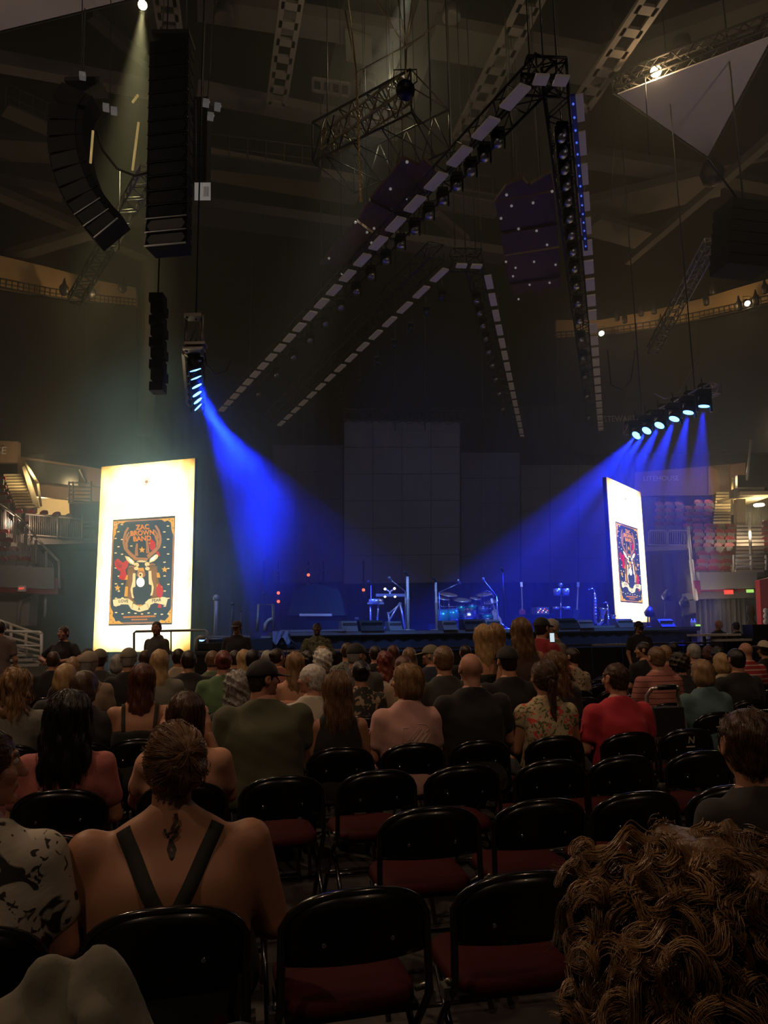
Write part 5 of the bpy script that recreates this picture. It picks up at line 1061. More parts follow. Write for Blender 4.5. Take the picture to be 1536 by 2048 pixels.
# dark fan-shaped fixtures near the right end, small clutter
for l, x, y, yy in (('dark fan-shaped floor light at the foot of the right screen', 1296, 1226, 23.2), ('dark lamp head on a stand behind the right stage end', 1331, 1193, 24.5), ('dark lamp head on a stand, rightmost on the stage', 1366, 1206, 24.5)):
    b = OS(x, yy); t = thing('floor_light', l, 'stage light', b); o = t.location; c = P(x, y, yy) - o
    g = MB(); g.lathe([(.08, -.1), (.2, .12), (.19, .12), (.05, 0)], Matrix.Rotation(R(70), 3, 'Y'), 14, c); g.build('lamp_head', BLK, t); MB().tube([(0, 0, 0), c], .02, 6).build('pole', BLK, t)
    g = MB(); g.lathe([(.2, 0), (.2, .02)], None, 14); g.build('base', BLK, t)
for i, (x, y) in enumerate(((1385, 21.9), (1391, 21.9))):
    g = MB(); g.lathe([(.035, 0), (.035, .15), (.015, .19), (.015, .22)], None, 10, OS(x, y)); tag(g.build('water_bottle', mat('bottle_white', (.7, .68, .62), .3)), '%s white water bottle on the right end of the stage' % ('left', 'right')[i], 'bottle')
mb = MB(); p = OS(1390, 21.75); mb.box((p.x + .1, p.y, p.z + .03), (.1, .1, .05)); tag(mb.build('marker_lamp', glow('green_lamp', (.4, 1, .2), 1.2)), 'tiny green glowing marker lamp on the right stage corner', 'lamp')
# pit gear at the left of the stage: frames and stands
mb = MB(); a = 18.9; mb.tube([P(514, 1262, a), P(517, 1209, a), P(546, 1209, a), P(547, 1258, a)], .03, 6); mb.tube([P(547, 1258, a), P(546, 1209, a)], .03, 6); tag(mb.build('metal_frame', mat('worn_frame', (.3, .3, .26), .4, .6)), 'square metal frame standing on the black side platform', 'frame')
mb = MB(); mb.tube([P(530, 1262, a), P(531, 1248, a), P(538, 1240, a), P(545, 1238, a)], .045, 6); tag(mb.build('bent_pipe', RAIL), 'bent pale pipe inside the square metal frame', 'pipe')
for l, x, y0, y1, h in (('tall cable-wrapped stand right of the left glowing screen', 433, 1196, 1270, .05), ('slim pole stand left of the capped guard', 465, 1208, 1262, .025), ('short dark stand behind the capped guard', 483, 1222, 1262, .02)):
    mb = MB(); a_ = P(x, y0, 19.4); mb.tube([(a_.x, a_.y, 1.45), a_], h, 8); mb.ball(a_, h * 1.8, 8, 6); mb.lathe([(.25, 0), (.25, .03)], None, 14, (a_.x, a_.y, 1.45)); tag(mb.build('pole_stand', RAIL if h > .04 else DALU), l, 'stand')
# right side technicians' table
t = thing('crew_table', 'pale-edged crew table beside the right end of the stage', 'table', (P(1428, 1276, 17.6).x, 17.6, 0), SRZ)
MB().box((0, 0, 1.38), (1.0, .6, .05)).build('table_top', mat('pale_table_edge', (.6, .55, .5), .5), t); MB().box((.3, -.2, 1.26), (1.0, .5, .05)).build('lower_shelf', mat('pale_table_edge', (.6, .55, .5), .5), t)
for x in (-.46, .46):
    for y in (-.26, .26): MB().box((x, y, .68), (.05, .05, 1.36)).build('leg', BLK, t)
mb = MB(); p = P(1518, 1270, 17.5); mb.box((p.x, p.y, .8), (.5, .5, 1.6)); tag(mb.build('equipment_case', BLK), 'black case at the right edge beside the crew', 'case')
mb = MB(); p = P(1505, 1264, 17.9); mb.lathe([(.12, 0), (.12, .3), (.05, .45), (.1, .55), (.08, .75)], None, 12, (p.x, p.y, 1.3)); mb.box((p.x, p.y, .65), (.4, .4, 1.3)); tag(mb.build('cable_stack', mat('olive_grey', (.2, .18, .13), .7)), 'olive upright equipment stack behind the crew at right', 'equipment')
# ------------------------------------------------------------------ organic shapes: signed-distance fields meshed with surface nets
def surfnet(fn, lo, hi, h):
    lo = np.array(lo, float); hi = np.array(hi, float); n = np.maximum(4, np.ceil((hi - lo) / h).astype(int) + 1)
    ax = [lo[i] + h * np.arange(n[i]) for i in range(3)]
    X, Y, Z = np.meshgrid(*ax, indexing='ij'); V = fn(X, Y, Z).astype(np.float64)
    S = V < 0; c = np.zeros((n[0] - 1, n[1] - 1, n[2] - 1), int)
    sl = lambda a, i, j, k: a[i:n[0] - 1 + i, j:n[1] - 1 + j, k:n[2] - 1 + k]
    cor = [(i, j, k) for i in (0, 1) for j in (0, 1) for k in (0, 1)]
    for q in cor: c += sl(S, *q)
    act = (c > 0) & (c < 8); idx = -np.ones(act.shape, int); ids = np.argwhere(act); idx[act] = np.arange(len(ids))
    if len(ids) == 0: return [], []
    P_ = np.zeros((len(ids), 3)); W_ = np.zeros(len(ids))
    for q in cor:
        for a in range(3):
            if q[a] == 1: continue
            r = list(q); r[a] = 1
            v0 = sl(V, *q)[act]; v1 = sl(V, *r)[act]; m = (v0 < 0) != (v1 < 0); t = v0[m] / (v0[m] - v1[m])
            p = np.tile(np.array(q, float), (m.sum(), 1)); p[:, a] += t; P_[m] += p; W_[m] += 1
    vs = lo + h * (ids + P_ / W_[:, None]); F = []
    for a in range(3):
        b, d = (a + 1) % 3, (a + 2) % 3; s0 = [slice(None)] * 3; s1 = [slice(None)] * 3; s0[a] = slice(0, -1); s1[a] = slice(1, None)
        A = S[tuple(s0)]; B = S[tuple(s1)]; e = np.argwhere(A != B)
        e = e[(e[:, b] > 0) & (e[:, d] > 0) & (e[:, b] < n[b] - 1) & (e[:, d] < n[d] - 1)]
        if not len(e): continue
        def g(ob, od): q = e.copy(); q[:, b] -= ob; q[:, d] -= od; return idx[q[:, 0], q[:, 1], q[:, 2]]
        quad = np.stack([g(1, 1), g(0, 1), g(0, 0), g(1, 0)], 1); fl_ = ~A[tuple(e.T)]; quad[fl_] = quad[fl_][:, ::-1]; F.append(quad)
    F = np.concatenate(F); F = F[(F >= 0).all(1)]
    return vs, F
def smin(a, b, k):
    if k <= 0: return np.minimum(a, b)
    h = np.clip(.5 + .5 * (b - a) / k, 0, 1); return b + (a - b) * h - k * h * (1 - h)
def smax(a, b, k): return -smin(-a, -b, k)
def caps(X, Y, Z, a, b, ra, rb):
    a = np.array(a, float); b = np.array(b, float); ba = b - a; L = max(1e-9, ba.dot(ba))
    t = np.clip(((X - a[0]) * ba[0] + (Y - a[1]) * ba[1] + (Z - a[2]) * ba[2]) / L, 0, 1)
    return np.sqrt((X - a[0] - t * ba[0]) ** 2 + (Y - a[1] - t * ba[1]) ** 2 + (Z - a[2] - t * ba[2]) ** 2) - (ra + (rb - ra) * t)
def ellip(X, Y, Z, c, r, yaw=0.0, tilt=0.0):
    x, y, z = X - c[0], Y - c[1], Z - c[2]
    if yaw: ca, sa = math.cos(yaw), math.sin(yaw); x, y = x * ca + y * sa, -x * sa + y * ca
    if tilt: ca, sa = math.cos(tilt), math.sin(tilt); x, z = x * ca + z * sa, -x * sa + z * ca
    k0 = np.sqrt((x / r[0]) ** 2 + (y / r[1]) ** 2 + (z / r[2]) ** 2); k1 = np.sqrt((x / r[0] ** 2) ** 2 + (y / r[1] ** 2) ** 2 + (z / r[2] ** 2) ** 2)
    return k0 * (k0 - 1) / np.maximum(k1, 1e-6)
def _smooth(prof):
    p = np.array(prof, float); z = np.linspace(p[0, 0], p[-1, 0], 90); w = np.hanning(15); w /= w.sum(); o = [z]
    for c in (1, 2, 3): v = np.interp(z, p[:, 0], p[:, c]); o.append(np.convolve(np.pad(v, 7, mode='reflect', reflect_type='odd'), w, 'valid'))
    return np.stack(o, 1)
def loft(X, Y, Z, prof, infl=0.0, k=.03):
    """prof: (z, rx, ry, cy) rows from the bottom up"""
    p = _smooth(prof); rx = np.interp(Z, p[:, 0], p[:, 1]) + infl; ry = np.interp(Z, p[:, 0], p[:, 2]) + infl; cyy = np.interp(Z, p[:, 0], p[:, 3])
    d = (np.power(np.abs(X / rx) ** 2.3 + np.abs((Y - cyy) / ry) ** 2.3, 1 / 2.3) - 1) * np.minimum(rx, ry)
    return smax(d, np.abs(Z - (p[0, 0] + p[-1, 0]) / 2) - (p[-1, 0] - p[0, 0]) / 2 - infl, k)
def wob(X, Y, Z, s, amp, seed=0):
    return amp * (np.sin(X * s + seed) * np.sin(Y * s * 1.3 + seed * 2.1 + Z * s * .7) + .6 * np.sin(Z * s * 1.7 + X * s * .9 + seed * .7))
def to_obj(name, vs, fs, mats, parent=None, mi=None):
    me = bpy.data.meshes.new(name)
    if isinstance(fs, np.ndarray): fs = fs.tolist()
    me.from_pydata(np.asarray(vs).tolist() if len(vs) else [], [], fs)
    for m in (mats if isinstance(mats, (list, tuple)) else [mats]): me.materials.append(m)
    me.polygons.foreach_set('use_smooth', [True] * len(me.polygons))
    if mi is not None: me.polygons.foreach_set('material_index', mi)
    o = bpy.data.objects.new(name, me); COL.objects.link(o)
    if parent is not None: o.parent = parent
    return o
# ---- head (face towards +y, centre of the cranium at 0,0,0), a neck stub below
def head_fn(X, Y, Z):
    d = ellip(X, Y, Z, (0, -.012, .012), (.076, .096, .090))
    d = smin(d, ellip(X, Y, Z, (0, .028, -.052), (.056, .062, .066)), .03)
    d = smin(d, caps(X, Y, Z, (0, .086, .012), (0, .108, -.028), .008, .014), .012)
    d = smin(d, ellip(X, Y, Z, (0, .074, .026), (.05, .018, .012)), .015)
    d = smin(d, ellip(X, Y, Z, (0, .082, -.062), (.024, .014, .011)), .008)
    d = smin(d, ellip(X, Y, Z, (0, .078, -.098), (.02, .018, .016)), .014)
    for s in (-1, 1):
        d = smax(d, -ellip(X, Y, Z, (s * .031, .094, .010), (.018, .016, .012)), .012)
        d = smin(d, ellip(X, Y, Z, (s * .045, .062, -.025), (.022, .022, .02)), .02)
        d = smin(d, smax(ellip(X, Y, Z, (s * .081, -.008, -.008), (.011, .021, .033)), -ellip(X, Y, Z, (s * .092, -.002, -.006), (.008, .010, .018)), .006), .008)
    d = smin(d, caps(X, Y, Z, (0, -.022, -.05), (0, -.040, -.20), .056, .060), .025)
    return d
def make_head(h):
    vs, fs = surfnet(head_fn, (-.11, -.13, -.22), (.11, .14, .12), h); vs = np.array(vs); c = vs[fs].mean(1)
    mi = np.zeros(len(fs), int); mi[(np.abs(c[:, 0]) < .024) & (c[:, 1] > .084) & (np.abs(c[:, 2] + .062) < .009)] = 1
    mi[(np.abs(np.abs(c[:, 0]) - .032) < .018) & (c[:, 1] > .070) & (np.abs(c[:, 2] - .030) < .005)] = 3
    # eyes
    g = MB(); 
    for s in (-1, 1): g.ball((s * .031, .076, .010), .0125, 10, 8)
    ev = np.array(g.v); ef = [tuple(i + len(vs) for i in f) for f in g.f]
    emi = [4 if (ev[[i - len(vs) for i in f]].mean(0)[1] > .0855) else 2 for f in ef]
    return np.concatenate([vs, ev]), fs.tolist() + ef, mi.tolist() + emi
HEADS = {0: make_head(.0055), 1: make_head(.009)}
# ---- a relaxed hand: palm at origin, fingers towards +y, thumb on the +x side
def hand_fn(X, Y, Z):
    d = ellip(X, Y, Z, (0, .045, 0), (.040, .050, .015)); d = smin(d, caps(X, Y, Z, (0, -.03, 0), (0, .02, 0), .026, .028), .02)
    for i, (x, L, r) in enumerate(((-.030, .058, .0075), (-.010, .074, .0085), (.011, .078, .0088), (.031, .070, .0085))):
        a = np.array((x, .085, .002)); b = a + np.array((x * .12, L * .45, -.006)); c = b + np.array((0, L * .32, -.018)); e = c + np.array((0, L * .18, -.022))
        f = np.minimum(np.minimum(caps(X, Y, Z, a, b, r * 1.08, r), caps(X, Y, Z, b, c, r, r * .92)), caps(X, Y, Z, c, e, r * .92, r * .8)); d = smin(d, f, .004)
    t = smin(caps(X, Y, Z, (.028, .018, -.004), (.062, .052, -.012), .014, .0105), caps(X, Y, Z, (.062, .052, -.012), (.070, .085, -.020), .0105, .009), .006)
    return smin(d, t, .008)
HV, HF = surfnet(hand_fn, (-.07, -.07, -.07), (.10, .20, .05), .0055)
HANDS = {1: (HV, HF), -1: (HV * np.array((-1, 1, 1)), HF[:, ::-1])}
def rotz(v, a): c, s = math.cos(a), math.sin(a); return np.stack([v[:, 0] * c - v[:, 1] * s, v[:, 0] * s + v[:, 1] * c, v[:, 2]], 1)
SKINS = {}
def skin(tone):
    c = {'fair': (.42, .215, .135), 'tan': (.34, .17, .10), 'rosy': (.42, .21, .145), 'dark': (.085, .045, .03)}[tone]
    m = mat('skin_' + tone, c, .52, var=.08, scale=9, bump=.06, bscale=220, spec=.35)
    m.node_tree.nodes['Principled BSDF'].inputs['Subsurface Weight'].default_value = 0.0
    return m
LIPS = mat('lips', (.28, .09, .08), .45); EYEW = mat('eye_white', (.55, .52, .48), .25); IRIS = mat('eye_iris', (.03, .02, .015), .15); BROW = mat('eyebrow', (.06, .035, .02), .8)
HAIRC = {'black': (.010, .008, .007), 'dark': (.022, .013, .008), 'brown': (.055, .028, .014), 'auburn': (.085, .028, .014), 'light_brown': (.14, .078, .038), 'blond': (.34, .22, .10), 'dark_blond': (.22, .13, .06), 'grey': (.26, .25, .23), 'white': (.52, .50, .46), 'red': (.13, .03, .02)}
def hairmat(c): return mat('hair_' + c, HAIRC[c], .42, var=.5, scale=55, stretch=(1, 1, .07), bump=.5, bscale=130, spec=.5)
# ---- hair shells in head space
def hair_fn(style):
    def base(X, Y, Z, r=(.086, .106, .100), c=(0, -.016, .016)): return ellip(X, Y, Z, c, r)
    def face(X, Y, Z, top=.048):
        return ellip(X, Y, Z, (0, .115, -.045), (.078, .082, .088 + top * .2))
    def f(X, Y, Z):
        if style in ('short', 'cropped', 'short_side'):
            g = .0 if style == 'short' else -.005
            d = base(X, Y, Z, (.084 + g, .104 + g, .098 + g)); d = smin(d, ellip(X, Y, Z, (0, -.045, -.045), (.066 + g, .062 + g, .06)), .02)
            d = smax(d, -face(X, Y, Z), .012); d = smax(d, -(Z + .085), .01)
            for s in (-1, 1): d = smax(d, -ellip(X, Y, Z, (s * .092, -.002, -.02), (.02, .028, .046)), .008)
            d = smax(d, -(Z + .02 - (-Y) * 1.2), .02) if False else d
            return d + wob(X, Y, Z, 90, .0018)
        if style == 'bald_fringe': d = base(X, Y, Z, (.079, .100, .094)); d = smax(d, np.abs(Z + .02) - .035, .01); return smax(d, Y - .02, .01)
        if style in ('long', 'long_thick', 'wavy'):
            w = .088 if style == 'long' else .102
            d = base(X, Y, Z, (.090, .110, .103)); zz = -Z
            wx = np.interp(Z, [-.42, -.36, -.22, -.08, 0.0, .04], [.018, .06, w * .95, w, .086, .07]); wy = np.interp(Z, [-.42, -.36, -.22, -.08, 0, .04], [.012, .028, .042, .062, .08, .07]); cyy = np.interp(Z, [-.42, -.2, -.08, 0], [-.085, -.082, -.05, -.02])
            l = (np.sqrt((X / wx) ** 2 + ((Y - cyy) / wy) ** 2) - 1) * np.minimum(wx, wy); l = smax(l, -(Z + .40), .02); l = smax(l, Z - .04, .02)
            d = smin(d, l, .03); d = smax(d, -face(X, Y, Z), .015); d = smax(d, -ellip(X, Y, Z, (0, .06, -.16), (.062, .07, .12)), .015)
            a = .003 if style != 'wavy' else .008
            return d + wob(X, Y, Z * .35, 95, a) + (wob(X, Y, Z, 38, .006) if style == 'wavy' else 0)
        if style == 'bob':
            d = base(X, Y, Z, (.090, .110, .103)); d = smin(d, ellip(X, Y, Z, (0, -.03, -.06), (.097, .092, .088)), .03); d = smax(d, -(Z + .135), .015); d = smax(d, -face(X, Y, Z), .015)
            d = smax(d, -ellip(X, Y, Z, (0, .06, -.14), (.06, .07, .09)), .01); return d + wob(X, Y, Z * .4, 80, .0028)
        if style in ('bun', 'ponytail', 'clip'):
            d = base(X, Y, Z, (.083, .103, .097)); d = smin(d, ellip(X, Y, Z, (0, -.045, -.04), (.064, .058, .06)), .02); d = smax(d, -face(X, Y, Z), .012); d = smax(d, -(Z + .08), .01)
            for s in (-1, 1): d = smax(d, -ellip(X, Y, Z, (s * .092, .0, -.02), (.018, .026, .04)), .008)
            if style == 'bun': d = smin(d, ellip(X, Y, Z, (0, -.11, .03), (.038, .036, .036)) + wob(X, Y, Z, 70, .003), .01)
            elif style == 'ponytail': d = smin(d, ellip(X, Y, Z, (0, -.118, -.03), (.030, .026, .03)), .02); d = smin(d, caps(X, Y, Z, (.0, -.118, -.04), (.012, -.112, -.30), .034, .018) + wob(X, Y, Z * .3, 110, .003), .02)
            else: d = smin(d, ellip(X, Y, Z, (.045, -.085, -.005), (.052, .05, .075), 0, .3) + wob(X, Y, Z, 75, .006), .02)
            return d + wob(X, Y, Z * .5, 100, .0015)
        if style in ('curly', 'curly_long', 'afro'):
            g = .012 if style != 'afro' else .006
            d = base(X, Y, Z, (.094 + g, .112 + g, .105 + g)); 
            if style == 'curly_long': d = smin(d, ellip(X, Y, Z, (0, -.04, -.11), (.108, .085, .13)), .03)
            else: d = smin(d, ellip(X, Y, Z, (0, -.03, -.04), (.092, .09, .07)), .02)
            d = smax(d, -face(X, Y, Z), .015); return d + wob(X, Y, Z, 62, .009) + wob(X, Y, Z, 120, .004, 2)
        raise KeyError(style)
    return f
_HC = {}
def hair_mesh(style, h):
    if (style, h) not in _HC: _HC[(style, h)] = surfnet(hair_fn(style), (-.15, -.19, -.44 if 'long' in style or style in ('wavy', 'ponytail') else -.26), (.15, .16, .16), h)
    return _HC[(style, h)]
def grad(fn, p, e=.002):
    g = np.zeros_like(p)
    for i in range(3):
        q = p.copy(); q[:, i] += e; r = p.copy(); r[:, i] -= e; g[:, i] = fn(q[:, 0], q[:, 1], q[:, 2]) - fn(r[:, 0], r[:, 1], r[:, 2])
    return g / np.maximum(np.linalg.norm(g, axis=1, keepdims=True), 1e-9)
def strands(style, n, steps=14, dl=.016, rad=.0011, fly=.004, curl=0.0, seed=1, flow='down', fn=None, lo=(-.11, -.14, -.10), hi=(.11, .10, .13), clump=7, spread=.004, jitter=.10, tw=.62):
    """ribbon-thin tapering tubes that follow the hair shell"""
    r = np.random.default_rng(seed); fn = fn or hair_fn(style); p = r.uniform(lo, hi, (n * 8, 3)); 
    for _ in range(7): p -= grad(fn, p) * np.clip(fn(p[:, 0], p[:, 1], p[:, 2]) * .8, -.04, .04)[:, None]
    keep = (np.abs(fn(p[:, 0], p[:, 1], p[:, 2])) < .004); p = p[keep][:max(1, n // clump)]; m = len(p); n = m * clump; rep = lambda a: np.repeat(a, clump, axis=0); p = rep(p) + r.normal(0, spread, (n, 3))
    off = r.uniform(-.002, fly, n); path = []; ph = rep(r.uniform(0, 6.28, m)); frq = rep(r.uniform(.7, 1.3, m)); dl_ = dl * rep(r.uniform(.6, 1.25, (m, 1))); jit = rep(r.normal(0, jitter, (m, 3))) + r.normal(0, jitter * .25, (n, 3)); off = rep(off[:m]) + r.uniform(0, .002, n)
    for k in range(steps):
        g = grad(fn, p); path.append(p + g * (off * (1 + k * .14))[:, None] + (np.stack([np.sin(ph + k * tw * frq), np.cos(ph + k * tw * frq), np.sin(ph * 2 + k * .9)], 1) * curl * min(1, k / 3.0)))
        if flow == 'down': d = np.tile([0, -.25, -1.0], (n, 1)) + np.stack([np.sign(p[:, 0]) * .3 * (p[:, 2] > 0), -.5 * (p[:, 2] > .05), 0 * p[:, 0]], 1)
        elif flow == 'back': tgt = np.array([0, -.125, -.01]); d = tgt - p; 
        elif flow == 'clip': tgt = np.array([.05, -.13, .03]); d = tgt - p
        elif flow == 'wild': d = np.tile([-.25, -.5, -.5], (n, 1)) + np.sin(p * 30 + seed) * .8
        d = d / np.maximum(np.linalg.norm(d, axis=1, keepdims=True), 1e-6) + jit; d -= g * (d * g).sum(1, keepdims=True); d /= np.maximum(np.linalg.norm(d, axis=1, keepdims=True), 1e-6)
        p = p + d * dl_; v = fn(p[:, 0], p[:, 1], p[:, 2]); p = p - grad(fn, p) * np.clip(v * .9, -.02, .02)[:, None]
    path = np.stack(path, 1)                                       # n, steps, 3
    T = np.gradient(path, axis=1); T /= np.maximum(np.linalg.norm(T, axis=2, keepdims=True), 1e-9)
    A = np.cross(T, np.array([.3, .5, .8])); A /= np.maximum(np.linalg.norm(A, axis=2, keepdims=True), 1e-9); B = np.cross(T, A)
    rr = rad * np.sqrt(np.linspace(1, .06, steps))[None, :, None] * r.uniform(.6, 1.3, (n, 1, 1)); ring = [path + (A * math.cos(a) + B * math.sin(a)) * rr for a in (0, 2.094, 4.189)]
    V = np.stack(ring, 2).reshape(-1, 3)                            # index = (i*steps + k)*3 + j
    i = np.arange(n)[:, None, None]; k = np.arange(steps - 1)[None, :, None]; j = np.arange(3)[None, None, :]; j2 = (j + 1) % 3; b = (i * steps + k) * 3
    F = np.stack([b + j, b + j2, b + 3 + j2, b + 3 + j], -1).reshape(-1, 4)
    return V, F
# ---- whole person
def cloth(name, col, rough=.85, **k): return mat('cloth_' + name, col, rough, var=k.pop('var', .08), bump=k.pop('bump', .18), bscale=k.pop('bscale', 26), sheen=.1, **k)
TROUSER = cloth('dark_trousers', (.02, .022, .03))
def person(label, loc, rz, top=1.28, pose='sit', sw=.185, fat=1.0, tone='fair', shirt=('black', (.012, .012, .014)), sleeve='short', hair='short', hc='brown', yaw=0.0, lean=0.0, q=1, cap=None,
           arms='lap', strand=None, headw=1.0, smat=None, group=None, glasses=False, neckline=0.0, tr=None, extra=None, tilt=0.0):
    t = thing('person', label, 'person', loc, rz, group)
    h = {0: .0115, 1: .016, 2: .022}[q]
    hz_ = top - .112                                        # head centre height
    zs = top - .315                                         # shoulder line
    seat = .47 if pose == 'sit' else .92 * (top / 1.78)
    L_ = lambda z: lean * max(0, (z - seat)) if not hasattr(z, '__len__') else lean * np.maximum(0, z - seat)
    f = fat; hipz = seat + .02
    ch = (zs - hipz)
    prof = [(hipz - .07, .15 * f, .11 * f, 0.0), (hipz + .02, .175 * f, .125 * f, 0.0), (hipz + .35 * ch, .155 * f, .118 * f, .005), (hipz + .62 * ch, .155 * f + .01, .118 * f, .0), (zs - .11, min(sw - .02, .16 * f + .012), .112 * f, -.004), (zs - .03, sw - .035, .09, -.012), (zs + .025, sw * .62, .066, -.022), (zs + .07, .062, .055, -.026), (zs + .10, .052, .05, -.022)]
    sh = [(s * (sw - .012), -.012, zs - .045) for s in (-1, 1)]
    if pose == 'sit':
        el = [(s * (sw + .045 * f), .03, zs - .30) for s in (-1, 1)]; wr = [(s * .10, .27, .60) for s in (-1, 1)]; hd = [(-s * .35, .9, -.25) for s in (-1, 1)]
        if arms == 'crossed': wr = [(-s * .06, .20, zs - .26 - .02 * s) for s in (-1, 1)]; hd = [(-s * 1, .1, .1) for s in (-1, 1)]
        if arms == 'up': wr = [(s * .12, .22, zs + .08) for s in (-1, 1)]; el = [(s * (sw + .05), .12, zs - .24) for s in (-1, 1)]; hd = [(-s * .2, .2, .9) for s in (-1, 1)]
        hip = [(s * .095, .03, .545) for s in (-1, 1)]; kn = [(s * .125, .47, .53) for s in (-1, 1)]; an = [(s * .125, .46, .10) for s in (-1, 1)]
    else:
        el = [(s * (sw + .06), -.01, zs - .31) for s in (-1, 1)]; wr = [(s * (sw + .05), .08, zs - .56) for s in (-1, 1)]; hd = [(0, .15, -1) for s in (-1, 1)]
        if arms in ('folded', 'phone', 'crossed'): wr = [(-s * .05, .24, zs - .30 - .04 * s) for s in (-1, 1)]; el = [(s * (sw + .09), .05, zs - .28) for s in (-1, 1)]; hd = [(-s * 1, .25, .05) for s in (-1, 1)]
        if arms == 'wide': wr = [(s * .06 + .03, .24, zs - .27) for s in (-1, 1)]; el = [(s * (sw + .17), .04, zs - .22) for s in (-1, 1)]; hd = [(-s * 1, .2, 0) for s in (-1, 1)]
        hip = [(s * .09, 0, seat) for s in (-1, 1)]; kn = [(s * .10, .02, seat * .52) for s in (-1, 1)]; an = [(s * .105, -.01, .09) for s in (-1, 1)]
    def limb(X, Y, Z, infl=0.0, up_only=False, frac=1.0):
        d = None
        for i in (0, 1):
            a, b, c = np.array(sh[i]), np.array(el[i]), np.array(wr[i]); e = a + (b - a) * (frac if up_only else 1.0)
            g = caps(X, Y, Z, a, e, .052 * (f * .5 + .5) + infl, (.052 + (.040 - .052) * frac if up_only else .040) * (f * .5 + .5) + infl)
            if not up_only: g = smin(g, caps(X, Y, Z, b, c, .038 * (f * .4 + .6) + infl, .025 + infl * .8), .015)
            d = g if d is None else np.minimum(d, g)
        return d
    def legs(X, Y, Z, infl=0.0):
        d = None
        for i in (0, 1):
            g = smin(caps(X, Y, Z, hip[i], kn[i], .088 * f + infl, .060 * (f * .6 + .4) + infl), caps(X, Y, Z, kn[i], an[i], .056 + infl, .038 + infl), .03)
            d = g if d is None else smin(d, g, .02)
        return d
    def feet(X, Y, Z, infl=0.0):
        d = None
        for i in (0, 1):
            a = np.array(an[i]); g = smin(caps(X, Y, Z, a, a + (0, 0, -.05), .036, .036), caps(X, Y, Z, a + (0, -.03, -.055), a + (0, .15, -.062), .036 + infl, .026 + infl), .02)
            d = g if d is None else np.minimum(d, g)
        return d
    def shear(Y, Z): return Y - L_(Z)
    def body(X, Y, Z):
        Y2 = shear(Y, Z); d = smin(loft(X, Y2, Z, prof), limb(X, Y2, Z), .035); return smin(smin(d, legs(X, Y, Z), .04), feet(X, Y, Z), .02)
    lo = (-.42 * max(1, f), -.22, -.01); hi = (.42 * max(1, f), .72 if pose == 'sit' else .42, top - .16)
    bv, bf = surfnet(body, lo, hi, h); nb = len(bv); V = [bv]; F = bf.tolist(); MI = [0] * len(F)
    hv, hf, hm = HEADS[0 if q == 0 else 1]; hc_ = np.array((0, L_(hz_) + .008 if np.isscalar(hz_) else 0, hz_))
    sc_ = headw; hv = rotz(np.array(hv) * sc_, yaw)
    if tilt: c, s = math.cos(tilt), math.sin(tilt); hv = np.stack([hv[:, 0] * c + hv[:, 2] * s, hv[:, 1], -hv[:, 0] * s + hv[:, 2] * c], 1)
    V.append(hv + hc_); F += [tuple(i + nb for i in x) for x in hf]; MI += hm; nb += len(hv)
    for i, s in enumerate((-1, 1)):
        v, fc = HANDS[-s] if pose == 'sit' else HANDS[s]
        d = Vector(hd[i]).normalized(); x = Vector((0, 0, 1)).cross(d); x = (x if x.length > .1 else Vector((1, 0, 0))).normalized() * -1; z = x.cross(d)
        M = np.array([[x[k], d[k], z[k]] for k in range(3)]); w = np.array(wr[i]); w = w + np.array((0, L_(w[2]), 0)) 
        V.append(v @ M.T + w + np.array(d) * .02); F += [tuple(k + nb for k in x_) for x_ in fc.tolist()]; MI += [0] * len(fc); nb += len(v)
    b = to_obj('body', np.concatenate(V), F, [skin(tone), LIPS, EYEW, BROW, IRIS], t, MI)
    # clothing
    sm_ = smat or cloth(shirt[0], shirt[1])
    sd_ = (sum(map(ord, label)) % 97) * .13
    def shirt_fn(X, Y, Z):
        Y2 = shear(Y, Z); d = loft(X, Y2, Z, prof, .013)
        if sleeve == 'short': d = smin(d, limb(X, Y2, Z, .016, True, .62), .035)
        elif sleeve == 'long': d = smin(d, limb(X, Y2, Z, .013), .035)
        elif sleeve == 'cap': d = smin(d, limb(X, Y2, Z, .013, True, .22), .03)
        elif sleeve == 'none':
            for s in (-1, 1): d = smax(d, -caps(X, Y2, Z, (s * (sw + .03), -.012, zs + .10), (s * (sw + .05), -.01, zs - .14), .075, .07), .012)
        elif sleeve == 'straps': d = smax(d, Z - (zs - (.155 if sw < .24 else .30)), .008)
        d = smax(d, Z - (zs + .062 - neckline) - .2 * np.maximum(0, -(Y2 + .0)), .008)
        d = smax(d, -(Z - (hipz - .05)), .01)
        return d + wob(X, Y, Z, 17, .0035, sd_) + wob(X, Y, Z, 34, .0016, sd_ + 1)
    sv, sf = surfnet(shirt_fn, (lo[0], -.24, hipz - .08), (hi[0], .34, zs + .12), h)
    top_o = to_obj('shirt' if sleeve != 'straps' else 'strap_top', sv, sf, sm_, t)
    trm = tr or TROUSER
    def tr_fn(X, Y, Z):
        d = legs(X, Y, Z, .012); d = smin(d, smax(loft(X, shear(Y, Z), Z, prof, .006), Z - (hipz + .06), .02), .03); return smax(d, -(Z - .11), .01) + wob(X, Y, Z, 22, .003, sd_)
    tv, tf = surfnet(tr_fn, (lo[0], -.22, .06), (hi[0], .62 if pose == 'sit' else .25, hipz + .1), h * 1.2); to_obj('trousers', tv, tf, trm, t)
    shv, shf = surfnet(lambda X, Y, Z: feet(X, Y, Z, .012), (-.24, -.14, -.02), (.24, .72, .16), .014); to_obj('shoes', shv, shf, mat('shoe_dark', (.03, .028, .026), .5), t)
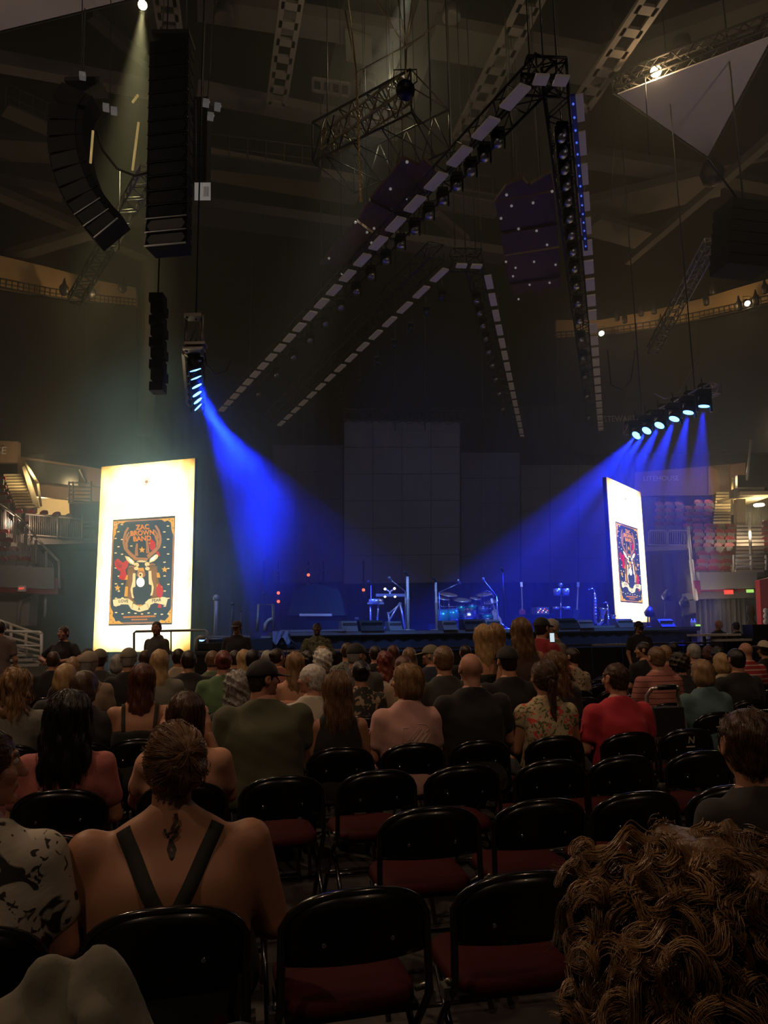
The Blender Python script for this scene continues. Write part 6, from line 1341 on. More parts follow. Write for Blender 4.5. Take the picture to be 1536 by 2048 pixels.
    # hair and hats
    def place(v, s=sc_):
        v = rotz(np.array(v) * s, yaw)
        if tilt: c, s2 = math.cos(tilt), math.sin(tilt); v = np.stack([v[:, 0] * c + v[:, 2] * s2, v[:, 1], -v[:, 0] * s2 + v[:, 2] * c], 1)
        return v + hc_
    if hair:
        v, fc = hair_mesh(hair, .007 if q == 0 else (.010 if q == 1 else .013)); ho = to_obj('hair', place(v), fc, hairmat(hc), t)
        if strand:
            v, fc = strands(hair, **strand); so = to_obj('hair_strands', place(v), fc, mat('strand_' + hc, tuple(min(1, c * 1.5) for c in HAIRC[hc]), .35, var=.35, scale=30, spec=.6), ho); so['kind'] = 'stuff'
    if cap:
        kind, cc = cap; cm = cloth('cap_%s' % '_'.join('%d' % (k * 99) for k in cc), cc, .75); cv = None
        if kind == 'cap' or kind == 'visor_back':
            fn = lambda X, Y, Z: smax(ellip(X, Y, Z, (0, -.012, .020), (.092, .112, .105)), -(Z - .018 + .12 * (Y * -1) * .4), .006)
            v, fc = surfnet(fn, (-.12, -.15, -.04), (.12, .13, .16), .008); co = to_obj('cap', place(v), fc, cm, t)
            sg = -1 if kind == 'visor_back' else 1
            fn = lambda X, Y, Z: smax(smax(np.abs(Z - .028 + 2.2 * X * X + .25 * (Y * sg - .1)) - .004, ellip(X, Y * sg, Z, (0, .10, .02), (.078, .10, .08)), .004), -(Y * sg - .055), .005)
            v, fc = surfnet(fn, (-.12, -.22, -.06), (.12, .22, .08), .0055); to_obj('brim', place(v), fc, cm, co)
        elif kind == 'beanie':
            fn = lambda X, Y, Z: smax(ellip(X, Y, Z, (0, -.014, .020), (.094, .113, .110)), -(Z - .0), .008); v, fc = surfnet(fn, (-.12, -.15, -.04), (.12, .13, .16), .009); to_obj('beanie', place(v), fc, cm, t)
        elif kind == 'brimhat':
            fn = lambda X, Y, Z: smin(smax(ellip(X, Y, Z, (0, -.012, .03), (.090, .108, .11)), -(Z - .02), .006), smax(ellip(X, Y, Z, (0, -.012, .03), (.19, .20, .05)), np.abs(Z - .026 - 1.6 * X * X) - .005, .004), .01)
            v, fc = surfnet(fn, (-.21, -.23, -.04), (.21, .21, .16), .009); to_obj('hat', place(v), fc, cm, t)
    if glasses:
        g = MB()
        for s in (-1, 1):
            g.tube([(s * .032 + .022 * math.cos(a), .098, .010 + .017 * math.sin(a)) for a in [k * .5236 for k in range(12)]], .0018, 5, True); g.tube([(s * .055, .098, .012), (s * .084, .0, .010)], .0016, 5)
        g.tube([(-.01, .1, .012), (.01, .1, .012)], .0018, 5); to_obj('glasses', place(np.array(g.v)), g.f, BLK, t)
    if extra: extra(t, dict(zs=zs, sw=sw, place=place, prof=prof, f=f, body=body, shear=shear, hz=hz_, L=L_, shirt_fn=shirt_fn))
    return t
# ------------------------------------------------------------------ folding chairs
SEATRED = mat('maroon_chair_vinyl', (.036, .0035, .0045), .75, var=.2, scale=6, spec=.12, bump=.08, bscale=160)
CHB = mat('glossy_black_chair', (.006, .006, .0065), .32, var=.1, scale=20, spec=.35, coat=.12)
CHT = mat('glossy_black_tube', (.008, .008, .009), .2, var=.1, spec=.6, coat=.4)
RY = R(14.0); UV_ = Vector((math.cos(RY), math.sin(RY), 0)); VV_ = Vector((-math.sin(RY), math.cos(RY), 0))
def back_outline(w, z0, z1, n=18):
    pts = []
    for i in range(n + 1):
        a = math.pi * i / n; c, s = math.cos(a), math.sin(a); x = -w * math.copysign(abs(c) ** .62, c); z = z0 + (z1 - z0) * (.42 + .58 * abs(s) ** .75); pts.append((x, z))
    return pts
def make_chair(detail=True):
    t = thing('folding_chair', 'x', 'chair')
    # back panel: curved sheet with rounded top, tube rim, seat pad, legs
    pts = back_outline(.212, .53, .775); low = [(.20, .555), (.16, .53), (-.16, .53), (-.20, .555)]
    ol = pts + low; bend = lambda x: .045 * (x / .21) ** 2
    rake = lambda z: -(z - .45) * .26
    g = MB(); cols = 17; rows = 7; vv = []
    def edge(x):
        z_top = .575 + .2 * (.38 + .62 * max(0, 1 - (abs(x) / .212) ** 2.5) ** .5); return z_top
    g.smooth = True
    for k, dy in ((0, -.009), (1, .012)):
        for i in range(cols):
            x = -.208 + .416 * i / (cols - 1); zt = edge(x)
            for j in range(rows): z = .575 + (zt - .575) * j / (rows - 1); vv.append((x, bend(x) + rake(z) + dy - (.006 if 0 < j < rows - 1 and 0 < i < cols - 1 and k == 0 else 0), z))
    N_ = cols * rows; fs = []
    for i in range(cols - 1):
        for j in range(rows - 1):
            a = i * rows + j; fs.append((a, a + 1, a + rows + 1, a + rows)); fs.append((N_ + a, N_ + a + rows, N_ + a + rows + 1, N_ + a + 1))
    for i in range(cols - 1):
        a = i * rows; b = a + rows - 1; fs.append((a, a + rows, N_ + a + rows, N_ + a)); fs.append((b, N_ + b, N_ + b + rows, b + rows))
    for j in range(rows - 1):
        fs.append((j, N_ + j, N_ + j + 1, j + 1)); a = (cols - 1) * rows + j; fs.append((a, a + 1, N_ + a + 1, N_ + a))
    g.add(vv, fs); bk = g.build('backrest', CHB, t)
    if detail:
        g = MB()
        for x in (-.1, .1): g.ball((x, bend(x) + rake(.64) - .014, .64), (.008, .004, .008), 8, 5); 
        rv = g.build('rivets', CHROME, bk); rv['kind'] = 'stuff'
    g = MB(); rim = [(-.218, -.02, .47)] + [(x * 1.03, bend(x) + rake(z) + .002, z + .006) for x, z in [(-.208 + .416 * i / 22, edge(-.208 + .416 * i / 22)) for i in range(23)]] + [(.218, -.02, .47)]
    rim = [(-.225, .14, .02), (-.222, .05, .30)] + rim + [(.222, .05, .30), (.225, .14, .02)]
    rim = [(-.225, .36, .02), (-.222, .17, .28)] + rim[2:-2] + [(.222, .17, .28), (.225, .36, .02)]
    g.tube(rim, .0125, 8); g.build('back_frame', CHT, t)
    for s in (-1, 1):
        g = MB(); g.tube([(s * .20, .25, .42), (s * .205, .02, .25), (s * .21, -.12, .015)], .0115, 8); g.build('rear_leg', CHT, t)
    # seat pad with rounded corners
    g = MB(); g.smooth = True; out = []
    for i in range(28):
        a = 2 * math.pi * i / 28; c, s = math.cos(a), math.sin(a); out.append((.205 * math.copysign(abs(c) ** .45, c), .20 + .195 * math.copysign(abs(s) ** .45, s)))
    vv = []; 
    for z, k in ((.425, .97), (.432, 1.0), (.452, 1.0), (.466, .95), (.472, .7), (.474, .3)):
        vv += [(x * k, .20 + (y - .20) * k, z + .03 * (y - .2)) for x, y in out]
    fs = [(r * 28 + i, r * 28 + (i + 1) % 28, (r + 1) * 28 + (i + 1) % 28, (r + 1) * 28 + i) for r in range(5) for i in range(28)] + [tuple(range(27, -1, -1)), tuple(5 * 28 + i for i in range(28))]
    g.add(vv, fs); g.build('seat', SEATRED, t)
    g = MB(); g.box((0, .20, .418), (.39, .37, .02)); g.build('seat_pan', CHB, t)
    g = MB(); g.tube([(-.21, -.105, .05), (.21, -.105, .05)], .009, 6); g.build('crossbar', CHT, t)
    g = MB(); g.tube([(-.222, .22, .2), (.222, .22, .2)], .009, 6); g.build('crossbar', CHT, t)
    if detail:
        for s in (-1, 1): g = MB(); g.box((s * .235, .03, .44), (.02, .05, .035)); g.tube([(s * .225, .02, .47), (s * .215, .10, .43)], .010, 6); g.build('link_bracket', mat('link_steel', (.25, .24, .23), .35, .8), t)
    return t
chairA = make_chair(True)
# a single-mesh version for the far rows where parts cannot be told apart
def joined_chair():
    vs = []; fs = []; mi = []; sm = []; mats = []
    for ch in chairA.children:
        if ch.name.startswith('link'): continue
        m = ch.data.materials[0]
        if m not in mats: mats.append(m)
        o = len(vs); vs += [tuple(v.co) for v in ch.data.vertices]
        for p in ch.data.polygons: fs.append(tuple(i + o for i in p.vertices)); mi.append(mats.index(m)); sm.append(p.use_smooth)
    me = bpy.data.meshes.new('folding_chair'); me.from_pydata(vs, [], fs)
    for m in mats: me.materials.append(m)
    me.polygons.foreach_set('material_index', mi); me.polygons.foreach_set('use_smooth', sm); return me
CH_ME = joined_chair(); usedA = [False]
def put_chair(u, v, label, group, near=True, jit=0.0):
    p = UV_ * u + VV_ * v; rz = RY + random.uniform(-jit, jit)
    if near:
        if not usedA[0]: usedA[0] = True; c = chairA; c.location = p; c.rotation_euler = (0, 0, rz); c['label'] = label; c['group'] = group
        else: c = dup(chairA, p, rz, label, group)
    else:
        c = bpy.data.objects.new('folding_chair', CH_ME); COL.objects.link(c); c.location = p; c.rotation_euler = (0, 0, rz); tag(c, label, 'chair', group)
    return c
def row_v(k): return 2.31 + 0.905 * k
ROWN = ['nearest', 'second', 'third', 'fourth', 'fifth', 'sixth', 'seventh', 'eighth', 'ninth', 'tenth', 'eleventh']
SEATED = {}        # row -> list of u positions already taken by people
def uv_at(px, py, k, dv=.10):
    """seat position of somebody whose head shows at (px, py) in row k: returns world base point, head height and u"""
    d = raydir(px, py); v = row_v(k) + dv; t = v / d.dot(VV_); p = CAM + d * t
    return p, p.dot(UV_)
# ------------------------------------------------------------------ the audience
def patterned(name, base, spots, scale=18, thr=.55, stretch=None):
    if name in _M: return _M[name]
    m = mat(name, base, .85, var=.06, bump=.15); nt = m.node_tree; N = nt.nodes; L = nt.links; b = N['Principled BSDF']; src = b.inputs['Base Color'].links[0].from_socket
    tc = N.new('ShaderNodeTexCoord')
    for i, (c, sc, th) in enumerate(spots):
        n = N.new('ShaderNodeTexNoise'); n.inputs['Scale'].default_value = sc; n.inputs['Detail'].default_value = 1.5; n.inputs['Distortion'].default_value = 1.2
        mp = N.new('ShaderNodeMapping'); mp.inputs['Location'].default_value = (i * 3.7, i * 1.3, 0)
        if stretch: mp.inputs['Scale'].default_value = stretch
        L.new(tc.outputs['Object'], mp.inputs[0]); L.new(mp.outputs[0], n.inputs['Vector'])
        r = N.new('ShaderNodeMapRange'); r.inputs[1].default_value = th; r.inputs[2].default_value = th + .03; L.new(n.outputs[0], r.inputs[0])
        x = N.new('ShaderNodeMixRGB'); x.inputs[2].default_value = tuple(c) + (1,); L.new(r.outputs[0], x.inputs[0]); L.new(src, x.inputs[1]); src = x.outputs[0]
    L.new(src, b.inputs['Base Color']); return m
def striped(name, base, col, period=.05, width=.12):
    if name in _M: return _M[name]
    m = mat(name, base, .85, var=.05, bump=.12); nt = m.node_tree; N = nt.nodes; L = nt.links; b = N['Principled BSDF']; src = b.inputs['Base Color'].links[0].from_socket
    tc = N.new('ShaderNodeTexCoord'); sp = N.new('ShaderNodeSeparateXYZ'); L.new(tc.outputs['Object'], sp.inputs[0])
    a = N.new('ShaderNodeMath'); a.operation = 'DIVIDE'; a.inputs[1].default_value = period; L.new(sp.outputs[2], a.inputs[0])
    f = N.new('ShaderNodeMath'); f.operation = 'FRACT'; L.new(a.outputs[0], f.inputs[0]); l = N.new('ShaderNodeMath'); l.operation = 'LESS_THAN'; l.inputs[1].default_value = width; L.new(f.outputs[0], l.inputs[0])
    x = N.new('ShaderNodeMixRGB'); x.inputs[2].default_value = tuple(col) + (1,); L.new(l.outputs[0], x.inputs[0]); L.new(src, x.inputs[1]); L.new(x.outputs[0], b.inputs['Base Color']); return m
FLORAL = patterned('cloth_cream_floral', (.40, .33, .20), [((.08, .10, .04), 26, .56), ((.55, .06, .05), 15, .60), ((.6, .22, .12), 34, .64)])
TIEDYE = patterned('cloth_white_black_floral', (.42, .39, .33), [((.02, .02, .02), 9, .56), ((.03, .03, .03), 30, .62)])
CAMO = patterned('cloth_camouflage', (.10, .10, .06), [((.03, .035, .02), 16, .5), ((.18, .17, .12), 22, .58)])
TANPAT = patterned('cloth_tan_pattern', (.34, .27, .18), [((.06, .05, .03), 22, .58)])
DARKFLORAL = patterned('cloth_dark_floral', (.03, .03, .03), [((.30, .22, .14), 17, .56)])
POLO = striped('cloth_pink_stripe', (.34, .13, .11), (.05, .02, .02), .055, .12)
REDSTRIPE = striped('cloth_red_white_stripe', (.32, .03, .04), (.5, .35, .3), .06, .25)
def seated(label, px, py, k, dv=.10, lift=0.0, **kw):
    k = round(k) if k < 3.5 else round(k * 1.1 + .3)
    while any(abs(uv_at(px, py, k, dv)[1] - q) < .36 for q in SEATED.get(k, [])): k += 1
    p, u = uv_at(px, py, k, dv); top = max(1.10, min(1.46, p.z)) + lift
    kw.setdefault('q', 0 if k < 4 else (1 if k < 6 else 2))
    t = person(label, (p.x, p.y, 0), RY, top=top, **kw); SEATED.setdefault(round(k), []).append(u); return t
def standing(label, px, py, y, rz=RY, **kw):
    p = P(px, py, y); t = person(label, (p.x, p.y, 0), rz, top=max(1.5, min(1.95, p.z)), pose='stand', **kw); return t
def straps(col, wide=.022, cross=True, bottom=None):
    def f(t, I):
        zs, sw = I['zs'], I['sw']; m = cloth('strap_dark', col); fn = lambda x, y, z: I['body'](np.array([x]), np.array([y]), np.array([z]))[0]
        for s in (-1, 1):
            pts = []; n = 26; top_x = s * sw * .60
            for i in range(n + 1):
                f_ = i / n; z = zs + .045 - f_ * (.27 if cross else .2); x = top_x * (1 - f_) if cross else top_x * (1 - .1 * f_)
                y = -.3
                for _ in range(60):
                    d = fn(x, y, z)
                    if d < .004: break
                    y += max(.001, d * .7)
                if y < .25: pts.append((x, y, z))
            g = MB(); vs = []; n = len(pts) - 1
            for i, q in enumerate(pts):
                a = Vector(pts[max(0, i - 1)]); b = Vector(pts[min(n, i + 1)]); d = (b - a).normalized(); sd2 = d.cross(Vector((0, -1, 0))).normalized(); c = Vector(q)
                vs += [c + sd2 * wide + Vector((0, .004, 0)), c + sd2 * wide + Vector((0, -.006, 0)), c - sd2 * wide + Vector((0, -.006, 0)), c - sd2 * wide + Vector((0, .004, 0))]
            g.smooth = True; g.add(vs, [(i * 4 + k_, i * 4 + (k_ + 1) % 4, i * 4 + 4 + (k_ + 1) % 4, i * 4 + 4 + k_) for i in range(n) for k_ in range(4)])
            g.build('shoulder_strap', m, t)
    return f
def tattoo(t, I):
    g = MB(); pl = I['place']
    for i in range(22):
        a = R(8 + i * 6.2); g.ball((-.0855 * math.cos(a), .004 + .012 * math.sin(a), .016 + .098 * math.sin(a)), (.0055, .006, .0055), 8, 5)
    to_obj('braid', pl(np.array(g.v)), g.f, hairmat('light_brown'), t)
    # inked marks lying on the skin of neck and upper back
    straps((.018, .02, .014), .021)(t, I)
    fn = lambda x, y, z: I['body'](np.array([x]), np.array([y]), np.array([z]))[0]
    zs = I['zs']; ink = mat('tattoo_ink', (.035, .028, .025), .6)
    def surf(x, z):
        y = -.25
        for _ in range(60):
            d = min(fn(x, y, z), float(head_fn(np.array([x]), np.array([y - I['L'](I['hz'])]), np.array([z - I['hz']]))[0]))
            if d < .0015: break
            y += max(.0006, d * .7)
        return Vector((x, y, z))
    def line(pts, w, nm, lab):
        out = []
        for i in range(len(pts) - 1):
            for k in range(4): f_ = k / 4; out.append(surf(pts[i][0] + (pts[i + 1][0] - pts[i][0]) * f_, pts[i][1] + (pts[i + 1][1] - pts[i][1]) * f_))
        out.append(surf(*pts[-1])); g = MB(); vs = []
        for i, c in enumerate(out):
            d = (out[min(len(out) - 1, i + 1)] - out[max(0, i - 1)]).normalized(); s = d.cross(Vector((0, -1, 0))).normalized(); vs += [c + s * w + Vector((0, -.001, 0)), c - s * w + Vector((0, -.001, 0))]
        g.add(vs, [(2 * i, 2 * i + 1, 2 * i + 3, 2 * i + 2) for i in range(len(out) - 1)]); o = g.build(nm, ink, t); o['label'] = lab
    z0 = zs + .045
    line([(.012, z0 + .02), (.016, z0 + .002), (.004, z0 - .02), (.018, z0 - .035), (.002, z0 - .05), (-.004, z0 - .075), (.006, z0 - .10), (.012, z0 - .075), (.002, z0 - .055)], .0055, 'tattoo', 'dark swirling vertical tattoo')
    line([(-.018, z0 - .02), (-.012, z0 - .035), (.006, z0 - .03), (.024, z0 - .015)], .004, 'tattoo', 'dark crossing tattoo stroke')
    for x, w in ((-.045, .004), (-.03, .006), (-.014, .008), (.004, .010), (.022, .008), (.036, .005)):
        line([(x, z0 + .062 + w * .6), (x + .002, z0 + .062 - w * .6)], w * .8, 'tattoo', 'small dark moon phase tattoo')
ST = lambda n, **k: dict(n=n, **k)
# --- row 0 (nearest): k = 0
seated('person with bare shoulders, crossed dark straps and neck tattoos, hair in a clip', 350, 1425, 0, dv=.18, sw=.245, fat=1.5, tone='tan', sleeve='straps', shirt=('black_straps', (.014, .015, .012)), hair='clip', hc='light_brown', yaw=R(-4), extra=tattoo, q=0,
       strand=ST(1500, steps=13, dl=.014, rad=.0010, flow='clip', fly=.006), lift=-.03)
seated('person in white and black floral shirt, face in profile, at the left picture edge', -30, 1452, 0, dv=.12, sw=.185, fat=1.2, smat=TIEDYE, hair='bun', hc='brown', yaw=R(-70), q=0, tone='rosy', strand=ST(900, steps=8, dl=.012, flow='back'))
seated('person with short brown hair and bare neck at the right picture edge', 1492, 1422, 0, dv=.1, sw=.185, shirt=('dark_top', (.02, .018, .018)), hair='cropped', hc='brown', q=0, headw=1.12, yaw=R(-12), tone='tan', strand=ST(1400, steps=9, dl=.010, rad=.0011, fly=.008))
# --- row 1
seated('person with very long black hair in a coral pink shirt at left', 140, 1386, 2, sw=.19, fat=1.05, shirt=('coral_pink', (.40, .13, .115)), hair='long_thick', hc='black', q=0, headw=1.12, lean=-.02, strand=ST(1800, steps=24, dl=.017, rad=.0012))
seated('person in a peach top with arms raised, hidden behind the tattooed person', 372, 1384, 2, sw=.19, fat=1.1, shirt=('peach', (.50, .26, .17)), hair='long', hc='brown', q=0, arms='up', strand=ST(900, steps=16, dl=.016))
# --- row 2
seated('person in a black cap and large olive green shirt, head turned right', 528, 1322, 3, sw=.25, fat=1.62, shirt=('olive_green', (.075, .078, .045)), hair='cropped', hc='dark', cap=('cap', (.010, .010, .012)), yaw=R(-68), tone='rosy', q=0)
seated('person with long straight brown hair in a black sleeveless top', 674, 1343, 3, sw=.165, shirt=('black_tank', (.010, .010, .011)), sleeve='none', hair='long', hc='light_brown', q=0, tone='tan', strand=ST(2000, steps=20, dl=.017, rad=.0011))
def shirt_print(t, I):
    # white line lettering drawn on the back of the pink shirt
    fn = lambda x, z: I['shirt_fn'](np.array([x]), np.array([-.3]), np.array([z]))
    ln = mat('shirt_print_white', (.62, .50, .46), .8); zs = I['zs']
    def surf(x, z):
        y = -.3
        for _ in range(60):
            d = I['shirt_fn'](np.array([x]), np.array([y]), np.array([z]))[0]
            if d < .0025: break
            y += max(.0008, d * .7)
        return Vector((x, y - .001, z))
    g = MB()
    for k in range(4):          # unreadable slanting script-like scribbles
        out = []
        for q in range(40):
            t_ = q / 39; x0 = -.03 + .024 * k + .085 * t_ - .012 * math.sin(q * 1.3 + k); z0 = zs - .185 - .020 * k + .085 * t_ + .012 * math.cos(q * 1.3 + k * 2)
            out.append(surf(x0, z0))
        g.tube(out, .0014, 4)
    for pts in ([(-.07, -.10), (-.07, -.20), (-.03, -.215)], [(.10, -.09), (.12, -.11), (.085, -.13), (.09, -.20), (.05, -.215)], [(-.07, -.10), (-.02, -.095)], [(.04, -.075), (.12, -.09)]):
        out = []
        for a, b in zip(pts, pts[1:]):
            for q in range(5): f_ = q / 5; out.append(surf(a[0] + (b[0] - a[0]) * f_, zs + a[1] + (b[1] - a[1]) * f_))
        g.tube(out, .0016, 4)
    g.build('shirt_print', ln, t)['label'] = 'white scribbled line drawing'
seated('person with a blond-brown bob in a pale pink shirt with white print', 812, 1328, 3, sw=.19, fat=1.12, shirt=('pale_pink', (.50, .28, .245)), hair='bob', hc='dark_blond', yaw=R(48), q=0, strand=ST(1800, steps=13, dl=.014, rad=.0011), extra=shirt_print)
seated('bald person in a large black shirt, middle of the third row', 940, 1304, 3, sw=.22, fat=1.3, shirt=('black_wide', (.010, .010, .011)), hair=None, tone='rosy', q=0)
seated('person with a brown ponytail in a cream shirt with red flowers', 1086, 1322, 3, sw=.19, fat=1.1, smat=FLORAL, sleeve='cap', hair='ponytail', hc='brown', tone='tan', q=0, headw=1.05, strand=ST(1600, steps=15, dl=.016, flow='back'))
seated('person with cropped brown hair in a bright red shirt', 1229, 1325, 3, sw=.215, fat=1.2, shirt=('bright_red', (.42, .025, .04)), hair='cropped', hc='brown', tone='rosy', yaw=R(14), q=0, strand=ST(1200, steps=6, dl=.008, rad=.001))
# --- row 3
seated('person with frizzy light hair in a grey shirt at the left edge', 32, 1336, 3.6, sw=.19, shirt=('grey', (.17, .165, .14)), hair='wavy', hc='dark_blond', q=1, strand=ST(900, steps=14, dl=.017, fly=.012))
seated('person with brown hair and glasses in a dark top, second from the left edge', 172, 1342, 3.6, sw=.17, shirt=('charcoal', (.02, .02, .022)), hair='bob', hc='brown', glasses=True, yaw=R(-38), q=1)
seated('person with auburn hair, bare tattooed back and black straps', 285, 1328, 3.6, sw=.20, fat=1.2, tone='tan', sleeve='straps', shirt=('black_straps', (.014, .015, .012)), hair='long', hc='auburn', q=1, extra=straps((.01, .01, .01), .014, False), strand=ST(900, steps=12, dl=.017))
seated('person with curly grey hair half hidden behind the olive shirt', 476, 1344, 3.6, sw=.17, shirt=('charcoal', (.02, .02, .022)), hair='curly_long', hc='grey', q=1, strand=ST(700, steps=12, dl=.014, curl=.008))
seated('white-haired person in a cream collared shirt turned left', 622, 1328, 3.6, sw=.18, shirt=('cream', (.46, .42, .34)), sleeve='long', hair='short', hc='white', yaw=R(55), q=1, tone='rosy', strand=ST(900, steps=8, dl=.012))
seated('person with neat light brown hair in a dark grey shirt, left of the bald person', 886, 1291, 3.6, sw=.20, shirt=('dark_grey', (.035, .037, .034)), sleeve='short', hair='short', hc='light_brown', q=1)
seated('person in a black backwards-looking cap and black shirt, right of the bald person', 1014, 1294, 3.6, sw=.22, fat=1.2, shirt=('black_wide', (.010, .010, .011)), hair='cropped', hc='black', cap=('cap', (.01, .01, .01)), q=1)
seated('person with very long light brown hair beside the empty lettered chair', 1108, 1302, 3.6, sw=.17, shirt=('dark_top', (.02, .018, .018)), hair='wavy', hc='light_brown', q=1, strand=ST(1200, steps=22, dl=.018))
seated('person in a dark shirt with black hair left of the blond pair on the right', 1470, 1297, 4, sw=.22, fat=1.25, shirt=('black_wide', (.010, .010, .011)), hair='short', hc='black', q=1, tone='tan')
seated('person with a short light brown bob in a teal blue shirt', 1402, 1319, 3.8, sw=.20, fat=1.2, shirt=('teal_blue', (.07, .13, .14)), hair='bob', hc='dark_blond', q=1)
seated('person with short fair hair in a pink striped polo shirt', 1311, 1293, 4.3, sw=.21, fat=1.1, smat=POLO, hair='short', hc='light_brown', q=1, tone='rosy')
seated('person with curly dark hair between the striped polo and teal shirts', 1357, 1307, 4.9, sw=.17, shirt=('charcoal', (.02, .02, .022)), hair='curly', hc='dark', q=1)
seated('person with pale blond hair partly behind the black-haired person at right', 1441, 1306, 5.1, sw=.17, shirt=('beige', (.3, .24, .17)), hair='bob', hc='blond', q=1)
seated('bald person in a red shirt with white stripes near the right edge', 1490, 1284, 5.9, sw=.21, fat=1.1, smat=REDSTRIPE, hair=None, tone='rosy', q=1)
seated('person in a pale brimmed hat at the right picture edge', 1527, 1284, 6.6, sw=.18, shirt=('black_wide', (.010, .010, .011)), hair='short', hc='brown', cap=('brimhat', (.42, .36, .27)), q=1)
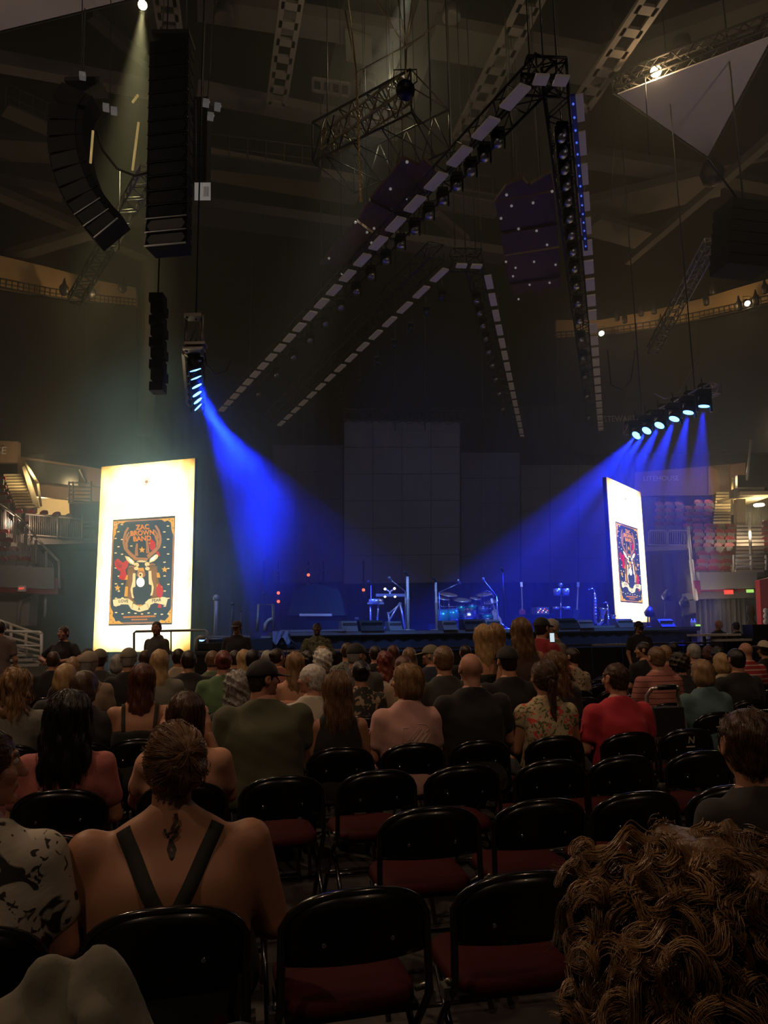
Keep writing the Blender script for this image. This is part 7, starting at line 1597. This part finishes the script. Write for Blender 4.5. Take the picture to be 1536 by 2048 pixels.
# --- middle distance
far = [
 (132, 1328, 4.6, 'person with a blond bob in a dark top at left', dict(hair='bob', hc='blond', shirt=('charcoal', (.02, .02, .022)))),
 (178, 1304, 5.2, 'person in a tan baseball cap and tan shirt at left', dict(cap=('cap', (.22, .18, .13)), hair='short', hc='grey', shirt=('tan_shirt', (.26, .19, .13)))),
 (107, 1302, 7.6, 'person with a shaved head in a black shirt at far left', dict(hair='cropped', hc='brown', shirt=('black_wide', (.010, .010, .011)), fat=1.2, sw=.21)),
 (200, 1299, 7.4, 'person in a grey-green hat left of the khaki hat', dict(cap=('cap', (.12, .11, .08)), hair='short', hc='brown', shirt=('dark_grey', (.035, .037, .034)))),
 (176, 1298, 8.4, 'person in a dark beanie at the far left of the back rows', dict(cap=('beanie', (.03, .03, .03)), hair='short', hc='brown', shirt=('dark_grey', (.035, .037, .034)))),
 (236, 1309, 6.6, 'person with grey shoulder hair below the khaki hat', dict(hair='bob', hc='grey', shirt=('dark_top', (.02, .018, .018)))),
 (258, 1297, 6.2, 'person in a khaki cap and black shirt in front of the left screen', dict(cap=('cap', (.16, .14, .10)), hair='short', hc='grey', shirt=('black_wide', (.010, .010, .011)))),
 (320, 1299, 5.6, 'person with long blond hair in a grey top in front of the left screen', dict(hair='long', hc='blond', shirt=('grey', (.17, .165, .14)))),
 (357, 1297, 7.8, 'person with dark hair and a beige collar right of the long blond hair', dict(hair='short', hc='dark', shirt=('beige', (.3, .24, .17)))),
 (378, 1300, 5.6, 'person with short dark hair and very broad black shirt', dict(hair='short', hc='dark', sw=.23, fat=1.4, shirt=('black_wide', (.010, .010, .011)))),
 (425, 1301, 7.4, 'person with light brown hair behind the green shirt', dict(hair='short', hc='light_brown', shirt=('green_grey', (.10, .13, .08)))),
 (447, 1300, 5.5, 'person with red-brown hair in a green shirt', dict(hair='bun', hc='red', sw=.20, fat=1.2, shirt=('green', (.085, .155, .07)))),
 (488, 1299, 6.6, 'person with long blond hair right of the green shirt', dict(hair='long', hc='blond', shirt=('dark_top', (.02, .018, .018)))),
 (508, 1298, 6.0, 'person with short black hair behind the black cap', dict(hair='short', hc='black', shirt=('black_wide', (.010, .010, .011)), yaw=R(-30))),
 (556, 1296, 7.0, 'person in a black headband looking right behind the olive shirt', dict(hair='bun', hc='dark', yaw=R(-50), shirt=('rust', (.25, .09, .07)))),
 (590, 1304, 5.4, 'person with long dark blond hair and bare shoulders', dict(hair='long', hc='dark_blond', sleeve='straps', shirt=('peach', (.50, .26, .17)), strand=ST(400, steps=16, dl=.018))),
 (616, 1302, 7.0, 'person with curly black hair left of the white curls', dict(hair='afro', hc='black', shirt=('black_wide', (.010, .010, .011)))),
 (645, 1300, 5.4, 'person with bushy white curly hair', dict(hair='curly', hc='white', shirt=('dark_top', (.02, .018, .018)), strand=ST(400, steps=8, dl=.012, curl=.01))),
 (644, 1294, 8.0, 'person with light hair directly behind the white curls', dict(hair='curly', hc='dark_blond', shirt=('dark_top', (.02, .018, .018)))),
 (695, 1284, 6.9, 'person with cropped hair in a grey patterned shirt', dict(hair='cropped', hc='brown', smat=patterned('cloth_grey_pattern', (.16, .16, .14), [((.04, .05, .05), 24, .55)]), yaw=R(-20))),
 (714, 1288, 5.2, 'person in a black cap looking right with a grey shirt', dict(hair='short', hc='grey', cap=('cap', (.012, .012, .014)), yaw=R(-62), sw=.21, fat=1.1, shirt=('dark_grey2', (.06, .06, .05)))),
 (721, 1320, 4.2, 'person with a low black bun in a dark floral top', dict(hair='bun', hc='black', smat=DARKFLORAL, tone='tan')),
 (750, 1291, 7.6, 'person with dark hair in a black shirt with yellow print', dict(hair='short', hc='dark', smat=patterned('cloth_black_yellow', (.012, .012, .012), [((.4, .28, .06), 9, .6)]))),
 (769, 1302, 6.2, 'person with dark maroon hair and bare arms', dict(hair='wavy', hc='red', sleeve='none', shirt=('cream', (.46, .42, .34)))),
 (786, 1290, 8.2, 'person with reddish long hair behind the maroon hair', dict(hair='long', hc='auburn', shirt=('rust', (.25, .09, .07)))),
 (818, 1295, 6.3, 'person with long brown hair above the blond-brown bob', dict(hair='long_thick', hc='light_brown', shirt=('dark_top', (.02, .018, .018)))),
 (806, 1312, 5.0, 'person with short auburn hair just left of the pink shirt', dict(hair='bob', hc='auburn', shirt=('tan_shirt', (.26, .19, .13)))),
 (860, 1291, 6.4, 'person in an olive cap and glasses with navy shirt, turned left', dict(hair='short', hc='grey', cap=('cap', (.13, .12, .08)), yaw=R(60), glasses=True, shirt=('navy', (.02, .025, .05)))),
 (1118, 1287, 6.6, 'person in a mint green cap and black top', dict(hair='short', hc='dark', cap=('cap', (.22, .42, .28)), shirt=('black_wide', (.010, .010, .011)))),
 (1141, 1295, 6.0, 'person with short dark hair in a tan patterned shirt', dict(hair='short', hc='dark', smat=TANPAT, yaw=R(40))),
 (1285, 1284, 7.0, 'person with dark hair leaning forward near the right barrier', dict(hair='short', hc='dark', yaw=R(60), shirt=('black_wide', (.010, .010, .011)))),
 (1328, 1290, 6.4, 'person with blond hair behind the striped polo shirt', dict(hair='short', hc='dark_blond', shirt=('rust', (.25, .09, .07)))),
 (1386, 1287, 6.2, 'person with greying brown hair in a dark jacket at right', dict(hair='short', hc='grey', fat=1.2, sw=.21, shirt=('charcoal', (.02, .02, .022)))),
 (1434, 1293, 7.0, 'person with black wavy hair behind the pale blond hair at right', dict(hair='wavy', hc='black', shirt=('dark_top', (.02, .018, .018)))),
 (1415, 1292, 8.4, 'person with auburn hair in the last row at right', dict(hair='bob', hc='auburn', shirt=('dark_top', (.02, .018, .018)))),
 (1345, 1284, 8.6, 'person with dark hair in the last row behind the striped polo', dict(hair='short', hc='black', shirt=('dark_top', (.02, .018, .018)))),
 (930, 1289, 7.6, 'person with dark hair seen between the grey shirt and the bald head', dict(hair='short', hc='dark', shirt=('black_wide', (.010, .010, .011)))),
 (148, 1314, 6.2, 'person with blond shoulder hair above the blond bob at left', dict(hair='bob', hc='dark_blond', shirt=('dark_top', (.02, .018, .018)))),
 (535, 1300, 8.2, 'person with grey hair in the last row left of the headband', dict(hair='short', hc='grey', shirt=('dark_top', (.02, .018, .018)))),
 (290, 1300, 8.0, 'person with brown hair in the last row before the left screen', dict(hair='short', hc='brown', shirt=('dark_top', (.02, .018, .018)))),
 (470, 1300, 8.2, 'person with dark hair in the last row under the capped guard', dict(hair='short', hc='dark', shirt=('dark_top', (.02, .018, .018)))),
]
for px, py, k, lab, kw in far: seated(lab, px, py, k, **kw)
# --- standing people
SKR = cloth('denim', (.05, .06, .09))
standing('person standing with blond hair and a black strap top before the stage', 966, 1249, 7.4, sleeve='straps', shirt=('black_straps', (.014, .015, .012)), hair='long', hc='blond', tone='fair', sw=.17, extra=straps((.01, .01, .01), .008, False), q=1, yaw=R(-10), strand=ST(700, steps=16, dl=.017))
standing('person standing with dark blond hair and a spotted top, middle of the three', 988, 1247, 7.75, smat=patterned('cloth_spotted', (.24, .17, .10), [((.04, .03, .02), 40, .55)]), sleeve='none', hair='long', hc='dark_blond', sw=.16, q=1, yaw=R(10), strand=ST(500, steps=14, dl=.017))
standing('person standing with very long brown hair and a dark tank top', 1040, 1236, 7.1, sleeve='none', shirt=('brown_tank', (.055, .03, .025)), hair='long_thick', hc='light_brown', sw=.18, fat=1.05, q=1, tone='tan', tr=SKR, strand=ST(1200, steps=24, dl=.018))
standing('person standing in a red jacket and dark cap before the stage', 1083, 1236, 9.0, rz=R(-50), sleeve='long', shirt=('red_jacket', (.22, .012, .02)), hair='short', hc='dark', cap=('cap', (.01, .01, .01)), arms='phone', q=1)
standing('older person standing in a grey-brown jacket facing the red jacket', 1101, 1237, 9.4, rz=R(110), sleeve='long', shirt=('grey_brown_jacket', (.10, .085, .06)), hair='short', hc='grey', q=1, tone='rosy')
t = thing('phone', 'glowing phone held up by the person in the red jacket', 'phone', P(1104, 1275, 8.75)); MB().box((0, 0, 0), (.06, .012, .12), R(10)).build('phone_body', BLK, t); MB().box((0, -.008, 0), (.052, .004, .10), R(10)).build('phone_screen', glow('phone_glow', (.75, .9, 1), .8), t)
standing('guard with arms folded wide in a black polo, left of the left screen', 128, 1252, 12.6, rz=R(165), shirt=('black_polo', (.012, .012, .016)), hair='short', hc='brown', arms='wide', sw=.21, fat=1.25, q=1, tone='rosy')
standing('guard silhouetted against the left glowing screen', 314, 1242, 12.8, rz=R(150), shirt=('grey_guard', (.05, .045, .04)), hair='cropped', hc='dark', sw=.20, q=1, tone='tan', yaw=R(30))
standing('guard in a cap and black jacket right of the left screen', 474, 1242, 14.0, rz=R(175), sleeve='long', shirt=('black_polo', (.012, .012, .016)), hair='short', hc='dark', cap=('cap', (.05, .03, .02)), sw=.20, fat=1.1, q=1)
standing('person in camouflage jacket standing before the stage skirt', 634, 1245, 14.6, rz=R(185), smat=CAMO, sleeve='long', hair='cropped', hc='black', tone='dark', arms='crossed', sw=.21, q=1)
standing('guard in black standing before the stage near the right screen', 1277, 1243, 15.2, rz=R(190), shirt=('black_polo', (.012, .012, .016)), hair='short', hc='dark', cap=('cap', (.02, .02, .02)), sw=.2, fat=1.1, q=1, tone='tan')
standing('person in a brown-grey shirt standing at the left picture edge', 2, 1242, 12.4, rz=R(20), shirt=('brown_grey', (.16, .12, .11)), hair='short', hc='dark', sw=.19, q=1)
standing('pale bald crew member behind the crew table at right', 1436, 1239, 18.6, rz=R(200), shirt=('charcoal', (.02, .02, .022)), hair=None, tone='fair', sleeve='long', q=1)
standing('crew member in dark clothes beside the crew table at right', 1470, 1243, 18.0, rz=R(20), shirt=('black_wide', (.010, .010, .011)), hair='short', hc='dark', q=1, sw=.21, fat=1.2, sleeve='long')
standing('crew member in olive at the far right beside the black case', 1522, 1262, 18.4, rz=R(160), shirt=('olive_green', (.075, .078, .045)), hair='short', hc='brown', q=1)
# --- badges on guards
for l, x, y, d in (('guard with folded arms', 133, 1284, 12.35), ('guard before the screen', 318, 1271, 12.55), ('capped guard', 480, 1278, 13.75)):
    pass
# --- very close heads at the bottom of the frame
def curl_locks(n, per, seed, Lr=(.08, .13), rad=.00075, rc=.010, pitch=.045, left=0):
    r = np.random.default_rng(seed); fn = hair_fn('curly_long'); p = r.uniform((-.12, -.15, -.24), (.12, .08, .13), (n * 14, 3))
    for _ in range(7): p -= grad(fn, p) * np.clip(fn(p[:, 0], p[:, 1], p[:, 2]) * .8, -.04, .04)[:, None]
    ok = (np.abs(fn(p[:, 0], p[:, 1], p[:, 2])) < .004) & (p[:, 1] < .05); p = p[ok][:n]; n = len(p); g = grad(fn, p); g /= np.linalg.norm(g, axis=1, keepdims=True)
    d = np.stack([p[:, 0] * 3, -.25 + 0 * p[:, 0], -.9 + 0 * p[:, 0]], 1) + r.normal(0, .35, (n, 3)) + g * .35
    if left: lf = p[:, 0] < -.05; d[lf] = np.stack([-1.0 + 0 * p[lf, 0], -.1 + 0 * p[lf, 0], r.choice([-.6, -.2, .15, .5], lf.sum())], 1) + r.normal(0, .15, (lf.sum(), 3))
    d /= np.linalg.norm(d, axis=1, keepdims=True); u = np.cross(d, g); u /= np.linalg.norm(u, axis=1, keepdims=True); w = np.cross(u, d)
    L = r.uniform(*Lr, (n, 1)); ph = r.uniform(0, 6.28, (n, 1)); pt = pitch * r.uniform(.7, 1.4, (n, 1)); rr = rc * r.uniform(.5, 1.3, (n, 1)); sg = r.choice([-1, 1], (n, 1))
    rep = lambda a: np.repeat(a, per, axis=0); steps = 26; o1 = r.normal(0, .0055, (n * per, 1)); o2 = r.normal(0, .0055, (n * per, 1)); oph = r.normal(0, .22, (n * per, 1)); ol = r.uniform(.75, 1.05, (n * per, 1))
    P0, D, U, Wv, G = rep(p), rep(d), rep(u), rep(w), rep(g); L, ph, pt, rr, sg = rep(L) * ol, rep(ph) + oph, rep(pt), rep(rr), rep(sg); path = []
    for k in range(steps):
        t = k / (steps - 1); s = L * t; a = ph + sg * 6.283 * s / pt; amp = rr * min(1, t * 4) ; sp = 1 - .65 * t
        path.append(P0 + D * s + G * (.012 * np.sin(3.1 * t)) + U * (amp * np.cos(a) + o1 * sp) + Wv * (amp * np.sin(a) + o2 * sp) + np.array([0, 0, -1]) * (s * s * 2.2))
    path = np.stack(path, 1); T = np.gradient(path, axis=1); T /= np.maximum(np.linalg.norm(T, axis=2, keepdims=True), 1e-9); A = np.cross(T, np.array([.3, .5, .8])); A /= np.maximum(np.linalg.norm(A, axis=2, keepdims=True), 1e-9); B = np.cross(T, A)
    q = rad * np.sqrt(np.linspace(1, .05, steps))[None, :, None]; V = np.stack([path + (A * math.cos(a) + B * math.sin(a)) * q for a in (0, 2.094, 4.189)], 2).reshape(-1, 3); N_ = len(P0)
    i = np.arange(N_)[:, None, None]; k = np.arange(steps - 1)[None, :, None]; j = np.arange(3)[None, None, :]; j2 = (j + 1) % 3; b = (i * steps + k) * 3
    return V, np.stack([b + j, b + j2, b + 3 + j2, b + 3 + j], -1).reshape(-1, 4)
def wild_hair(t, I):
    place = I['place']
    for sd_, n, per, c, lf in ((3, 430, 40, (.20, .11, .045), 0), (9, 360, 40, (.11, .058, .022), 0), (17, 170, 34, (.36, .21, .09), 0), (23, 170, 36, (.24, .135, .055), 1)):
        v, f = curl_locks(n, per, sd_, left=lf, Lr=(.06, .11) if lf else (.07, .12))
        so = to_obj('hair_locks', place(v), f, mat('strand_wild_%d' % sd_, c, .36, var=.4, scale=20, spec=.6), t); so['kind'] = 'stuff'
p0 = P(1408, 1600, 1.02)
person('child-height head with wild curly light brown hair at the bottom right corner', (p0.x, p0.y, 0), RY, top=p0.z - .075, sw=.17, shirt=('dark_top', (.02, .018, .018)), hair='curly_long', hc='light_brown', headw=1.15, q=0, extra=wild_hair)
p1 = P(130, 1905, 1.1)
t = thing('draped_jacket', 'pale crumpled jacket humped over a chair back at the bottom left corner', 'jacket', (p1.x, p1.y, 0)); 
def jk(X, Y, Z):
    z1 = p1.z
    d = ellip(X, Y, Z, (-.02, 0, z1 - .25), (.20, .13, .20)); d = smin(d, ellip(X, Y, Z, (.057, .01, z1 - .075), (.042, .05, .075), 0, .25), .03); d = smin(d, ellip(X, Y, Z, (-.045, .01, z1 - .085), (.036, .05, .075), 0, -.3), .03)
    d = smin(d, caps(X, Y, Z, (.065, -.05, z1 - .06), (.12, -.12, z1 - .34), .018, .022), .03); d = smin(d, caps(X, Y, Z, (-.045, -.05, z1 - .07), (-.01, -.14, z1 - .34), .016, .022), .03); d = smin(d, caps(X, Y, Z, (-.06, -.03, z1 - .08), (-.18, -.10, z1 - .30), .018, .03), .03)
    d = smin(d, ellip(X, Y, Z, (0, 0, z1 - .45), (.26, .13, .30)), .05)
    return d + wob(X, Y, Z, 26, .005, 1.5) + wob(X, Y, Z, 52, .003, .4)
v, f = surfnet(jk, (-.36, -.24, p1.z - .80), (.36, .24, p1.z + .05), .010); to_obj('jacket_cloth', v, f, cloth('pale_jacket', (.13, .125, .095), bump=.3), t)
g = MB(); g.tube([(-.2, .1, .02), (-.2, .05, p1.z - .4), (.2, .05, p1.z - .4), (.2, .1, .02)], .012, 6); g.build('chair_tube_under', CHT, t)
# near dark head dome at the bottom edge
p2 = P(470, 2046, .98)
person('dark-haired head just peeking in at the bottom edge, left of centre', (p2.x, p2.y - .02, 0), RY, top=1.13 if False else p2.z, sw=.16, shirt=('charcoal', (.02, .02, .022)), hair='short', hc='black', q=0)
# ------------------------------------------------------------------ chairs: one under everybody, empties between
def row_chairs(k, u0, u1, fixed=(), step=.51):
    us = [u for r_, l in SEATED.items() if r_ == k for u in l]; allu = []
    for u in sorted(us):
        if not allu or u - allu[-1][0] > .30: allu.append((u, True))
    for u in fixed: 
        if all(abs(u - a) > .40 for a, _ in allu): allu.append((u, False))
    u = (allu[0][0] if allu else 0) - step * 40
    base = u0 + .25
    while base < u1:
        if all(abs(base - a) > .47 for a, _ in allu): allu.append((base, False)); base += step
        else: base += .04
    return sorted([a for a in allu if u0 <= a[0] <= u1])
for k in range(0, 11):
    v = row_v(k); y = v / math.cos(RY)
    u0 = -.33 * v - .25; u1 = .88 * v + .15
    if k == 0: fx = [P(345, 1800, 2.24).dot(UV_), P(708, 1765, 2.36).dot(UV_), P(1035, 1735, 2.48).dot(UV_)]
    elif k == 1: fx = [P(x, 1610, y_).dot(UV_) for x, y_ in ((430, 3.1), (617, 3.2), (850, 3.4), (1070, 3.5), (1265, 3.6))]
    elif k == 2: fx = [P(x, 1530, y_).dot(UV_) for x, y_ in ((560, 4.2), (740, 4.37), (910, 4.45), (1085, 4.55), (1225, 4.65), (1385, 4.75))]
    else: fx = []
    cs = row_chairs(k, u0, u1, fx)
    for i, (u, occ) in enumerate(cs):
        lab = '%s black folding chair, %s from the left in the %s row from the camera' % ('occupied' if occ else 'empty', ORD[i], ROWN[k] if k else 'first')
        put_chair(u, v, lab, 'chairs of the %s row' % (ROWN[k] if k else 'first'), k < 5, R(2.5))
# lettered chairs
def scr(o):
    m = o.matrix_basis @ Vector((0, -.06, .66)); d = CROT.transposed() @ (m - CAM); return 768 + FPX * d.x / -d.z, 1024 - FPX * d.y / -d.z
cand0 = [o for o in COL.objects if o.name.startswith('folding_chair') and o.get('category') == 'chair']
for ch, a_, b_ in (('H', 1192, 1374), ('N', 3, 3.55), ('L', 4, 4.44), ('M', 4, 4.95)):
    if ch == 'H': cand = sorted(cand0, key=lambda o: abs(scr(o)[0] - a_) + abs(scr(o)[1] - b_) * 1.2)
    else: w = UV_ * b_ + VV_ * row_v(a_); cand = sorted(cand0, key=lambda o: (o.location - w).length)
    o = cand[0]
    if o.get('lettered'): o = cand[1]
    o['lettered'] = 1
    vs, fs = text_mesh(ch, 1.0, True); g = MB(); g.add([(x * .07, -(.262 + y * .07) * .26 - .024, .712 + y * .07) for x, y, z in vs], fs)
    g.box((0, -.075, .665), (.07, .003, .009)); d = g.build('row_letter', mat('cream_print', (.5, .42, .3), .7)); d.parent = o
    o['label'] = 'black folding chair printed with the letter %s on its back' % ch
# wheeled walker frame
b = P(1330, 1375, 6.2); t = thing('walker', 'folding walker with pale curved metal handles right of the red shirt', 'walker', (b.x, b.y, 0), RY)
for s in (-1, 1): g = MB(); g.tube([(s * .22, -.05, .03), (s * .17, .02, .75), (s * .14, .05, .98), (s * .12, .0, 1.04), (s * .06, -.02, 1.05)], .016, 8); g.build('side_frame', mat('walker_aluminium', (.6, .55, .5), .3, .8), t)
g = MB(); g.box((0, .03, .78), (.26, .14, .22)); g.build('black_bag', BLK2, t); g = MB(); g.tube([(-.08, -.02, 1.05), (.08, -.02, 1.05)], .022, 8); g.build('grip', BLK, t)
for x in (-.22, .22): g = MB(); g.lathe([(.07, -.015), (.07, .015)], Matrix.Rotation(R(90), 3, 'Y'), 14, (x, -.05, .07)); g.build('wheel', BLK, t)
